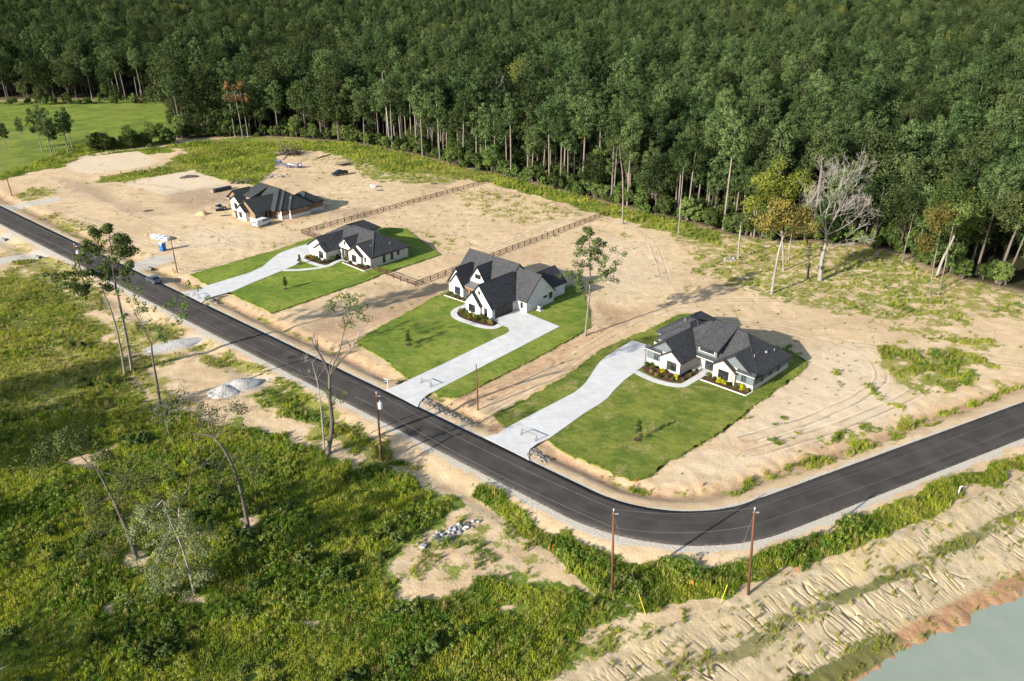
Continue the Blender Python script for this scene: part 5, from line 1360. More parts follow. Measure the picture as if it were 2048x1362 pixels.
# compact loader near the unfinished house
M_REDP = plain('red_machine_paint', (.33, .07, .04), .5, .4); M_GREYP = plain('grey_machine_paint', (.38, .39, .37), .5, .4)
ld = tag(empty('track_loader', (-86.2, 229.0, tz(-86.2, 229.0)), R(25)), 'compact tracked loader with grey cab beside the sand pile', 'loader')
for sg in (-1, 1):
    MB().prism([(-1.1, .0), (1.0, .0), (1.25, .3), (1.0, .62), (-1.0, .68), (-1.3, .35)], 'y', sg * .75 - .2, sg * .75 + .2).build('track', M_TYRE, ld); MB().bar((-1.1, sg * .62, 1.5), (1.2, sg * .62, .9), .14, .2).build('lift_arm', M_STEEL, ld); MB().bar((1.2, sg * .62, .95), (1.75, sg * .62, .35), .14, .2).build('lift_arm', M_STEEL, ld)
    MB().cyl((-.6, sg * .62, .7), (.3, sg * .62, 1.1), .06, 6).build('ram', M_CHROME, ld)
MB().prism([(-1.25, .5), (.7, .5), (.7, .95), (-.4, 1.2), (-1.3, 1.35)], 'y', -.52, .52).build('engine_hood', M_GREYP, ld); boxp('cab_roof', M_GREYP, ld, -.55, .65, -.5, .5, 1.98, 2.08)
boxp('cab_glass', M_TINT, ld, -.5, .6, -.46, .46, 1.0, 1.97); MB().prism([(1.6, .1), (2.3, .05), (2.1, .2), (1.75, .75), (1.6, .75)], 'y', -.95, .95).build('bucket', M_STEEL, ld); boxp('counterweight', M_REDP, ld, -1.4, -1.25, -.5, .5, .5, 1.1)

# ---------------------------------------------------------------- site things
M_TOIL = plain('toilet_blue', (.015, .115, .34), .5, .4); M_WRAP = plain('white_wrap', (.62, .63, .68), .4, .4, 0, .15, 2); M_WRAPB = plain('blue_print', (.05, .06, .30), .5); M_TARP = plain('black_tarp', (.016, .018, .024), .35, .5, 0, .3, 1.5)
def toilet(loc, ang):
    root = tag(empty('portable_toilet', (*loc, tz(*loc)), R(ang)), 'blue portable toilet with pale roof near a service pole', 'toilet')
    MB().prism([(-.55, 0), (.55, 0), (.53, 2.05), (-.53, 2.05)], 'y', -.55, .55).build('cabin', M_TOIL, root)
    MB().prism([(-.62, 2.05), (.62, 2.05), (.5, 2.28), (0, 2.36), (-.5, 2.28)], 'y', -.62, .62).build('roof', M_WRAP, root)
    d = boxp('door', M_TOIL, root, -.4, .4, -.59, -.552, .12, 1.95); boxp('sign_plate', M_WHITE, d, -.22, .22, -.605, -.592, 1.5, 1.75); boxp('handle', M_STEEL, d, .28, .34, -.62, -.592, .9, 1.1)
    for sg in (-1, 1): boxp('corner_post', M_TOIL, root, sg * .55 - .05, sg * .55 + .05, -.6, -.5, 0, 2.05)
    boxp('vent_pipe', M_WRAP, root, .35, .45, .35, .45, 2.2, 2.6); boxp('skid', M_STEEL, root, -.6, .6, -.6, .6, -.05, .1)
toilet((-88.56, 192.58), -28)
for k, (u, w_, hh, lab) in enumerate(((0, 1.5, 1.0, 'white wrapped brick pallet at the left end of the row behind the toilet'), (1.7, 1.3, 1.15, 'white wrapped pallet with blue print second in the row behind the toilet'), (3.2, 1.4, 1.05, 'white wrapped brick pallet third in the row behind the toilet'), (4.7, 1.1, .85, 'white wrapped pallet next to the service pole top behind the toilet'))):
    a = R(-24); x = -95.6 + math.cos(a) * (u + w_ / 2); y = 203.2 + math.sin(a) * (u + w_ / 2)
    root = tag(empty('wrapped_pallet', (x, y, tz(x, y)), a + R(random.uniform(-6, 6))), lab, 'pallet', 'wrapped pallets behind the toilet')
    MB().prism([(-w_ / 2, .14), (w_ / 2, .14), (w_ / 2 * .96, hh * .9), (w_ / 2 * .8, hh), (-w_ / 2 * .8, hh * .97), (-w_ / 2 * .97, hh * .88)], 'y', -.6, .6).build('wrapped_load', M_WRAP, root)
    if k in (1, 2): boxp('blue_print', M_WRAPB, root, -w_ * .38, w_ * .38, -.615, -.602, .25, .7)
    for i in range(5): boxp('pallet_board', M_PLANK, root, -w_ / 2, w_ / 2, -.6 + i * .26, -.6 + i * .26 + .14, .0, .12)
root = tag(empty('lumber_stack', (-93.1, 251.2, tz(-93.1, 251.2)), R(49)), 'long lumber stack under a shiny black tarp left of the unfinished house', 'lumber')
MB().prism([(-.9, .1), (.9, .1), (.85, .95), (.4, 1.15), (-.5, 1.12), (-.88, .9)], 'x', -2.6, 3.2).build('tarp', M_TARP, root)
for i in range(4):
    for j in range(3): boxp('board', M_PLANK, root, -3.4, -2.61, -.8 + i * .41, -.8 + i * .41 + .36, .1 + j * .3, .1 + j * .3 + .26)

M_BARR = plain('barricade_metal', (.13, .125, .115), .6, .4)
def barricade(label, loc, ang, L):
    root = tag(empty('barricade', (*loc, .105), R(ang)), label, 'barricade', 'barricades across the driveways')
    for sg in (-1, 1):
        x = sg * (L / 2 - .12)
        MB().bar((x, -.34, 0), (x, 0, .95), .06, .05).build('leg', M_BARR, root); MB().bar((x, .34, 0), (x, 0, .95), .06, .05).build('leg', M_BARR, root)
        MB().bar((x, -.22, .32), (x, .22, .32), .05, .05).build('brace', M_BARR, root); MB().bar((x, -.38, .03), (x, .38, .03), .06, .05).build('foot', M_BARR, root)
    MB().bar((-L / 2, 0, .92), (L / 2, 0, .92), .05, .12).build('crossbar', M_BARR, root)
barricade('metal barricade across the driveway of the corner house', (2.6, 104.1), -39, 3.1)
barricade('metal barricade across the driveway of the tall white house', (-14.8, 121.0), -39, 2.5)
barricade('metal barricade across the driveway of the low white house', (-68.7, 160.9), -46, 2.9)

M_SIGN = plain('navy_sign', (.02, .025, .06), .5, .4)
def yard_sign(label, loc, ang, h=1.7):
    root = tag(empty('yard_sign', (*loc, tz(*loc)), R(ang)), label, 'sign', 'yard signs at the driveways')
    boxp('post', M_TRIMW, root, -.05, .05, -.05, .05, -.3, h); boxp('arm', M_TRIMW, root, -1.0, .06, -.045, .045, h - .2, h - .1)
    p = boxp('sign_board', M_SIGN, root, -.92, -.18, -.02, .02, h - 1.0, h - .26)
    boxp('white_text_band', M_TRIMW, p, -.82, -.28, -.028, -.021, h - .62, h - .54)
yard_sign('white post with dark hanging sign left of the second driveway', (-21.28, 119.99), -41); yard_sign('white post with dark hanging sign right of the far driveway', (-65.66, 159.42), -60)

M_ORANGE = plain('orange_marker', (.75, .12, .03), .6); M_PVC = plain('white_pvc', (.60, .60, .59), .4, .4)
def marker(label, px, h=.9):
    root = tag(empty('marker_flag', (*px, tz(*px)), random.uniform(0, 3)), label, 'marker', 'orange marker flags')
    MB().cyl((0, 0, -.1), (0, 0, h), .025, 6).build('stake', M_ORANGE, root); MB().prism([(0, h - .42), (.36, h - .34), (.34, h - .02), (0, h)], 'y', -.012, .012).build('flag', M_ORANGE, root)
marker('orange marker at the front corner of the corner lawn', (17.43, 92.62)); marker('orange marker in weeds left of the bend pole', (5.03, 78.28)); marker('orange marker in tall grass between the two bend poles', (21.19, 71.87)); marker('orange marker by the sandy track right of the leaning pole', (34.30, 74.41)); marker('orange marker on the ditch bank of the curve', (26.37, 91.67), .6); marker('orange marker below the bend pole', (12.01, 71.95), .7); marker('orange marker beside the transformer pole', (-18.20, 98.62), .8)
b = (61.47, 90.05); root = tag(empty('vent_pipe', (*b, tz(*b))), 'white bent pipe standing at the end of the roadside grass', 'pipe')
MB().tube([(0, 0, -.3), (0, 0, 1.25), (.02, 0, 1.42), (.12, 0, 1.54), (.26, 0, 1.54), (.36, 0, 1.44)], .085, 10).build('bent_pipe', M_PVC, root, True); MB().cyl((0, 0, .0), (0, 0, .12), .11, 10).build('collar', M_PVC, root)

# culverts under the driveways
M_CULV = plain('culvert_steel', (.13, .13, .135), .6, .4, .3); M_RIPRAP = plain('rip_rap', (.26, .225, .19), .95, .1, 0, .3, 2)
def culvert(label, px, ang):
    z = tz(*px)
    root = tag(empty('culvert', (px[0], px[1], -.62), R(ang)), label, 'culvert', 'culverts under the driveways')
    m = MB(); n = 14
    for k in range(n):
        a0, a1 = 2 * math.pi * k / n, 2 * math.pi * (k + 1) / n
        q = []
        for x in (-1.5, .6):
            for a, r in ((a0, .34), (a1, .34), (a1, .30), (a0, .30)): q.append((x, r * math.cos(a), .36 + r * math.sin(a)))
        m.raw(q, [(0, 1, 5, 4), (3, 7, 6, 2), (4, 5, 6, 7), (0, 3, 2, 1)])
    m.build('pipe', M_CULV, root)
    MB().tube([(.5, 0, .36), (.62, 0, .36)], [.37, .37], 14, False).build('collar', M_CULV, root)
culvert('steel culvert end at the right edge of the corner driveway', (3.44, 100.35), -41); culvert('steel culvert end right of the second driveway', (-14.40, 116.35), -41); culvert('steel culvert end right of the far driveway', (-64.99, 159.99), -41); culvert('black culvert end at the gravel entrance behind the sedan', (-86.28, 179.39), -41)
for k, px in enumerate(((-117.46, 187.63), (-133.87, 201.48))): culvert(('black culvert end below the nearer gravel track on the left', 'black culvert end below the farther gravel track on the left')[k], px, -41)

# air conditioners
def aircon(label, h_, a, b, ang):
    x, y = h_.world(a, b); root = tag(empty('air_conditioner', (x, y, .05), ang), label, 'air conditioner', 'air conditioners beside the houses')
    boxp('pad', M_CONC, root, -.65, .65, -.6, .6, -.02, .08); MB().prism([(-.4, .08), (.4, .08), (.4, 1.0), (-.4, 1.0)], 'y', -.4, .4).build('cabinet', M_GREYP, root)
    for i in range(6): boxp('louvre', M_STEEL, root, -.42, .42, -.42, .42, .2 + i * .12, .2 + i * .12 + .04)
    MB().cyl((0, 0, 1.0), (0, 0, 1.05), .33, 16).build('fan_grille', M_STEEL, root)
aircon('grey air conditioner on a pad beside the tall white house', h2, 3.9, 10.4, h2.ang)
hh1 = ((40.86, 118.67), R(45 - 90))
class _H: pass
q = _H(); q.world = lambda a, b: (hh1[0][0] + a * math.cos(hh1[1]) - b * math.sin(hh1[1]), hh1[0][1] + a * math.sin(hh1[1]) + b * math.cos(hh1[1]))
aircon('grey air conditioner at the driveway side of the corner house', q, -21.9, 3.0, hh1[1])

# ---------------------------------------------------------------- heaps
def heap(name, label, cat, loc, rx, ry, h, mat, rz=0, rough=.12, seed=1, group=None):
    n = 28; V = []; F = []
    nr = 10
    for j in range(nr + 1):
        t = j / nr
        for i in range(n):
            a = 2 * math.pi * i / n
            k = 1 + .22 * (vnoise(np.array([math.cos(a) * 1.6 + 7]), np.array([math.sin(a) * 1.6 + 3]), seed)[0] - .5) * 2
            x = rx * t * k * math.cos(a); y = ry * t * k * math.sin(a)
            z = h * (1 - t) ** .9 * (1 if t > .15 else 1 - .15 * (1 - t / .15)) + rough * h * (float(fbm(np.array([x * 1.2 + 3]), np.array([y * 1.2]), seed, 3)[0]) - .5) * (1 - t ** 4) - .12 * (j == nr)
            V.append((x, y, z))
    for j in range(nr):
        for i in range(n): F.append((j * n + i, (j + 1) * n + i, (j + 1) * n + (i + 1) % n, j * n + (i + 1) % n))
    o = new_obj(name, np_mesh(name, V, F, True), None, mat); o.location = (loc[0], loc[1], tz(*loc) - .03); o.rotation_euler[2] = rz
    return tag(o, label, cat, group)
def rock_mat(name, a, b, sc=4):
    n = N(name); v = n.voro(sc); f = n.noise(1.0, 5, .7)
    n.princ(n.mix(n.ramp(f, .35, .65), a, b), .95, .1, normal=n.bump(v.outputs['Distance'], .8, .12)); return n.m
M_GRAVELP = rock_mat('crushed_stone', (.36, .34, .31), (.46, .44, .405)); M_SANDP = rock_mat('loose_sand', (.42, .27, .15), (.50, .34, .21), 2); M_ASH = rock_mat('ash_heap', (.05, .045, .04), (.13, .11, .095), 3)
heap('gravel_pile', 'left cone of pale gravel beside the road', 'gravel pile', (-49.14, 119.11), 2.9, 2.4, 1.2, M_GRAVELP, .4, .2, 3, 'gravel piles beside the road')
heap('gravel_pile', 'right longer mound of pale gravel touching the road shoulder', 'gravel pile', (-46.95, 121.43), 3.8, 2.3, 1.0, M_GRAVELP, .5, .2, 5, 'gravel piles beside the road')
heap('gravel_pile', 'low grey spread gravel mound at the forked slim tree', 'gravel pile', (-64.59, 137.66), 5.4, 2.1, .55, M_GRAVELP, .55, .3, 8, 'gravel piles beside the road')
heap('sand_pile', 'tan sand pile left of the tracked loader', 'sand pile', (-89.84, 224.60), 1.9, 1.7, 1.3, M_SANDP, 0, .15, 4)
heap('ash_pile', 'dark ash heap on the pale pad left of the lumber', 'ash pile', (-110.17, 269.41), 3.2, 1.7, .9, M_ASH, .4, .4, 6); heap('ash_pile', 'small dark burnt patch near the first rail fence', 'ash pile', (-25.76, 259.89), 1.4, .9, .5, M_ASH, .2, .5, 7); heap('ash_pile', 'small dark heap on grass below the white box', 'ash pile', (-42.35, 251.58), 1.3, .7, .35, M_ASH, .1, .4, 9)
heap('dark_mound', 'dark low heap on the sand above the toilet pallets', 'dark mound', (-107.15, 228.21), 1.8, .7, .5, M_ASH, .6, .5, 11)  # dark mound standing in for a piece of equipment
heap('dark_mound', 'dark low heap in front of the unfinished house', 'dark mound', (-82.98, 223.59), 2.0, .6, .3, M_ASH, .5, .5, 12)  # plain low dark mound, nothing more specific modelled
b = (-45.20, 255.35); root = tag(empty('white_box', (*b, tz(*b)), .4), 'small white container standing on the grass behind the first fence', 'box')
boxp('container', M_WHITE, root, -.65, .65, -.5, .5, 0, 1.0); boxp('lid', M_TRIMW, root, -.68, .68, -.53, .53, 1.0, 1.08)
b = (-79.27, 222.83); root = tag(empty('wood_crate', (*b, tz(*b)), R(-42)), 'tan wooden crate at the corner of the unfinished house', 'crate')
for i in range(5): boxp('slat', M_PLANK if i % 2 else M_SANDP, root, -.85, .85, -.85, -.8, .05 + i * .3, .3 + i * .3)
for i in range(5): boxp('slat', M_SANDP, root, .8, .85, -.8, .8, .05 + i * .3, .3 + i * .3)
boxp('crate_body', M_SHEATH, root, -.8, .8, -.8, .8, .0, 1.5)
# rubble of white scraps near the bend
root = tag(empty('rubble_heap', (-8.0, 81.6, tz(-8.0, 81.6)), R(38)), 'scattered heap of white and grey plastic rubble in the bare patch', 'rubble')
M_RUB = [plain('rubble_white', (.40, .39, .375), .7), plain('rubble_grey', (.15, .148, .145), .7), plain('rubble_lilac', (.27, .265, .275), .6)]
random.seed(4)
for i in range(90):
    x = random.gauss(0, 1.7); y = random.gauss(0, .5) + .25 * math.sin(x * 1.3); s = random.uniform(.1, .32) * (1.6 if i % 17 == 0 else 1)
    o = MB().prism([(-s, 0), (s * .8, -.02), (s, s * .5), (.1 * s, s * .8), (-s * .7, s * .55)], 'y', -s * random.uniform(.4, 1), s * random.uniform(.4, 1)).build('rubble_piece', M_RUB[i % 3], root)
    o.location = (x, y, random.uniform(-.02, .12)); o.rotation_euler = (random.uniform(-.6, .6), random.uniform(-.6, .6), random.uniform(0, 6))
b = (53.68, 185.78); root = tag(empty('rubble_heap', (*b, tz(*b)), R(10)), 'small white rubble heap at the foot of the ivy trunk', 'rubble')
for i in range(26):
    s = random.uniform(.15, .4); o = MB().box(-s, s, -s * .5, s * .5, 0, s * .5).build('rubble_piece', M_RUB[i % 2], root); o.location = (random.gauss(0, 1.3), random.gauss(0, .5), 0); o.rotation_euler = (random.uniform(-.4, .4), random.uniform(-.4, .4), random.uniform(0, 6))
# loose rip-rap stones at the culverts
def stones(label, px, n, rx, ry, rz):
    root = tag(empty('rip_rap', (*px, tz(*px)), rz), label, 'stones', 'rip rap beside the culverts')
    me = []
    for k in range(4): e = MB().ball((0, 0, 0), .22, 7, 4, (1.2, .9, .6), .25).mesh('stone'); e.materials.append(M_RIPRAP); me.append(e)
    for i in range(n):
        o = new_obj('stone', me[i % 4], root); x, y = random.uniform(-rx, rx), random.uniform(-ry, ry); wx = px[0] + x * math.cos(rz) - y * math.sin(rz); wy = px[1] + x * math.sin(rz) + y * math.cos(rz)
        o.location = (x, y, tz(wx, wy) - tz(*px) + .03); o.rotation_euler = (0, 0, random.uniform(0, 6)); s = random.uniform(.6, 1.3); o.scale = (s, s, s)
stones('loose stones below the right edge of the corner driveway', (4.00, 99.15), 34, 1.8, 1.1, R(-41)); stones('loose stones along the ditch right of the second driveway', (-9.62, 111.28), 60, 5.0, 1.0, R(-41)); stones('loose stones below the second driveway culvert', (-13.43, 114.84), 24, 1.3, .9, R(-41)); stones('loose stones right of the far driveway', (-64.07, 158.86), 16, 1.2, .8, R(-41))

# ---------------------------------------------------------------- foliage materials
def leaf_mat(name, dark, light, pale, trans=.15, rnd=.5, yellow=None, tone=(.55, 1.3)):
    n = N(name)
    t = n.attr('tint'); r = n.rand()
    c = n.mix(n.ramp(t, 0, 1), dark, light)
    c = n.mix(n.math('MULTIPLY', n.ramp(r, 0, 1), rnd), c, pale)
    c = n.mix(1.0, c, n.ramp(n.math('FRACT', n.math('MULTIPLY', r, 7.3)), 0, 1, *tone), 'MULTIPLY')
    if yellow: c = n.mix(n.ramp(r, .965, .985), c, yellow)
    n.leafy(c, trans); return n.m
M_PINE = leaf_mat('pine_needles', (.018, .036, .013), (.061, .097, .034), (.088, .120, .042), .1, .7)
M_PINEL = leaf_mat('lighter_pine_needles', (.034, .056, .017), (.090, .122, .038), (.10, .124, .040), .15, .3, None, (.9, 1.1))  # lighter, more even needle colour for the single pines
M_BROAD = leaf_mat('broad_leaves', (.013, .025, .010), (.042, .065, .022), (.076, .096, .034), .12, .8, (.13, .145, .035))
M_BUSH = leaf_mat('bush_leaves', (.045, .080, .021), (.095, .140, .036), (.130, .160, .045), .16, .6)
M_YTREE = leaf_mat('yellow_green_leaves', (.10, .125, .020), (.175, .195, .034), (.16, .17, .035), .3, .3)
M_OTREE = leaf_mat('rusty_olive_leaves', (.15, .115, .03), (.23, .19, .055), (.17, .17, .05), .3, .3)
M_PALELEAF = leaf_mat('pale_grey_leaves', (.10, .12, .05), (.19, .21, .10), (.15, .17, .07), .25, .3)
M_OAKLEAF = leaf_mat('dull_oak_leaves', (.055, .075, .025), (.105, .125, .045), (.09, .10, .04), .22, .3)
M_REDPINE = leaf_mat('dying_needles', (.16, .075, .03), (.24, .13, .05), (.13, .09, .03), .2, .4)
M_BARKP = streaky('pine_bark', (.125, .105, .086), (.215, .185, .155), 2.2, .95, .1, .5)
M_BARKD = streaky('dead_bark', (.185, .165, .145), (.285, .265, .24), 2.0, .9, .1, .4)
M_BARKG = streaky('grey_bark', (.075, .064, .053), (.135, .115, .095), 2.5, .95, .1, .5)
M_TWIG = plain('twigs', (.33, .30, .27), .9, .1)

def leaf_cloud(C, Rd, per, size, seed=0, shell=.72, aspect=.65, upb=.25, squash=.8):
    """leaf-sized quads spread through a set of clumps; returns verts, faces, tint"""
    g = np.random.default_rng(seed)
    C = np.asarray(C, float); Rd = np.asarray(Rd, float); n = len(C)
    idx = np.repeat(np.arange(n), per); m = len(idx)
    d = g.normal(size=(m, 3)); d /= np.linalg.norm(d, axis=1)[:, None]
    rr = (shell + (1 - shell) * g.random(m)) * (1 + .12 * g.normal(size=m))
    off = d * (rr * Rd[idx])[:, None]; off[:, 2] *= squash
    P = C[idx] + off
    nm = d * 1.1 + g.normal(size=(m, 3)) * .38; nm[:, 2] += upb
    nm /= np.linalg.norm(nm, axis=1)[:, None]
    a = np.cross(nm, g.normal(size=(m, 3))); a /= np.linalg.norm(a, axis=1)[:, None] + 1e-9
    b = np.cross(nm, a)
    s = size * (.6 + .8 * g.random(m))
    a *= s[:, None] * .5; b *= (s * aspect)[:, None] * .5
    V = np.stack([P - a - b * .6, P + a * .2 - b, P + a + b * .5, P - a * .3 + b], 1).reshape(-1, 3)
    F = np.arange(4 * m).reshape(-1, 4)
    tn = np.clip(.5 + .30 * g.normal(size=n)[idx] + .20 * g.normal(size=m), 0, 1)
    return V, F, np.repeat(tn, 4)

def cloud_mesh(name, C, Rd, per, size, mat, seed=0, **k):
    V, F, t = leaf_cloud(C, Rd, per, size, seed, **k)
    me = np_mesh(name, V, F, False, {'tint': t}); me.materials.append(mat); return me

def trunk_mesh(name, pts, rad, mat, n=7, branches=()):
    m = MB().tube(pts, rad, n, False)
    for p, q, r in branches: m.tube([p, (Vector(p) * .5 + Vector(q) * .5) + Vector((0, 0, -.1)), q], [r, r * .7, r * .3], 4, False)
    me = m.mesh(name, True); me.materials.append(mat); return me

def pine_variant(k, h, crown, wid, mat=None):
    g = np.random.default_rng(100 + k)
    bend = g.normal(size=2) * .5
    pts = [(bend[0] * (t ** 2) * h / 22, bend[1] * (t ** 2) * h / 22, h * t - .3) for t in np.linspace(0, .90, 7)]
    C = []; Rd = []; br = []
    z0 = h * (1 - crown)
    nl = int(6 + h * crown * .62)
    for i in range(nl):
        t = i / (nl - 1); z = z0 + (h - z0) * t
        prof = max(.12, (1 - ((t - .42) / .62) ** 2)) ** .5
        na = 4 if t < .55 else 3 if t < .9 else 1
        a0 = g.random() * 6.28
        for j in range(na):
            a = a0 + j * 6.28 / na + g.normal() * .5; r = wid * prof * (.45 + .6 * g.random())
            c = (bend[0] * t + r * math.cos(a), bend[1] * t + r * math.sin(a), z + g.normal() * .3)
            C.append(c); Rd.append(.85 + .8 * g.random())
            if g.random() < .12: br.append(((bend[0] * t * .8, bend[1] * t * .8, z - .6), c, .07))
    for i in range(2):     # a few dead stubs below the crown
        a = g.random() * 6.28; z = z0 * (.65 + .3 * g.random()); br.append(((0, 0, z), (1.2 * math.cos(a), 1.2 * math.sin(a), z + .1), .04))
    r0 = .12 + .006 * h
    rad = [r0 * 1.25, r0, r0 * .92, r0 * .82, r0 * .7, r0 * .5, r0 * .2]
    return trunk_mesh('trunk', pts, rad, M_BARKP, 7, br), cloud_mesh('crown', C, Rd, 84, .44, mat or M_PINE, 200 + k, squash=.78)

def broad_variant(k, h, wid, low, mat=None, per=62, size=.50):
    g = np.random.default_rng(300 + k)
    C = []; Rd = []; br = []
    zc = h * (low + (1 - low) * .5); hz = h * (1 - low) * .5
    n = int(26 + wid * 7)
    for i in range(n):
        u = g.normal(size=3); u /= np.linalg.norm(u); s = (.45 + .55 * g.random()) ** .7
        if u[2] < -.5: u[2] *= .5
        c = (u[0] * wid * s, u[1] * wid * s, zc + u[2] * hz * s); C.append(c); Rd.append((.16 + .13 * g.random()) * (wid + hz) * .62)
        if g.random() < .15: br.append(((0, 0, h * low * (.8 + .5 * g.random())), c, .10))
    pts = [(0, 0, -.3), (.1, 0, h * .25), (.0, .2, h * .5), (-.1, .2, h * .8)]
    r0 = .10 + .009 * h
    return trunk_mesh('trunk', pts, [r0 * 1.15, r0, r0 * .75, r0 * .3], M_BARKG, 7, br), cloud_mesh('crown', C, Rd, per, size, mat or M_BROAD, 400 + k, squash=.85)

PINES = [pine_variant(0, 24, .40, 3.4), pine_variant(1, 21, .44, 3.0), pine_variant(2, 27, .36, 3.7), pine_variant(3, 18, .48, 2.8), pine_variant(4, 23, .42, 2.7), pine_variant(5, 25, .38, 3.5), pine_variant(6, 28, .32, 2.9), pine_variant(7, 20, .52, 3.3), pine_variant(8, 22, .35, 2.5)]
BROADS = [broad_variant(0, 18, 5.6, .2), broad_variant(1, 15, 4.8, .18), broad_variant(2, 20, 6.8, .22), broad_variant(3, 13, 3.8, .12), broad_variant(4, 22, 5.6, .28), broad_variant(5, 17, 7.4, .2), broad_variant(6, 24, 4.6, .22), broad_variant(7, 12, 4.4, .1)]
BUSHES = [broad_variant(10 + k, h_, w_, .02, M_BUSH, 60, .34) for k, (h_, w_) in enumerate(((3.0, 1.6), (4.6, 1.7), (6.5, 2.0), (2.2, 1.7), (8.5, 2.2)))]

def tree_obj(name, pair, loc, s, rz, label, cat='tree', group=None, zs=None):
    root = tag(empty(name, (loc[0], loc[1], tz(*loc)), rz), label, cat, group)
    root.scale = (s, s, zs or s)
    t = new_obj('trunk', pair[0], root); c = new_obj('crown', pair[1], root)
    return root

# ---------------------------------------------------------------- the forest
SUPPRESS = [(68.06, 192.58, 7), (72.54, 176.33, 9)]
def plant_forest():
    g = np.random.default_rng(11); out = []
    bands = ((175, 330, 5.3), (330, 520, 6.3), (520, 860, 7.4), (860, 1450, 10.0))
    for y0, y1, sp in bands:
        yy = np.arange(y0, y1, sp); W = y1 * .70 + 40
        X, Y = np.meshgrid(np.arange(-W, W, sp), yy)
        X = X + g.uniform(-.46, .46, X.shape) * sp; Y = Y + g.uniform(-.46, .46, X.shape) * sp
        x, y = X.ravel(), Y.ravel()
        m = (np.abs(x) < y * .69 + 45) & (poly_sd(x, y, FOREST) > .8)
        out.append(np.stack([x[m], y[m]], 1))
    return np.concatenate(out)
TP_ = plant_forest()
TP_ = TP_[(fbm(TP_[:, 0] / 16, TP_[:, 1] / 16, 19, 3) > .36) | (poly_sd(TP_[:, 0], TP_[:, 1], FOREST) < 6)]
sdF = poly_sd(TP_[:, 0], TP_[:, 1], FOREST)
gF = np.random.default_rng(12)
ang = TP_[:, 0] / TP_[:, 1]; dist = np.hypot(TP_[:, 0], TP_[:, 1])
ppine = np.where(ang > -.20, .84, .30) * np.where(dist > 560, .55, 1.0) * np.where(ang > .42, .55, 1)
nz_ = fbm(TP_[:, 0] / 45, TP_[:, 1] / 45, 6, 2)
ppine = np.clip(ppine + (nz_ - .5) * 1.6, .03, .97)
ppine = np.where((sdF < 6) & (ang > -.2) & (ang < .34), .95, ppine)
is_pine = gF.random(len(TP_)) < ppine
sc = np.where(is_pine, gF.triangular(.55, .98, 1.25, len(TP_)), gF.triangular(.5, .95, 1.4, len(TP_)))
sc = np.where(is_pine & (sdF < 6), np.maximum(sc, .92), sc)
sc = sc * np.where((dist > 300) & (ang < -.2), 1.1, 1.0) * np.interp(dist, [350, 700], [1.0, .84])
var = np.where(is_pine, gF.integers(0, 9, len(TP_)), gF.integers(0, 8, len(TP_)))
rot = gF.uniform(0, 6.28, len(TP_))
inview = (np.abs(ang) < .66) & (sdF < 16)
score = np.where(inview, dist + sdF * 3.0, 1e9)
order = np.argsort(score)
pick_p = [i for i in order if is_pine[i] and inview[i]][:215]; pick_b = [i for i in order if (not is_pine[i]) and inview[i]][:110]
single = set(pick_p) | set(pick_b)
ZONES = ((-.34, 'beyond the far green field'), (-.24, 'right of the far green field'), (-.16, 'behind the brush pile and blue trailer'), (-.08, 'behind the pickup and flat trailer'), (.0, 'beyond the first rail fence end'), (.08, 'between the two rail fence ends'), (.16, 'behind the lone bare-stemmed pine'), (.26, 'left of the yellow green tree'), (.36, 'behind the big white dead tree'), (.46, 'right of the big white dead tree'), (9, 'behind the right meadow cluster'))
def zone(x, y):
    for lim, nm in ZONES:
        if x / y < lim: return nm
for i in sorted(single):
    p = (float(TP_[i, 0]), float(TP_[i, 1])); s = float(sc[i]); row = 'front row' if sdF[i] < 5.5 else 'second row' if sdF[i] < 10.5 else 'deeper row'
    if is_pine[i]: tree_obj('pine_tree', PINES[var[i]], p, s, float(rot[i]), '%s pine in the forest %s %s' % ('tall' if s > .95 else 'shorter', row, zone(*p)), 'tree', 'pines of the forest edge')
    else: tree_obj('broadleaf_tree', BROADS[var[i]], p, s, float(rot[i]), '%s leafy tree in the forest %s %s' % ('big' if s > 1.0 else 'smaller', row, zone(*p)), 'tree', 'leafy trees of the forest edge')

# instancing of what nobody could count
def inst_collection(name, pairs):
    col = bpy.data.collections.new(name)
    for k, pr in enumerate(pairs):
        if isinstance(pr, tuple):
            me = bpy.data.meshes.new('%s_%02d' % (name, k)); bm = bmesh.new(); bm.from_mesh(pr[0])
            nf = len(bm.faces); bm.from_mesh(pr[1]); bm.faces.ensure_lookup_table()
            for f in bm.faces[nf:]: f.material_index = 1
            bm.to_mesh(me); bm.free(); me.materials.append(pr[0].materials[0]); me.materials.append(pr[1].materials[0])
        else: me = pr
        o = bpy.data.objects.new('%s_%02d' % (name, k), me); col.objects.link(o)
    return col

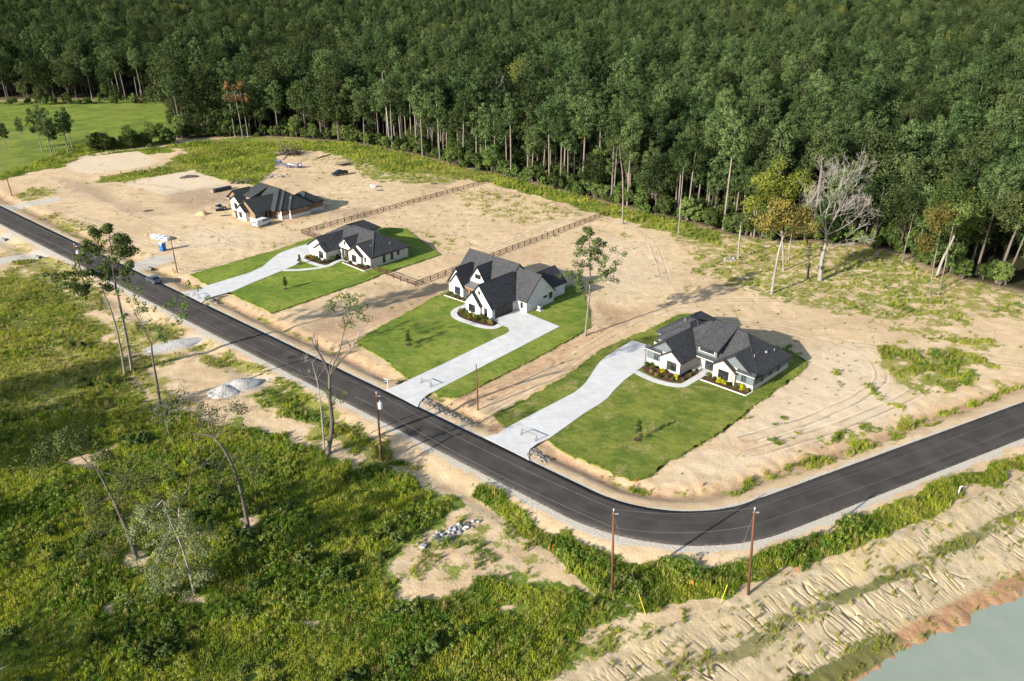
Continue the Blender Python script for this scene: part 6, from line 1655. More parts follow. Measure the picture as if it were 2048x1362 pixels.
def scatter(name, pts, rz, scl, idx, col, tilt=None):
    me = bpy.data.meshes.new(name); me.vertices.add(len(pts)); me.vertices.foreach_set('co', np.asarray(pts, np.float32).ravel())
    ro = np.zeros((len(pts), 3), np.float32); ro[:, 2] = rz
    if tilt is not None: ro[:, :2] = tilt
    a = me.attributes.new('rot', 'FLOAT_VECTOR', 'POINT'); a.data.foreach_set('vector', ro.ravel())
    a = me.attributes.new('scl', 'FLOAT', 'POINT'); a.data.foreach_set('value', np.asarray(scl, np.float32))
    a = me.attributes.new('idx', 'INT', 'POINT'); a.data.foreach_set('value', np.asarray(idx, np.int32))
    o = new_obj(name, me)
    ng = bpy.data.node_groups.new(name, 'GeometryNodeTree')
    ng.interface.new_socket('Geometry', in_out='INPUT', socket_type='NodeSocketGeometry'); ng.interface.new_socket('Geometry', in_out='OUTPUT', socket_type='NodeSocketGeometry')
    nd = ng.nodes; i_ = nd.new('NodeGroupInput'); o_ = nd.new('NodeGroupOutput')
    ci = nd.new('GeometryNodeCollectionInfo'); ci.inputs['Collection'].default_value = col; ci.inputs['Separate Children'].default_value = True; ci.inputs['Reset Children'].default_value = True
    ip = nd.new('GeometryNodeInstanceOnPoints'); ip.inputs['Pick Instance'].default_value = True
    def na(nm, typ):
        q = nd.new('GeometryNodeInputNamedAttribute'); q.data_type = typ; q.inputs['Name'].default_value = nm; return q.outputs[0]
    L = ng.links.new
    L(i_.outputs[0], ip.inputs['Points']); L(ci.outputs[0], ip.inputs['Instance']); L(na('idx', 'INT'), ip.inputs['Instance Index']); L(na('rot', 'FLOAT_VECTOR'), ip.inputs['Rotation']); L(na('scl', 'FLOAT'), ip.inputs['Scale'])
    L(ip.outputs[0], o_.inputs[0])
    md = o.modifiers.new('scatter', 'NODES'); md.node_group = ng
    return o

rest = np.array([i for i in range(len(TP_)) if i not in single])
TREECOL = inst_collection('forest_variant', PINES + BROADS)
zz = terrain(TP_[rest, 0], TP_[rest, 1])
fo = scatter('forest', np.stack([TP_[rest, 0], TP_[rest, 1], zz], 1), rot[rest], sc[rest], np.where(is_pine[rest], var[rest], 9 + var[rest]), TREECOL)
tag(fo, 'dense mixed pine and leafy forest filling the far land', 'forest', None, 'stuff')

# bushes along the forest edge
def edge_points(poly, step, seed):
    g = np.random.default_rng(seed); out = []
    for a, b in zip(poly[:-1], poly[1:]):
        a = np.array(a); b = np.array(b); L = np.hypot(*(b - a)); d = (b - a) / L; nn = np.array([d[1], -d[0]])
        for t in np.arange(0, L, step): out.append(a + d * (t + g.uniform(-.4, .4) * step) + nn * g.uniform(-3.5, 1.0))
    return out
EB = edge_points(FOREST[3:26], 2.4, 5)
random.seed(9)
EB = [p for p in EB if abs(p[0] / p[1]) < .67]
EB.sort(key=lambda p: p[1]); keep = EB[:150]
for p in keep:
    k = random.choice((0, 1, 1, 2, 2, 3, 4)); tree_obj('bush', BUSHES[k], (float(p[0]), float(p[1])), random.uniform(.45, 1.25), random.uniform(0, 6), ('low', 'mid-height', 'tall', 'low', 'tall')[k] + ' green bush at the forest foot ' + zone(*p), 'bush', 'bushes along the forest edge')
gB = np.random.default_rng(15); bp = np.array(EB[150:])
und = []
for y0, y1, sp in ((195, 330, 3.6),):
    X, Y = np.meshgrid(np.arange(-230, 240, sp), np.arange(y0, y1, sp)); X = X + gB.uniform(-1.6, 1.6, X.shape); Y = Y + gB.uniform(-1.6, 1.6, X.shape); x, y = X.ravel(), Y.ravel(); sd = poly_sd(x, y, FOREST); m = (sd > 1) & (sd < 26) & (np.abs(x) < y * .69 + 20); und.append(np.stack([x[m], y[m]], 1))
hedge = np.stack([np.arange(-330, -92, 2.4), np.interp(np.arange(-330, -92, 2.4), [-330, -92], [(-292.86, 428.14)[1] - 6, (-180.02, 431.44)[1] - 8])], 1); hedge += gB.normal(size=hedge.shape) * 2.2
low = np.stack([np.linspace((-164.26, 311.87)[0], (-138.03, 327.14)[0], 40), np.linspace((-164.26, 311.87)[1], (-138.03, 327.14)[1], 40)], 1) + gB.normal(size=(40, 2)) * 1.6
thick = und[0][(np.abs(und[0][:, 0] / und[0][:, 1] - .5) < .17) | (und[0][:, 0] / und[0][:, 1] < -.2)] + gB.normal(size=2)
up_ = np.concatenate([bp, und[0], hedge, low, thick]); uz = terrain(up_[:, 0], up_[:, 1])
BUSHCOL = inst_collection('bush_variant', BUSHES)
us = scatter('undergrowth', np.stack([up_[:, 0], up_[:, 1], uz], 1), gB.uniform(0, 6.28, len(up_)), gB.triangular(.3, .6, 1.3, len(up_)), gB.integers(0, 5, len(up_)), BUSHCOL)
tag(us, 'bushy undergrowth between and in front of the forest trunks', 'undergrowth', None, 'stuff')

# ---------------------------------------------------------------- single trees
def grow(m, p, d, L, r, depth, g, spread=.55, tips=None, up=.15, kids=3, wig=.18, minr=.012, nseg=3):
    pts = [p]; q = p.copy(); dd = d.copy()
    for i in range(nseg):
        dd = (dd + Vector(g.normal(size=3)) * wig + Vector((0, 0, up * .3))).normalized(); q = q + dd * (L / nseg); pts.append(q.copy())
    m.tube(pts, [max(minr, r * (1 - .5 * i / nseg)) for i in range(nseg + 1)], 6 if r > .08 else 4 if r > .03 else 3, False)
    if tips is not None and depth <= 2: tips.append((q.copy(), depth))
    if depth <= 0: return
    for k in range(kids):
        t = g.uniform(.45, 1.0) if k else 1.0
        s = pts[min(nseg, int(t * nseg + .5))]
        nd = (dd + Vector(g.normal(size=3)) * spread + Vector((0, 0, up))).normalized()
        grow(m, s, nd, L * g.uniform(.55, .82), r * g.uniform(.42, .62), depth - 1, g, spread, tips, up, kids, wig, minr, nseg)

def single_tree(name, label, base, trunk, r0, r1, bark, limbs, leaf=None, leafsize=.35, per=50, lr=(.6, 1.0), seed=0, extra=(), depth=3, spread=.55, up=.15, kids=3, lenscale=1.0, cat='tree', leaf_depth=1, minr=.012, leaf_prob=1.0):
    """trunk: world points; limbs: (index on trunk, world end point, radius) grown on into twigs"""
    g = np.random.default_rng(seed); z = tz(*base); o = Vector((base[0], base[1], z))
    root = tag(empty(name, o), label, cat)
    P = [Vector((0, 0, -.3))] + [Vector(q) - o for q in trunk]
    m = MB(); n = len(P)
    S = []; rr = []
    for i in range(n - 1):
        p0 = P[max(i - 1, 0)]; p1 = P[i]; p2 = P[i + 1]; p3 = P[min(i + 2, n - 1)]
        for k in range(4):
            t = k / 4; S.append(.5 * ((2 * p1) + (-p0 + p2) * t + (2 * p0 - 5 * p1 + 4 * p2 - p3) * t * t + (-p0 + 3 * p1 - 3 * p2 + p3) * t ** 3)); rr.append(r0 + (r1 - r0) * (i + t) / (n - 1))
    S.append(P[-1]); rr.append(r1); rr[0] *= 1.35
    m.tube(S, rr, 8, False); m.build('trunk', bark, root, True)
    tips = []
    if limbs:
        b = MB()
        for idx, end, r in limbs:
            s = P[min(idx + 1, len(P) - 1)] if idx >= 0 else P[-1]; e = Vector(end) - o; d = e - s; L = d.length
            mid = s.lerp(e, .5) + Vector(g.normal(size=3)) * L * .05
            b.tube([s, mid, e], [r, r * .8, r * .6], 6, False)
            dn_ = d.normalized()
            if leaf: tips.append((e.copy(), 2))
            for kk in range(kids):
                grow(b, e if kk < 2 else mid, (dn_ + Vector(g.normal(size=3)) * spread).normalized(), L * .45 * lenscale * g.uniform(.7, 1.2), r * .5, depth - 1, g, spread, tips, up, kids, .2, minr)
        tag(b.build('branches', bark, root, False), kind='stuff')
    C = [t[0] for t in tips if t[1] <= leaf_depth and g.random() < leaf_prob] + [Vector(e) - o for e in extra]
    if leaf and C:
        Rd = [g.uniform(*lr) for _ in C]
        new_obj('crown', cloud_mesh('crown', [tuple(c) for c in C], Rd, per, leafsize, leaf, seed + 5), root)
    return root

# two tall pines by the road on the left
single_tree('pine_tree', 'tall pine with a big green crown beside the left transformer pole', (-68.10, 126.67), [(-67.79, 126.67, 4.97), (-67.61, 126.67, 11.69), (-67.54, 126.67, 17.23), (-66.98, 126.67, 22.59), (-66.75, 126.67, 25.20)], .30, .07, M_BARKP,
    [(2, (-69.34, 126.67, 18.32), .07), (2, (-65.31, 126.67, 18.59), .07), (3, (-71.06, 126.67, 20.82), .07), (3, (-64.83, 126.67, 21.71), .07), (3, (-69.46, 126.67, 23.46), .06), (4, (-65.11, 126.67, 24.33), .06), (4, (-68.66, 126.67, 25.20), .05), (4, (-66.77, 126.67, 26.23), .05), (4, (-64.72, 126.67, 23.03), .05), (3, (-68.24, 126.67, 19.49), .05)], M_PINEL, .30, 54, (.5, .9), 21, depth=2, spread=.7, leaf_depth=2, leaf_prob=.75, kids=4)
single_tree('pine_tree', 'slender leaning pine with sparse low crown left of the taller pine', (-68.93, 125.52), [(-68.57, 125.52, 5.53), (-68.65, 125.52, 11.25), (-69.28, 125.52, 15.41), (-69.12, 125.52, 17.68)], .22, .06, M_BARKP,
    [(3, (-73.58, 125.52, 17.68), .06), (3, (-72.14, 125.52, 15.87), .05), (3, (-74.68, 125.52, 16.59), .05), (4, (-70.39, 125.52, 18.75), .05), (3, (-68.30, 125.52, 16.77), .04)], M_PINEL, .3, 60, (.55, .9), 22, depth=2, spread=.6, leaf_depth=2, leaf_prob=.8)
single_tree('forked_tree', 'slim pale forked tree with thin leaves beside the gravel spread', (-58.36, 114.84), [(-58.11, 114.84, 4.32), (-57.97, 114.84, 8.44), (-57.69, 114.84, 10.67)], .22, .13, M_BARKG,
    [(-1, (-58.74, 114.84, 14.62), .09), (-1, (-56.19, 114.84, 12.26), .08), (-1, (-53.30, 114.84, 15.91), .06), (-1, (-59.55, 114.84, 17.61), .05), (-1, (-52.31, 114.84, 17.44), .04)], M_BUSH, .26, 34, (.4, .8), 23, [(-54.27, 114.84, 17.44), (-53.03, 114.84, 17.78), (-51.92, 114.84, 17.44), (-50.92, 114.84, 17.78), (-52.36, 114.84, 18.46), (-57.08, 114.84, 15.05), (-61.38, 114.84, 13.31), (-61.81, 114.84, 15.05), (-61.29, 114.84, 10.67)], depth=3, spread=.5, leaf_depth=1, leaf_prob=.3)
# big half-dead tree by the road
single_tree('half_dead_tree', 'big half dead forked tree with one leafy top beside the road', (-27.50, 100.08), [(-26.36, 100.08, 4.78), (-26.25, 100.08, 8.98), (-25.92, 100.08, 13.06)], .36, .22, M_BARKG,
    [(-1, (-27.28, 100.08, 17.01), .2), (-1, (-23.05, 100.08, 20.47), .13), (-1, (-22.52, 100.08, 17.01), .17), (-1, (-25.18, 100.08, 16.23), .08)], None, seed=24, depth=2, spread=.35, up=.35, kids=2, lenscale=.8)
rt = [o for o in SC.objects if o.name == 'half_dead_tree'][0]
def add_crown(root, C, Rd, per, size, mat, seed):
    o = root.location
    return new_obj('crown', cloud_mesh('crown', [tuple(Vector(c) - o) for c in C], Rd, per, size, mat, seed), root)
def add_limbs(root, mat, paths):
    o = root.location
    for pts, r in paths: MB().tube([Vector(p) - o for p in pts], [r * (1 - .8 * i / (len(pts) - 1)) for i in range(len(pts))], 6, False).build('limb', mat, root)
add_limbs(rt, M_BARKD, [([(-27.28, 100.08, 17.01), (-27.47, 100.08, 19.17), (-27.78, 100.08, 21.37)], .12), ([(-22.52, 100.08, 17.01), (-20.87, 100.08, 20.09), (-19.40, 100.08, 22.20)], .10), ([(-23.05, 100.08, 20.47), (-22.34, 100.08, 23.09), (-21.68, 100.08, 25.15)], .07), ([(-21.34, 100.08, 19.48), (-20.96, 100.08, 22.35), (-21.19, 100.08, 24.57)], .05), ([(-27.20, 100.08, 17.78), (-26.88, 100.08, 19.48), (-26.98, 100.08, 20.47)], .06)])
cc = [(-24.05, 100.08, 24.42), (-23.32, 100.08, 25.01), (-22.63, 100.08, 25.15), (-22.14, 100.08, 24.57), (-21.50, 100.08, 24.13), (-22.76, 100.08, 23.68), (-22.01, 100.08, 22.94), (-21.11, 100.08, 23.09), (-20.70, 100.08, 22.20), (-22.57, 100.08, 21.97), (-23.14, 100.08, 21.00), (-24.51, 100.08, 23.24), (-21.15, 100.08, 25.01), (-20.17, 100.08, 23.68), (-24.76, 100.08, 24.13), (-19.84, 100.08, 21.75), (-22.31, 100.08, 21.00)]
add_crown(rt, cc, [.75] * len(cc), 44, .28, M_BUSH, 31)
cc = [(-26.17, 100.08, 9.81), (-25.34, 100.08, 9.39), (-24.44, 100.08, 8.98), (-26.44, 100.08, 10.63), (-23.83, 100.08, 10.22), (-26.00, 100.08, 8.57), (-26.24, 100.08, 3.06), (-26.91, 100.08, 2.19)]
add_crown(rt, cc, [.6] * len(cc), 40, .28, M_BUSH, 32)
single_tree('dead_tree', 'thin bare dead tree just left of the half dead tree', (-28.22, 101.02), [(-28.02, 101.02, 4.20), (-27.95, 101.02, 8.44), (-28.04, 101.02, 11.74), (-28.45, 101.02, 14.57)], .14, .04, M_BARKD,
    [(3, (-29.34, 101.02, 15.60), .03), (2, (-29.98, 101.02, 12.39), .03), (3, (-27.63, 101.02, 15.60), .03), (2, (-26.69, 101.02, 13.77), .02), (1, (-26.86, 101.02, 8.44), .03)], None, seed=26, depth=3, spread=.7, kids=3, minr=.012)
# field trees in the foreground
single_tree('dead_top_tree', 'leaning tree with bare top branches and thin leaves in the middle of the field', (-34.06, 82.54), [(-34.10, 82.54, 4.42), (-34.42, 82.54, 8.24), (-35.16, 82.54, 11.57), (-36.16, 82.54, 13.73)], .27, .12, M_BARKG,
    [(-1, (-38.51, 82.54, 14.23), .10), (-1, (-36.22, 82.54, 16.35), .09), (3, (-34.51, 82.54, 16.56), .07), (-1, (-38.30, 82.54, 17.25), .06), (3, (-33.58, 82.54, 15.51), .05), (2, (-36.18, 82.54, 9.73), .05), (2, (-32.83, 82.54, 9.36), .05), (1, (-36.71, 82.54, 6.35), .05)], M_OAKLEAF, .22, 30, (.6, 1.0), 27, [(-36.54, 82.54, 7.49), (-36.20, 82.54, 5.58), (-33.50, 82.54, 8.99), (-36.98, 82.54, 8.61), (-35.75, 82.54, 4.42), (-34.40, 82.54, 7.11), (-37.79, 82.54, 7.49)], depth=3, spread=.55, leaf_depth=1, leaf_prob=.22)
single_tree('crooked_tree', 'crooked tree with a bare arching limb at the left of the field', (-46.08, 76.71), [(-46.11, 76.71, 2.85), (-46.50, 76.71, 5.85), (-47.09, 76.71, 9.49), (-47.89, 76.71, 13.01)], .33, .12, M_BARKG,
    [(-1, (-49.64, 76.71, 15.41), .09), (3, (-51.89, 76.71, 14.39), .06), (2, (-43.76, 76.71, 10.56), .06), (2, (-49.29, 76.71, 8.05), .06), (3, (-44.93, 76.71, 11.97), .06), (1, (-43.53, 76.71, 7.32), .06), (3, (-47.09, 76.71, 14.04), .05), (1, (-49.25, 76.71, 2.85), .05)], M_OAKLEAF, .22, 46, (.7, 1.2), 28, [(-45.01, 76.71, 8.77), (-43.26, 76.71, 11.62), (-41.83, 76.71, 13.01), (-45.29, 76.71, 13.01), (-48.81, 76.71, 2.09), (-49.22, 76.71, 4.36), (-48.53, 76.71, 0.54), (-49.72, 76.71, 8.77), (-44.14, 76.71, 14.39), (-43.10, 76.71, 9.49), (-48.56, 76.71, -1.02), (-49.85, 76.71, 15.75), (-50.38, 76.71, 17.09), (-40.54, 76.71, 13.70), (-45.31, 76.71, 4.36), (-49.79, 76.71, 5.85)], depth=3, spread=.6, leaf_depth=1, leaf_prob=.55)
single_tree('pale_tree', 'pale narrow tree thick with fine twigs in front of the crooked tree', (-36.90, 70.97), [(-36.91, 70.97, 3.27), (-37.18, 70.97, 6.87), (-37.73, 70.97, 10.01), (-38.09, 70.97, 13.06)], .17, .04, M_BARKD,
    [(1, (-38.79, 70.97, 3.27), .04), (1, (-35.69, 70.97, 4.73), .04), (2, (-39.67, 70.97, 6.16), .04), (2, (-35.71, 70.97, 7.93), .04), (3, (-40.39, 70.97, 9.67), .03), (3, (-36.55, 70.97, 11.04), .03), (0, (-38.27, 70.97, 1.43), .03), (0, (-35.77, 70.97, 2.54), .03), (2, (-40.65, 70.97, 4.00), .03), (3, (-39.72, 70.97, 11.72), .03)], M_PALELEAF, .20, 34, (.5, .9), 29, depth=3, spread=.7, leaf_depth=1, leaf_prob=.75, kids=3)
single_tree('dead_tree', 'dead forked grey tree rising behind the pale narrow tree', (-41.61, 80.17), [(-41.55, 80.17, 3.14), (-40.88, 80.17, 6.19)], .16, .10, M_BARKD,
    [(-1, (-38.81, 80.17, 10.33), .07), (-1, (-41.60, 80.17, 7.31), .06), (-1, (-40.70, 80.17, 9.89), .04)], None, seed=30, depth=3, spread=.6, kids=2)
for k, (px, top, sd) in enumerate((((-53.90, 112.23), (-53.69, 112.23, 2.06), 41), ((-53.13, 105.23), (-53.21, 105.23, 2.07), 42))):
    single_tree('dead_bush', ('grey leafless bush above the leaning field tree', 'small grey leafless bush left of the leaning field tree')[k], px, [top], .06, .04, M_BARKD, [(-1, (top[0] + dx, top[1] + dy, top[2] + dz), .03) for dx, dy, dz in ((-1.6, .3, 1.6), (-.6, -.5, 2.2), (.8, .4, 2.0), (1.8, -.2, 1.4), (.1, .8, 2.5))], None, seed=sd, depth=3, spread=.7, kids=3, cat='bush')
# lone trees on the right
single_tree('pine_tree', 'lone sparse pine standing at the lawn corner of the tall white house', (14.31, 141.51), [(14.68, 141.51, 5.33), (14.85, 141.51, 10.50), (14.64, 141.51, 15.53), (14.25, 141.51, 20.42)], .24, .05, M_BARKP,
    [(3, (12.26, 141.51, 16.52), .05), (3, (17.03, 141.51, 14.54), .05), (2, (13.04, 141.51, 13.03), .04), (2, (17.59, 141.51, 12.73), .04), (4, (12.80, 141.51, 19.45), .04), (4, (16.00, 141.51, 18.48), .04), (4, (13.94, 141.51, 21.09), .03), (3, (16.44, 141.51, 17.01), .04), (1, (13.43, 141.51, 10.30), .03), (3, (11.84, 141.51, 15.03), .03)], M_PINEL, .30, 50, (.55, .9), 51, depth=2, spread=.6, leaf_depth=2, leaf_prob=.8)
single_tree('pine_tree', 'lone bare-stemmed pine on the sand near the second fence end', (31.05, 215.29), [(30.65, 215.29, 6.71), (30.09, 215.29, 13.67), (29.27, 215.29, 18.43), (28.81, 215.29, 21.77)], .26, .08, M_BARKP,
    [(3, (25.02, 215.29, 19.77), .05), (4, (26.92, 215.29, 22.04), .05), (4, (30.57, 215.29, 21.50), .05), (3, (31.57, 215.29, 18.43), .05), (4, (28.87, 215.29, 23.09), .04), (3, (26.76, 215.29, 17.48), .04)], M_PINEL, .4, 50, (.7, 1.2), 52, depth=2, spread=.6, leaf_depth=2, leaf_prob=.7)
single_tree('slim_tree', 'thin bare pale trunk with a small tuft in the verge', (44.77, 205.76), [(44.58, 205.76, 6.63), (44.49, 205.76, 13.35), (44.46, 205.76, 17.94)], .14, .06, M_BARKD, [(-1, (43.43, 205.76, 19.24), .03), (-1, (45.28, 205.76, 18.85), .03)], M_PINEL, .35, 30, (.5, .8), 53, depth=1, leaf_depth=2)
single_tree('ivy_trunk', 'short broken trunk with an ivy tuft above the white rubble', (55.84, 186.52), [(55.68, 186.52, 3.36), (55.57, 186.52, 7.19), (55.58, 186.52, 9.07)], .24, .16, M_BARKD, [(-1, (53.93, 186.52, 9.70), .05), (-1, (56.56, 186.52, 9.95), .05)], M_BROAD, .35, 50, (.7, 1.1), 54, [(55.09, 186.52, 8.19), (55.99, 186.52, 8.70), (54.16, 186.52, 7.82)], depth=2, leaf_depth=2)
single_tree('olive_tree', 'rusty olive crowned tree on a pale trunk at the meadow', (57.33, 163.46), [(57.42, 163.46, 4.82), (57.53, 163.46, 9.41), (58.01, 163.46, 12.79)], .32, .16, M_BARKD,
    [(-1, (55.22, 163.46, 16.66), .08), (-1, (59.98, 163.46, 16.66), .08), (-1, (57.62, 163.46, 18.29), .07), (-1, (62.45, 163.46, 14.46), .06), (2, (53.85, 163.46, 15.01), .06), (-1, (56.96, 163.46, 15.56), .06)], M_OTREE, .38, 60, (1.2, 1.8), 55, depth=2, spread=.6, leaf_depth=2, leaf_prob=.8)
single_tree('yellow_green_tree', 'bright yellow green leafy tree behind the olive crowned tree', (64.47, 178.02), [(63.62, 178.02, 4.99), (62.10, 178.02, 12.26), (61.10, 178.02, 17.56)], .22, .1, M_BARKD,
    [(-1, (57.37, 178.02, 19.87), .08), (-1, (63.51, 178.02, 20.45), .08), (-1, (60.35, 178.02, 22.73), .07), (2, (56.62, 178.02, 16.98), .06), (2, (65.57, 178.02, 18.14), .06), (-1, (58.91, 178.02, 21.02), .06)], M_YTREE, .44, 70, (1.4, 2.2), 56, depth=2, spread=.6, leaf_depth=2, leaf_prob=.8)
single_tree('slim_tree', 'slim pale trunk with a thin leafy top right of the olive tree', (68.09, 185.78), [(67.92, 185.78, 3.61), (67.93, 185.78, 6.79)], .14, .09, M_BARKD, [(-1, (66.46, 185.78, 9.30), .04), (-1, (68.57, 185.78, 8.92), .04)], M_OTREE, .36, 40, (.7, 1.1), 57, depth=2, leaf_depth=2)
single_tree('ivy_trunk', 'ivy covered dark trunk just left of the big white dead tree', (68.39, 172.39), [(67.79, 172.39, 4.52), (66.69, 172.39, 9.29), (65.90, 172.39, 12.80)], .28, .12, M_BARKG, [(-1, (64.85, 172.39, 14.54), .05), (-1, (66.65, 172.39, 15.11), .05)], M_BROAD, .36, 46, (.6, 1.0), 58, [(67.98, 172.39, 3.30), (67.48, 172.39, 5.72), (66.99, 172.39, 8.11), (67.75, 172.39, 6.92), (66.39, 172.39, 10.47), (67.08, 172.39, 11.05)], depth=2, leaf_depth=2)
single_tree('dead_tree', 'big spreading white dead tree standing before the dark forest', (70.83, 171.43), [(70.47, 171.43, 4.26), (70.56, 171.43, 8.43), (70.50, 171.43, 10.78)], .52, .34, M_BARKD,
    [(-1, (67.90, 171.43, 17.67), .15), (-1, (72.63, 171.43, 17.10), .17), (-1, (70.04, 171.43, 19.35), .13), (-1, (75.46, 171.43, 13.68), .11), (2, (66.61, 171.43, 15.40), .1), (-1, (73.23, 171.43, 19.91), .1), (1, (74.86, 171.43, 9.61), .1)], None, seed=59, depth=5, spread=.5, up=.16, kids=3, lenscale=1.15, minr=.017)
rt = [o for o in SC.objects if o.name.startswith('dead_tree') and 'spreading white' in o.get('label', '')][0]
cc = [(70.19, 171.43, 7.25), (70.46, 171.43, 9.02), (70.93, 171.43, 4.86), (70.82, 171.43, 10.19), (70.55, 171.43, 3.05)]
add_crown(rt, cc, [.8] * 5, 50, .34, M_BROAD, 60)
# right cluster
single_tree('leafy_tree', 'grey green leafy tree leaning right with a forked pale trunk at the right meadow', (98.87, 174.02), [(99.35, 174.02, 3.94), (100.52, 174.02, 8.76), (100.61, 174.02, 11.72)], .36, .16, M_BARKD,
    [(-1, (98.29, 174.02, 15.79), .1), (-1, (102.07, 174.02, 16.36), .1), (-1, (99.28, 174.02, 18.65), .09), (2, (96.31, 174.02, 14.63), .08), (-1, (103.91, 174.02, 13.47), .08), (2, (102.22, 174.02, 11.13), .07), (-1, (105.16, 174.02, 15.21), .06)], M_BUSH, .46, 80, (1.5, 2.4), 61, depth=2, leaf_depth=2, leaf_prob=.8)
single_tree('slim_tree', 'very slim straight trunk left of the leaning leafy tree', (91.68, 162.29), [(91.13, 162.29, 5.83), (90.81, 162.29, 11.50), (90.66, 162.29, 15.37)], .13, .07, M_BARKP, [(-1, (88.89, 162.29, 17.55), .04), (-1, (91.08, 162.29, 18.09), .04), (1, (87.89, 162.29, 12.61), .03)], M_OTREE, .4, 60, (1.2, 1.9), 62, depth=2, leaf_depth=2)
single_tree('slim_tree', 'very slim leaning trunk crossing the leafy tree at the right meadow', (93.80, 162.58), [(93.68, 162.58, 5.72), (93.43, 162.58, 11.40), (93.34, 162.58, 15.83)], .13, .07, M_BARKP, [(-1, (92.61, 162.58, 18.01), .04), (-1, (94.13, 162.58, 18.22), .04)], M_BUSH, .4, 60, (1.2, 1.9), 63, depth=2, leaf_depth=2)
single_tree('slim_tree', 'pale slim trunk at the dark wood left of the right meadow cluster', (95.68, 184.69), [(95.69, 184.69, 3.98), (95.85, 184.69, 7.76), (95.82, 184.69, 11.24)], .17, .09, M_BARKP, [(-1, (93.93, 184.69, 13.93), .05), (-1, (96.72, 184.69, 13.68), .05)], M_BROAD, .45, 70, (1.4, 2.2), 64, depth=2, leaf_depth=2)
single_tree('leaning_tree', 'thick pale trunk leaning right at the right edge of the meadow', (110.78, 169.85), [(110.91, 169.85, 4.23), (111.36, 169.85, 10.13), (112.04, 169.85, 14.16)], .42, .2, M_BARKG, [(-1, (109.87, 169.85, 18.11), .1), (-1, (113.45, 169.85, 16.99), .1), (2, (108.28, 169.85, 15.86), .08)], M_OAKLEAF, .44, 70, (1.4, 2.2), 65, depth=2, leaf_depth=2)
single_tree('leaning_tree', 'lower leaning trunk in front of the thick leaning one at the right edge', (111.97, 168.91), [(112.13, 168.91, 2.78), (112.80, 168.91, 6.94), (113.31, 168.91, 11.59)], .32, .16, M_BARKG, [(-1, (112.36, 168.91, 15.01), .08), (-1, (115.26, 168.91, 14.45), .08)], M_BUSH, .44, 70, (1.4, 2.2), 66, depth=2, leaf_depth=2)
# left pines before the green field
for k, (px, pair, s, lab) in enumerate((((-173.50, 301.24), 7, .95, 'left tall pine of the cluster before the far green field'), ((-172.89, 302.96), 3, .72, 'second pine of the cluster before the far green field'), ((-170.36, 307.35), 7, .85, 'bushy right pine of the cluster before the far green field'), ((-169.97, 310.05), 5, .62, 'small rightmost pine of the cluster before the far green field'), ((-182.94, 311.87), 7, .8, 'pine standing left behind the cluster before the far green field'), ((-196.57, 311.87), 3, .60, 'short pine at the left end of the far green field'), ((-194.08, 319.34), 4, .5, 'small dark pine left of the cluster before the far green field'))):
    tree_obj('pine_tree', PINES[pair], px, s, k * 1.3, lab, 'tree')
# dead and dying pines in the forest edge
single_tree('dead_pine', 'pale dead pine with a bare branching top in the forest edge', (-3.77, 301.24), [(-4.09, 301.24, 9.65), (-4.77, 301.24, 18.67), (-5.83, 301.24, 23.98)], .32, .1, M_BARKD, [(-1, (-7.08, 301.24, 26.08), .07), (-1, (-3.99, 301.24, 26.42), .06), (2, (-8.96, 301.24, 21.34), .06), (-1, (-5.62, 301.24, 27.12), .05), (2, (-3.28, 301.24, 23.10), .04)], None, seed=71, depth=3, spread=.5, kids=3, minr=.025)
single_tree('bare_pine', 'tall pale bare-stemmed pine before the dark forest behind the pickup', (-48.72, 319.34), [(-48.84, 319.34, 10.12), (-49.36, 319.34, 19.59), (-49.79, 319.34, 27.35)], .3, .1, M_BARKD, [(-1, (-50.42, 319.34, 29.18), .05), (-1, (-48.54, 319.34, 28.81), .05)], M_PINEL, .5, 40, (.9, 1.3), 72, depth=1, leaf_depth=2)
for k, px in enumerate(((-116.51, 339.53), (-112.71, 337.40), (-111.04, 339.53))):
    single_tree('dying_pine', ('dying rusty pine at the left of three behind the trailers', 'tallest dying rusty pine of three behind the trailers', 'dying rusty pine at the right of three behind the trailers')[k], px, [(px[0] - .1, px[1], 6), (px[0] - .4, px[1], 13), (px[0] - .7, px[1], 18 + k % 2 * 2)], .18, .06, M_BARKD, [(2, (px[0] - 1.6, px[1], 16), .04), (2, (px[0] + 1.2, px[1], 15.5), .04), (-1, (px[0] - .4, px[1] - .5, 20.5), .03), (-1, (px[0] - 1.2, px[1], 19.5), .03)], M_REDPINE, .45, 26, (.6, 1.0), 73 + k, depth=1, leaf_depth=2)
# trees standing left of and behind the viewpoint; their shadows reach the field
for k, (x, y, s, v) in enumerate(((-92, 86, 1.0, 2), (-99, 92, .9, 0), (-84, 71, .8, 1), (-72, 42, .8, 2), (-63, 34, .8, 0), (-30, 36, .55, 3), (-110, 99, 1.0, 4))):
    tree_obj('broadleaf_tree', BROADS[v], (x, y), s, k * .9, 'leafy tree at the near side of the open field outside the view', 'tree', 'trees at the near side of the field')

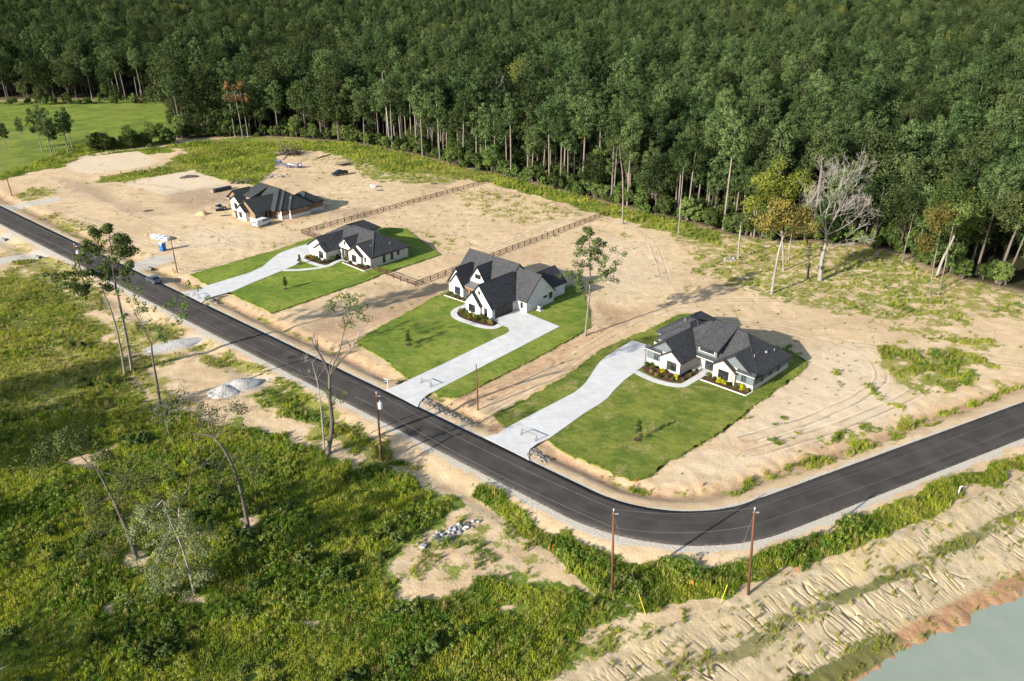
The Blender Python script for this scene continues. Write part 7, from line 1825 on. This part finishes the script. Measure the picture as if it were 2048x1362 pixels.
# fuller crowns for the trees that stand alone
def blob_crown(key, c, e, depth, n, pr, per, size, mat, seed, power=.6):
    rt = [o for o in SC.objects if o.parent is None and key in o.get('label', '')][0]
    g = np.random.default_rng(seed); rx = abs(e[0] - c[0]); rz = abs(e[2] - c[2]); C = []
    for i in range(n):
        u = g.normal(size=3); u /= np.linalg.norm(u); s = g.random() ** power
        C.append((c[0] + u[0] * rx * s, c[1] + u[1] * depth * s, c[2] + u[2] * rz * s))
    add_crown(rt, C, [pr * g.uniform(.7, 1.25) for _ in C], per, size, mat, seed)
blob_crown('tall pine with a big green crown', (-67.75, 126.67, 22.15), (-63.50, 126.67, 25.71), 2.6, 22, .6, 44, .28, M_PINEL, 901, .5)
blob_crown('slender leaning pine', (-72.34, 125.52, 16.50), (-68.62, 125.52, 18.04), 1.6, 14, .55, 44, .28, M_PINEL, 902)
blob_crown('rusty olive crowned', (58.11, 163.46, 16.44), (62.82, 163.46, 20.13), 3.5, 26, 1.1, 60, .36, M_OTREE, 903)
blob_crown('bright yellow green', (60.46, 178.02, 18.83), (64.63, 178.02, 22.73), 3.5, 26, 1.3, 70, .42, M_YTREE, 904)
blob_crown('grey green leafy tree leaning', (100.87, 174.02, 15.33), (106.41, 174.02, 21.25), 4.5, 40, 1.35, 70, .44, M_BUSH, 905)
blob_crown('thick pale trunk leaning right', (110.39, 169.85, 16.99), (113.23, 169.85, 21.66), 4, 26, 1.3, 70, .44, M_OAKLEAF, 906)
blob_crown('crooked tree with a bare', (-46.04, 76.71, 8.05), (-40.59, 76.71, 14.04), 2.6, 44, .55, 34, .17, M_OAKLEAF, 907, .45)
blob_crown('pale narrow tree', (-37.97, 70.97, 6.87), (-34.56, 70.97, 12.39), 1.6, 44, .45, 30, .15, M_PALELEAF, 908, .5)
blob_crown('leaning tree with bare top', (-35.16, 82.54, 7.49), (-31.95, 82.54, 11.20), 1.8, 20, .5, 30, .16, M_OAKLEAF, 909, .5)
blob_crown('lone sparse pine', (14.54, 141.51, 15.53), (17.37, 141.51, 20.80), 1.8, 16, .5, 40, .26, M_PINEL, 910, .6)
blob_crown('lone bare-stemmed pine', (28.51, 215.29, 20.04), (32.09, 215.29, 22.83), 2.4, 14, .9, 50, .36, M_PINEL, 911, .6)

# ---------------------------------------------------------------- garden shrubs, each its own
M_SHY = leaf_mat('golden_shrub_leaves', (.26, .25, .012), (.42, .38, .02), (.36, .34, .03), .25, .3)
M_SHG = leaf_mat('green_shrub_leaves', (.035, .060, .015), (.075, .11, .025), (.10, .11, .03), .25, .4)
M_SHO = leaf_mat('olive_shrub_leaves', (.12, .115, .03), (.21, .19, .055), (.19, .14, .05), .25, .4)
def shrub_mesh(k, mat, r, tall):
    g = np.random.default_rng(600 + k); C = []; Rd = []
    for i in range(9):
        u = g.normal(size=3); u /= np.linalg.norm(u); u[2] = abs(u[2])
        C.append((u[0] * r * .55, u[1] * r * .55, .25 * r + u[2] * r * .8 * tall)); Rd.append(r * (.38 + .2 * g.random()))
    return cloud_mesh('leaves', C, Rd, 40, .13 + .06 * r, mat, 650 + k)
SHR = {'golden': [shrub_mesh(0, M_SHY, .55, .8), shrub_mesh(1, M_SHY, .5, .9)], 'green': [shrub_mesh(2, M_SHG, .55, 1.0), shrub_mesh(3, M_SHG, .5, 1.5)], 'olive': [shrub_mesh(4, M_SHO, .5, 1.0), shrub_mesh(5, M_SHO, .55, 1.2)]}
STEM = MB().tube([(0, 0, -.1), (.02, .01, .2), (-.05, .02, .5)], [.035, .03, .012], 5).mesh('stem'); STEM.materials.append(M_BARKG)
ORD = 'first second third fourth fifth sixth seventh eighth ninth tenth eleventh twelfth thirteenth fourteenth'.split()
def shrubs(bedname, items):
    items = sorted(items, key=lambda t: t[0][0]); cnt = {}
    for k, (px, kind, s) in enumerate(items):
        cnt[kind] = cnt.get(kind, 0) + 1
        root = tag(empty('shrub', (px[0], px[1], .08), k * 1.7), '%s %s leaved shrub from the left in %s' % (ORD[cnt[kind] - 1], kind, bedname), 'shrub', 'shrubs in ' + bedname)
        root.scale = (s, s, s * random.uniform(.9, 1.15))
        new_obj('leaves', SHR[kind][k % 2], root); new_obj('stem', STEM, root)
shrubs('the left bed of the corner house', [((24.40, 128.04), 'green', 1.1), ((24.76, 125.71), 'olive', .8), ((25.24, 127.06), 'green', .9), ((25.52, 124.38), 'olive', .8), ((26.77, 125.52), 'golden', 1.25), ((25.84, 123.63), 'green', .8), ((27.12, 123.44), 'olive', .9), ((28.04, 122.70), 'green', .8), ((28.84, 123.26), 'golden', 1.2), ((29.66, 122.52), 'olive', .9), ((31.52, 124.38), 'green', .7), ((32.86, 125.71), 'green', .9)])
shrubs('the right bed of the corner house', [((34.58, 123.82), 'green', 1.2), ((35.29, 122.70), 'green', .9), ((35.88, 122.06), 'golden', 1.25), ((36.60, 121.24), 'golden', 1.25), ((37.42, 120.70), 'green', .9), ((38.40, 119.81), 'green', 1.1), ((39.14, 119.37), 'golden', 1.3), ((39.96, 118.58), 'olive', .9)])
shrubs('the round bed of the tall house', [((-10.78, 153.14), 'olive', 1.1), ((-10.19, 152.09), 'green', 1.2), ((-9.50, 150.79), 'green', 1.3), ((-9.54, 149.52), 'olive', 1.1), ((-8.77, 150.54), 'golden', 1.2), ((-8.71, 149.26), 'olive', 1.2), ((-7.91, 149.77), 'golden', 1.3), ((-7.35, 148.76), 'green', 1.2), ((-6.25, 149.26), 'green', 1.4), ((-5.88, 147.51), 'olive', 1.0), ((-5.18, 147.76), 'green', 1.3), ((-4.46, 147.26), 'olive', 1.2), ((-4.03, 146.52), 'olive', .9)])
shrubs('the left bed of the tall house', [((-13.62, 162.29), 'green', 1.1), ((-12.88, 161.13), 'olive', .9), ((-12.21, 160.85), 'green', 1.0), ((-11.48, 159.71), 'olive', 1.0), ((-10.57, 158.86), 'olive', .8)])
shrubs('the left bed of the low house', [((-50.65, 186.52), 'olive', 1.2), ((-49.87, 186.89), 'golden', 1.3), ((-48.67, 185.42), 'olive', 1.3), ((-47.78, 184.69), 'green', 1.2), ((-46.61, 183.25), 'olive', 1.0), ((-45.44, 182.90), 'green', 1.3), ((-43.91, 184.33), 'green', 1.5), ((-42.85, 185.78), 'green', 1.4)])
shrubs('the right bed of the low house', [((-40.73, 184.33), 'green', 1.3), ((-39.30, 182.54), 'olive', 1.1), ((-36.99, 180.43), 'olive', 1.1), ((-36.15, 179.74), 'green', 1.0), ((-34.42, 178.70), 'green', 1.2)])

# ---------------------------------------------------------------- young lawn trees with mulch rings
def young_tree(label, px, h, w, mat, seed):
    root = tag(empty('young_tree', (px[0], px[1], .05)), label, 'tree', 'young trees on the lawns')
    MB().tube([(0, 0, -.1), (.03, 0, h * .4), (0, .03, h * .9)], [.05, .04, .015], 6).build('trunk', M_BARKG, root, True)
    g = np.random.default_rng(seed); C = []; Rd = []
    for i in range(26):
        t = g.random() ** .8; a = g.random() * 6.28; r = w * (1 - t) ** .6 * g.random() ** .5
        C.append((r * math.cos(a), r * math.sin(a), h * (.18 + .8 * t))); Rd.append(.18 + .14 * (1 - t))
    new_obj('crown', cloud_mesh('crown', C, Rd, 34, .16, mat, seed), root)
    n = 18; MB().prism([(.62 * math.cos(6.283 * k / n), .62 * math.sin(6.283 * k / n)) for k in range(n)], 'z', -.05, .04).build('mulch_ring', M_MULCH, root)
    return root
young_tree('young green tree casting a long shadow on the corner lawn', (19.27, 103.52), 3.5, .75, M_SHG, 81)
young_tree('young dark tree with a mulch ring on the lawn of the tall house', (-19.66, 136.99), 3.0, .65, M_SHG, 82)
young_tree('young green tree on the front lawn of the low house', (-50.54, 165.85), 3.0, .6, M_SHG, 83)
young_tree('young green tree on the small triangle of lawn', (-51.34, 182.19), 2.3, .6, M_BUSH, 84)

# ---------------------------------------------------------------- brush pile and logs
b = (-84.61, 304.70); root = tag(empty('brush_pile', (*b, tz(*b))), 'burnt tangle of branches and roots behind the blue trailer', 'brush pile')
M_CHAR = plain('charred_wood', (.045, .034, .027), .9, .1); g = np.random.default_rng(91)
for i in range(90):
    a = g.uniform(0, 6.28); r = 3.6 * math.sqrt(g.random()); L = g.uniform(1.5, 4.6); el = g.uniform(.0, 1.1); p = Vector((r * math.cos(a) * 1.3, r * math.sin(a) * .8, g.uniform(0, .9)))
    th = g.uniform(0, 6.28); q = p + Vector((math.cos(th) * math.cos(el), math.sin(th) * math.cos(el), math.sin(el))) * L
    MB().tube([p, p.lerp(q, .5) + Vector(g.normal(size=3)) * .12, q], [g.uniform(.07, .2), .09, .03], 5).build('branch', M_CHAR if i % 3 else M_BARKG, root)
for k, (p, q, r) in enumerate((((-2.6, 0, .2), (-3.8, .4, 6.0), .34), ((-2.2, -.3, .2), (-.4, .2, 4.6), .32), ((.3, 0, .2), (.9, .3, 4.4), .22), ((-4, -.6, .15), (4.5, -1.2, .3), .22))):
    MB().tube([p, (Vector(p) + Vector(q)) / 2 + Vector((.2, 0, .1)), q], [r, r * .8, r * .4], 7).build('stump_limb', M_BARKG, root)
def log(label, a, b_, r, mat):
    a3 = Vector((*a, tz(*a) + r * .8)); b3 = Vector((*b_, tz(*b_) + r * .8)); root = tag(empty('log', a3), label, 'log')
    MB().tube([(0, 0, 0), (b3 - a3) * .5 + Vector((.1, .1, .05)), b3 - a3], [r, r * .85, r * .6], 8).build('stem', mat, root, True)
    MB().tube([(b3 - a3) * .4, (b3 - a3) * .45 + Vector((.3, .2, .8))], [r * .4, r * .2], 5).build('branch_stub', mat, root)
log('long dark log lying on the sand right of the brush pile', (-72.7, 297.4), (-69.2, 305.0), .2, M_CHAR); log('pale fallen log at the forest foot near the first fence end', (-2.74, 270.11), (1.06, 278.82), .16, M_BARKD); log('white fallen log in the verge left of the olive tree', (65.02, 215.77), (65.94, 212.95), .18, M_BARKD); log('dark log in front of the brush pile', (-85.06, 296.16), (-85.27, 302.10), .14, M_CHAR)
b = (-81.88, 270.11); root = tag(empty('scrap_pile', (*b, tz(*b))), 'pale scrap lumber pile behind the roof of the unfinished house', 'scrap pile')
for i in range(34):
    x, y = g.normal(size=2) * (2.4, 1.2); L = g.uniform(.6, 1.7); o = MB().box(-L, L, -.1, .1, 0, .1).build('board', M_PLANK if i % 3 else M_TRIMW, root); o.location = (x, y, g.uniform(0, .5)); o.rotation_euler = (g.uniform(-.3, .3), g.uniform(-.3, .3), g.uniform(0, 6.28))
b = (-89.29, 261.88); root = tag(empty('scrap_pile', (*b, tz(*b))), 'dark scrap pile left of the pale lumber behind the unfinished house', 'scrap pile')
for i in range(26):
    x, y = g.normal(size=2) * (1.5, .9); L = g.uniform(.3, 1.0); o = MB().box(-L, L, -.2, .2, 0, .2).build('scrap', M_CHAR if i % 2 else M_RUB[1], root); o.location = (x, y, g.uniform(0, .6)); o.rotation_euler = (g.uniform(-.5, .5), g.uniform(-.5, .5), g.uniform(0, 6.28))

# ---------------------------------------------------------------- grass and weeds
def weed_mat(name, a, b, dry, trans=.3):
    n = N(name)
    pat = n.noise(.11, 5, .65); pat2 = n.noise(.5, 4, .65); r = n.rand()
    c = n.mix(n.ramp(pat, .44, .58), a, b)
    c = n.mix(n.ramp(n.noise(.05, 6, .7), .52, .64, 0, .6), c, tuple(q * .55 for q in a))
    c = n.mix(n.ramp(n.noise(.2, 5, .7), .58, .68, 0, .6), c, (.20, .15, .05))
    c = n.mix(n.ramp(n.math('ADD', pat2, n.math('MULTIPLY', n.math('SUBTRACT', r, .5), .45)), .5, .75, 0, .85), c, dry)
    n.leafy(c, trans); return n.m
M_WEED = weed_mat('field_weeds', (.115, .18, .020), (.31, .345, .036), (.36, .33, .09))
M_WEED2 = weed_mat('dry_weeds', (.20, .20, .045), (.29, .27, .07), (.42, .36, .14))
M_WEED3 = weed_mat('lush_weeds', (.085, .155, .024), (.165, .24, .038), (.27, .29, .08))
def tuft(seed, n, h, spread, w, mat, lean=.35):
    g = np.random.default_rng(seed); V = []; F = []; T_ = []
    for i in range(n):
        a = g.uniform(0, 6.28); r = spread * math.sqrt(g.random()); x, y = r * math.cos(a), r * math.sin(a)
        hh = h * g.uniform(.5, 1.1); ld = g.uniform(0, 6.28); l = lean * hh * g.random(); dx, dy = math.cos(ld), math.sin(ld); px, py = -dy * w * g.uniform(.6, 1.4), dx * w * g.uniform(.6, 1.4)
        k = len(V)
        V += [(x - px, y - py, -.05), (x + px, y + py, -.05), (x + px * .9 + dx * l * .35, y + py * .9 + dy * l * .35, hh * .55), (x - px * .9 + dx * l * .35, y - py * .9 + dy * l * .35, hh * .55), (x + dx * l + px * .25, y + dy * l + py * .25, hh), (x + dx * l - px * .25, y + dy * l - py * .25, hh)]
        F += [(k, k + 1, k + 2, k + 3), (k + 3, k + 2, k + 4, k + 5)]; T_ += [.1, .1, .6, .6, 1, 1]
    me = np_mesh('tuft', V, F, False, {'tint': T_}); me.materials.append(mat); return me
def leafy_weed(seed, h, r, mat, nq=70, size=.13):
    g = np.random.default_rng(seed); C = [(g.normal() * r * .4, g.normal() * r * .4, h * (.25 + .6 * g.random())) for _ in range(5)]
    return cloud_mesh('weed', C, [r * .5] * 5, nq // 5 + 4, size, mat, seed, upb=.6)
WEEDS = [tuft(1, 26, .75, .45, .035, M_WEED), tuft(2, 24, .95, .40, .04, M_WEED), leafy_weed(3, .7, .55, M_WEED, 80), leafy_weed(4, 1.0, .5, M_WEED3, 80), tuft(5, 22, 1.1, .3, .035, M_WEED2, .2), leafy_weed(6, .5, .6, M_WEED2, 70), tuft(7, 30, .5, .5, .03, M_WEED), leafy_weed(8, 1.5, .45, M_WEED3, 80, .15)]
WCOL = inst_collection('weed_variant', WEEDS)
def cover_points(x0, x1, y0, y1, sp, seed, thr, keep=None):
    g = np.random.default_rng(seed)
    X, Y = np.meshgrid(np.arange(x0, x1, sp), np.arange(y0, y1, sp)); X = X + g.uniform(-.5, .5, X.shape) * sp; Y = Y + g.uniform(-.5, .5, X.shape) * sp
    x, y = X.ravel(), Y.ravel(); m = (np.abs(x) < y * .585 + 22)
    x, y = x[m], y[m]; k = ground_masks(x, y); cov = k['green'] * .95 + 1.5 * (fbm(x / 2.2, y / 2.2, 101, 4) - .5)
    d = road_d(x, y); s, q = bank_sq(x, y)
    m = (cov > thr) & (k['green'] > .1) & (k['woods'] < .5) & (np.abs(d) > 4.9) & ((q < 9.8) | (s < -88))
    for L_ in LAWNS: m &= poly_sd(x, y, L_) < .1
    if keep is not None: m &= keep(x, y)
    return x[m], y[m], k['dry'][m], k['green'][m]
DRIVES = [DRIVE1, DRIVE2, DRIVE3]
LAWNS = DRIVES + [[(v.co.x, v.co.y) for v in o.data.vertices if v.co.z > 0] for o in SC.objects if o.name.startswith('lawn') and o.get('kind') == 'structure']
def grass_obj(name, label, pts, smul, seed, shade):
    x, y, dr, gr = pts; g = np.random.default_rng(seed); n = len(x)
    tall = fbm(x / 7, y / 7, 111, 3)
    idx = np.where(dr > .62 + .25 * g.normal(size=n), g.choice([4, 5, 0, 6], n), np.where(tall > .56, g.choice([1, 3, 7, 1, 0], n), g.choice([0, 6, 2, 0, 6], n)))
    s = smul * g.uniform(.55, 1.15, n) * (.55 + .75 * np.clip(gr, 0, 1)) * (.6 + .9 * tall)
    o = scatter(name, np.stack([x, y, terrain(x, y)], 1), g.uniform(0, 6.28, n), s, idx, WCOL)
    return tag(o, label, 'grass', None, 'stuff')
grass_obj('field_weeds', 'thick green weeds and tall grass covering the near field', cover_points(-100, 24, 50, 112, .47, 121, .56, lambda x, y: road_d(x, y) < 0), 0.62, 131, 0)
grass_obj('field_weeds', 'olive weeds covering the far left part of the field', cover_points(-165, -20, 112, 190, .66, 122, .6, lambda x, y: road_d(x, y) < 0), 0.62, 132, 0)
grass_obj('roadside_weeds', 'rough weeds along the second leg of the road and the ditches', cover_points(14, 100, 66, 140, .42, 123, .54, lambda x, y: (road_d(x, y) < 0) | (road_d(x, y) > 5)), .75, 133, 0)
grass_obj('lot_weeds', 'scattered weed tufts on the sandy lots', cover_points(-175, 150, 95, 330, 1.05, 124, .56, lambda x, y: (road_d(x, y) > 5)), .75, 134, 0)
# ragged grass along the lawn edges
gL = np.random.default_rng(181); ex_ = []
for L_ in LAWNS[3:]:
    D_ = densify(L_, .22)
    ex_ += [(a + gL.normal() * .16, b + gL.normal() * .16) for a, b in D_ if gL.random() < .8]
ex_ = np.array(ex_); k_ = np.ones(len(ex_), bool)
for L_ in DRIVES: k_ &= poly_sd(ex_[:, 0], ex_[:, 1], L_) < -.1
ex_ = ex_[k_]
eo = scatter('lawn_fringe', np.stack([ex_[:, 0], ex_[:, 1], np.zeros(len(ex_))], 1), gL.uniform(0, 6.28, len(ex_)), gL.uniform(.16, .42, len(ex_)), gL.choice([0, 6, 6, 2], len(ex_)), WCOL); tag(eo, 'ragged grass fringe along the edges of the lawns', 'grass', None, 'stuff')
# taller brush and dead stems standing out of the field
DEADST = tuft(31, 14, 1.1, .35, .012, plain('dry_stems', (.25, .19, .09), .95, .05), .3)
n_ = 2600; qx = gL.uniform(-85, 15, n_); qy = gL.uniform(54, 150, n_); kk = ground_masks(qx, qy); m = (kk['green'] > .8) & (road_d(qx, qy) < -7) & (fbm(qx / 8, qy / 8, 191, 3) > .60) & (np.abs(qx) < qy * .585 + 22)
qx, qy = qx[m], qy[m]; BRCOL = inst_collection('brush_variant', BUSHES[:4] + [DEADST])
qi = gL.choice([0, 1, 3, 0, 4], len(qx)); qo = scatter('field_brush', np.stack([qx, qy, terrain(qx, qy)], 1), gL.uniform(0, 6.28, len(qx)), np.where(qi == 4, gL.uniform(.6, 1.2, len(qx)), gL.uniform(.18, .46, len(qx))), qi, BRCOL); tag(qo, 'taller brush and dead stems standing out of the field weeds', 'brush', None, 'stuff')
# stray tufts over bare sand
gS = np.random.default_rng(141); n_ = 5200
sx_ = gS.uniform(-150, 120, n_); sy_ = gS.uniform(92, 300, n_); kk = ground_masks(sx_, sy_); m = (road_d(sx_, sy_) > 6) & (fbm(sx_ / 9, sy_ / 9, 151, 3) > .50) & (kk['woods'] < .3) & (np.abs(sx_) < sy_ * .66)
for L_ in LAWNS: m &= poly_sd(sx_, sy_, L_) < -.4
for h_ in (h2, h3, h4): m &= np.hypot(sx_ - h_.world(-9, 7)[0], sy_ - h_.world(-9, 7)[1]) > 13
sx_, sy_ = sx_[m], sy_[m]
so = scatter('stray_tufts', np.stack([sx_, sy_, terrain(sx_, sy_)], 1), gS.uniform(0, 6.28, len(sx_)), gS.uniform(.22, .6, len(sx_)), gS.choice([4, 5, 6, 5], len(sx_)), WCOL); tag(so, 'stray dry tufts dotting the bare sand', 'grass', None, 'stuff')
# weeds on the bank terraces
gT = np.random.default_rng(161); S_ = gT.uniform(-62, 26, 5200); Q_ = gT.uniform(9.2, 21.6, 5200)
gm = np.where((Q_ > 12.9) & (Q_ < 15.2), .55, .12); gm = np.where(poly_sd(S_, Q_, [(-62, 20.2), (-24, 18.2), (-23, 20), (-28, 21.8), (-62, 25)]) > 0, .95, gm)
m = gT.random(5200) < gm * sstep(.38, .6, fbm(S_ / 3.5, Q_ / 2, 171, 3)) * 1.3
S_, Q_ = S_[m], Q_[m]; bx_ = LEG2[0] + D2[0] * S_ - N2[0] * Q_; by_ = LEG2[1] + D2[1] * S_ - N2[1] * Q_
bo = scatter('bank_weeds', np.stack([bx_, by_, terrain(bx_, by_) - .06], 1), gT.uniform(0, 6.28, len(bx_)), gT.uniform(.3, .75, len(bx_)), gT.choice([4, 5, 6, 0], len(bx_)), WCOL); tag(bo, 'sparse weeds on the terraces of the eroded bank', 'grass', None, 'stuff')
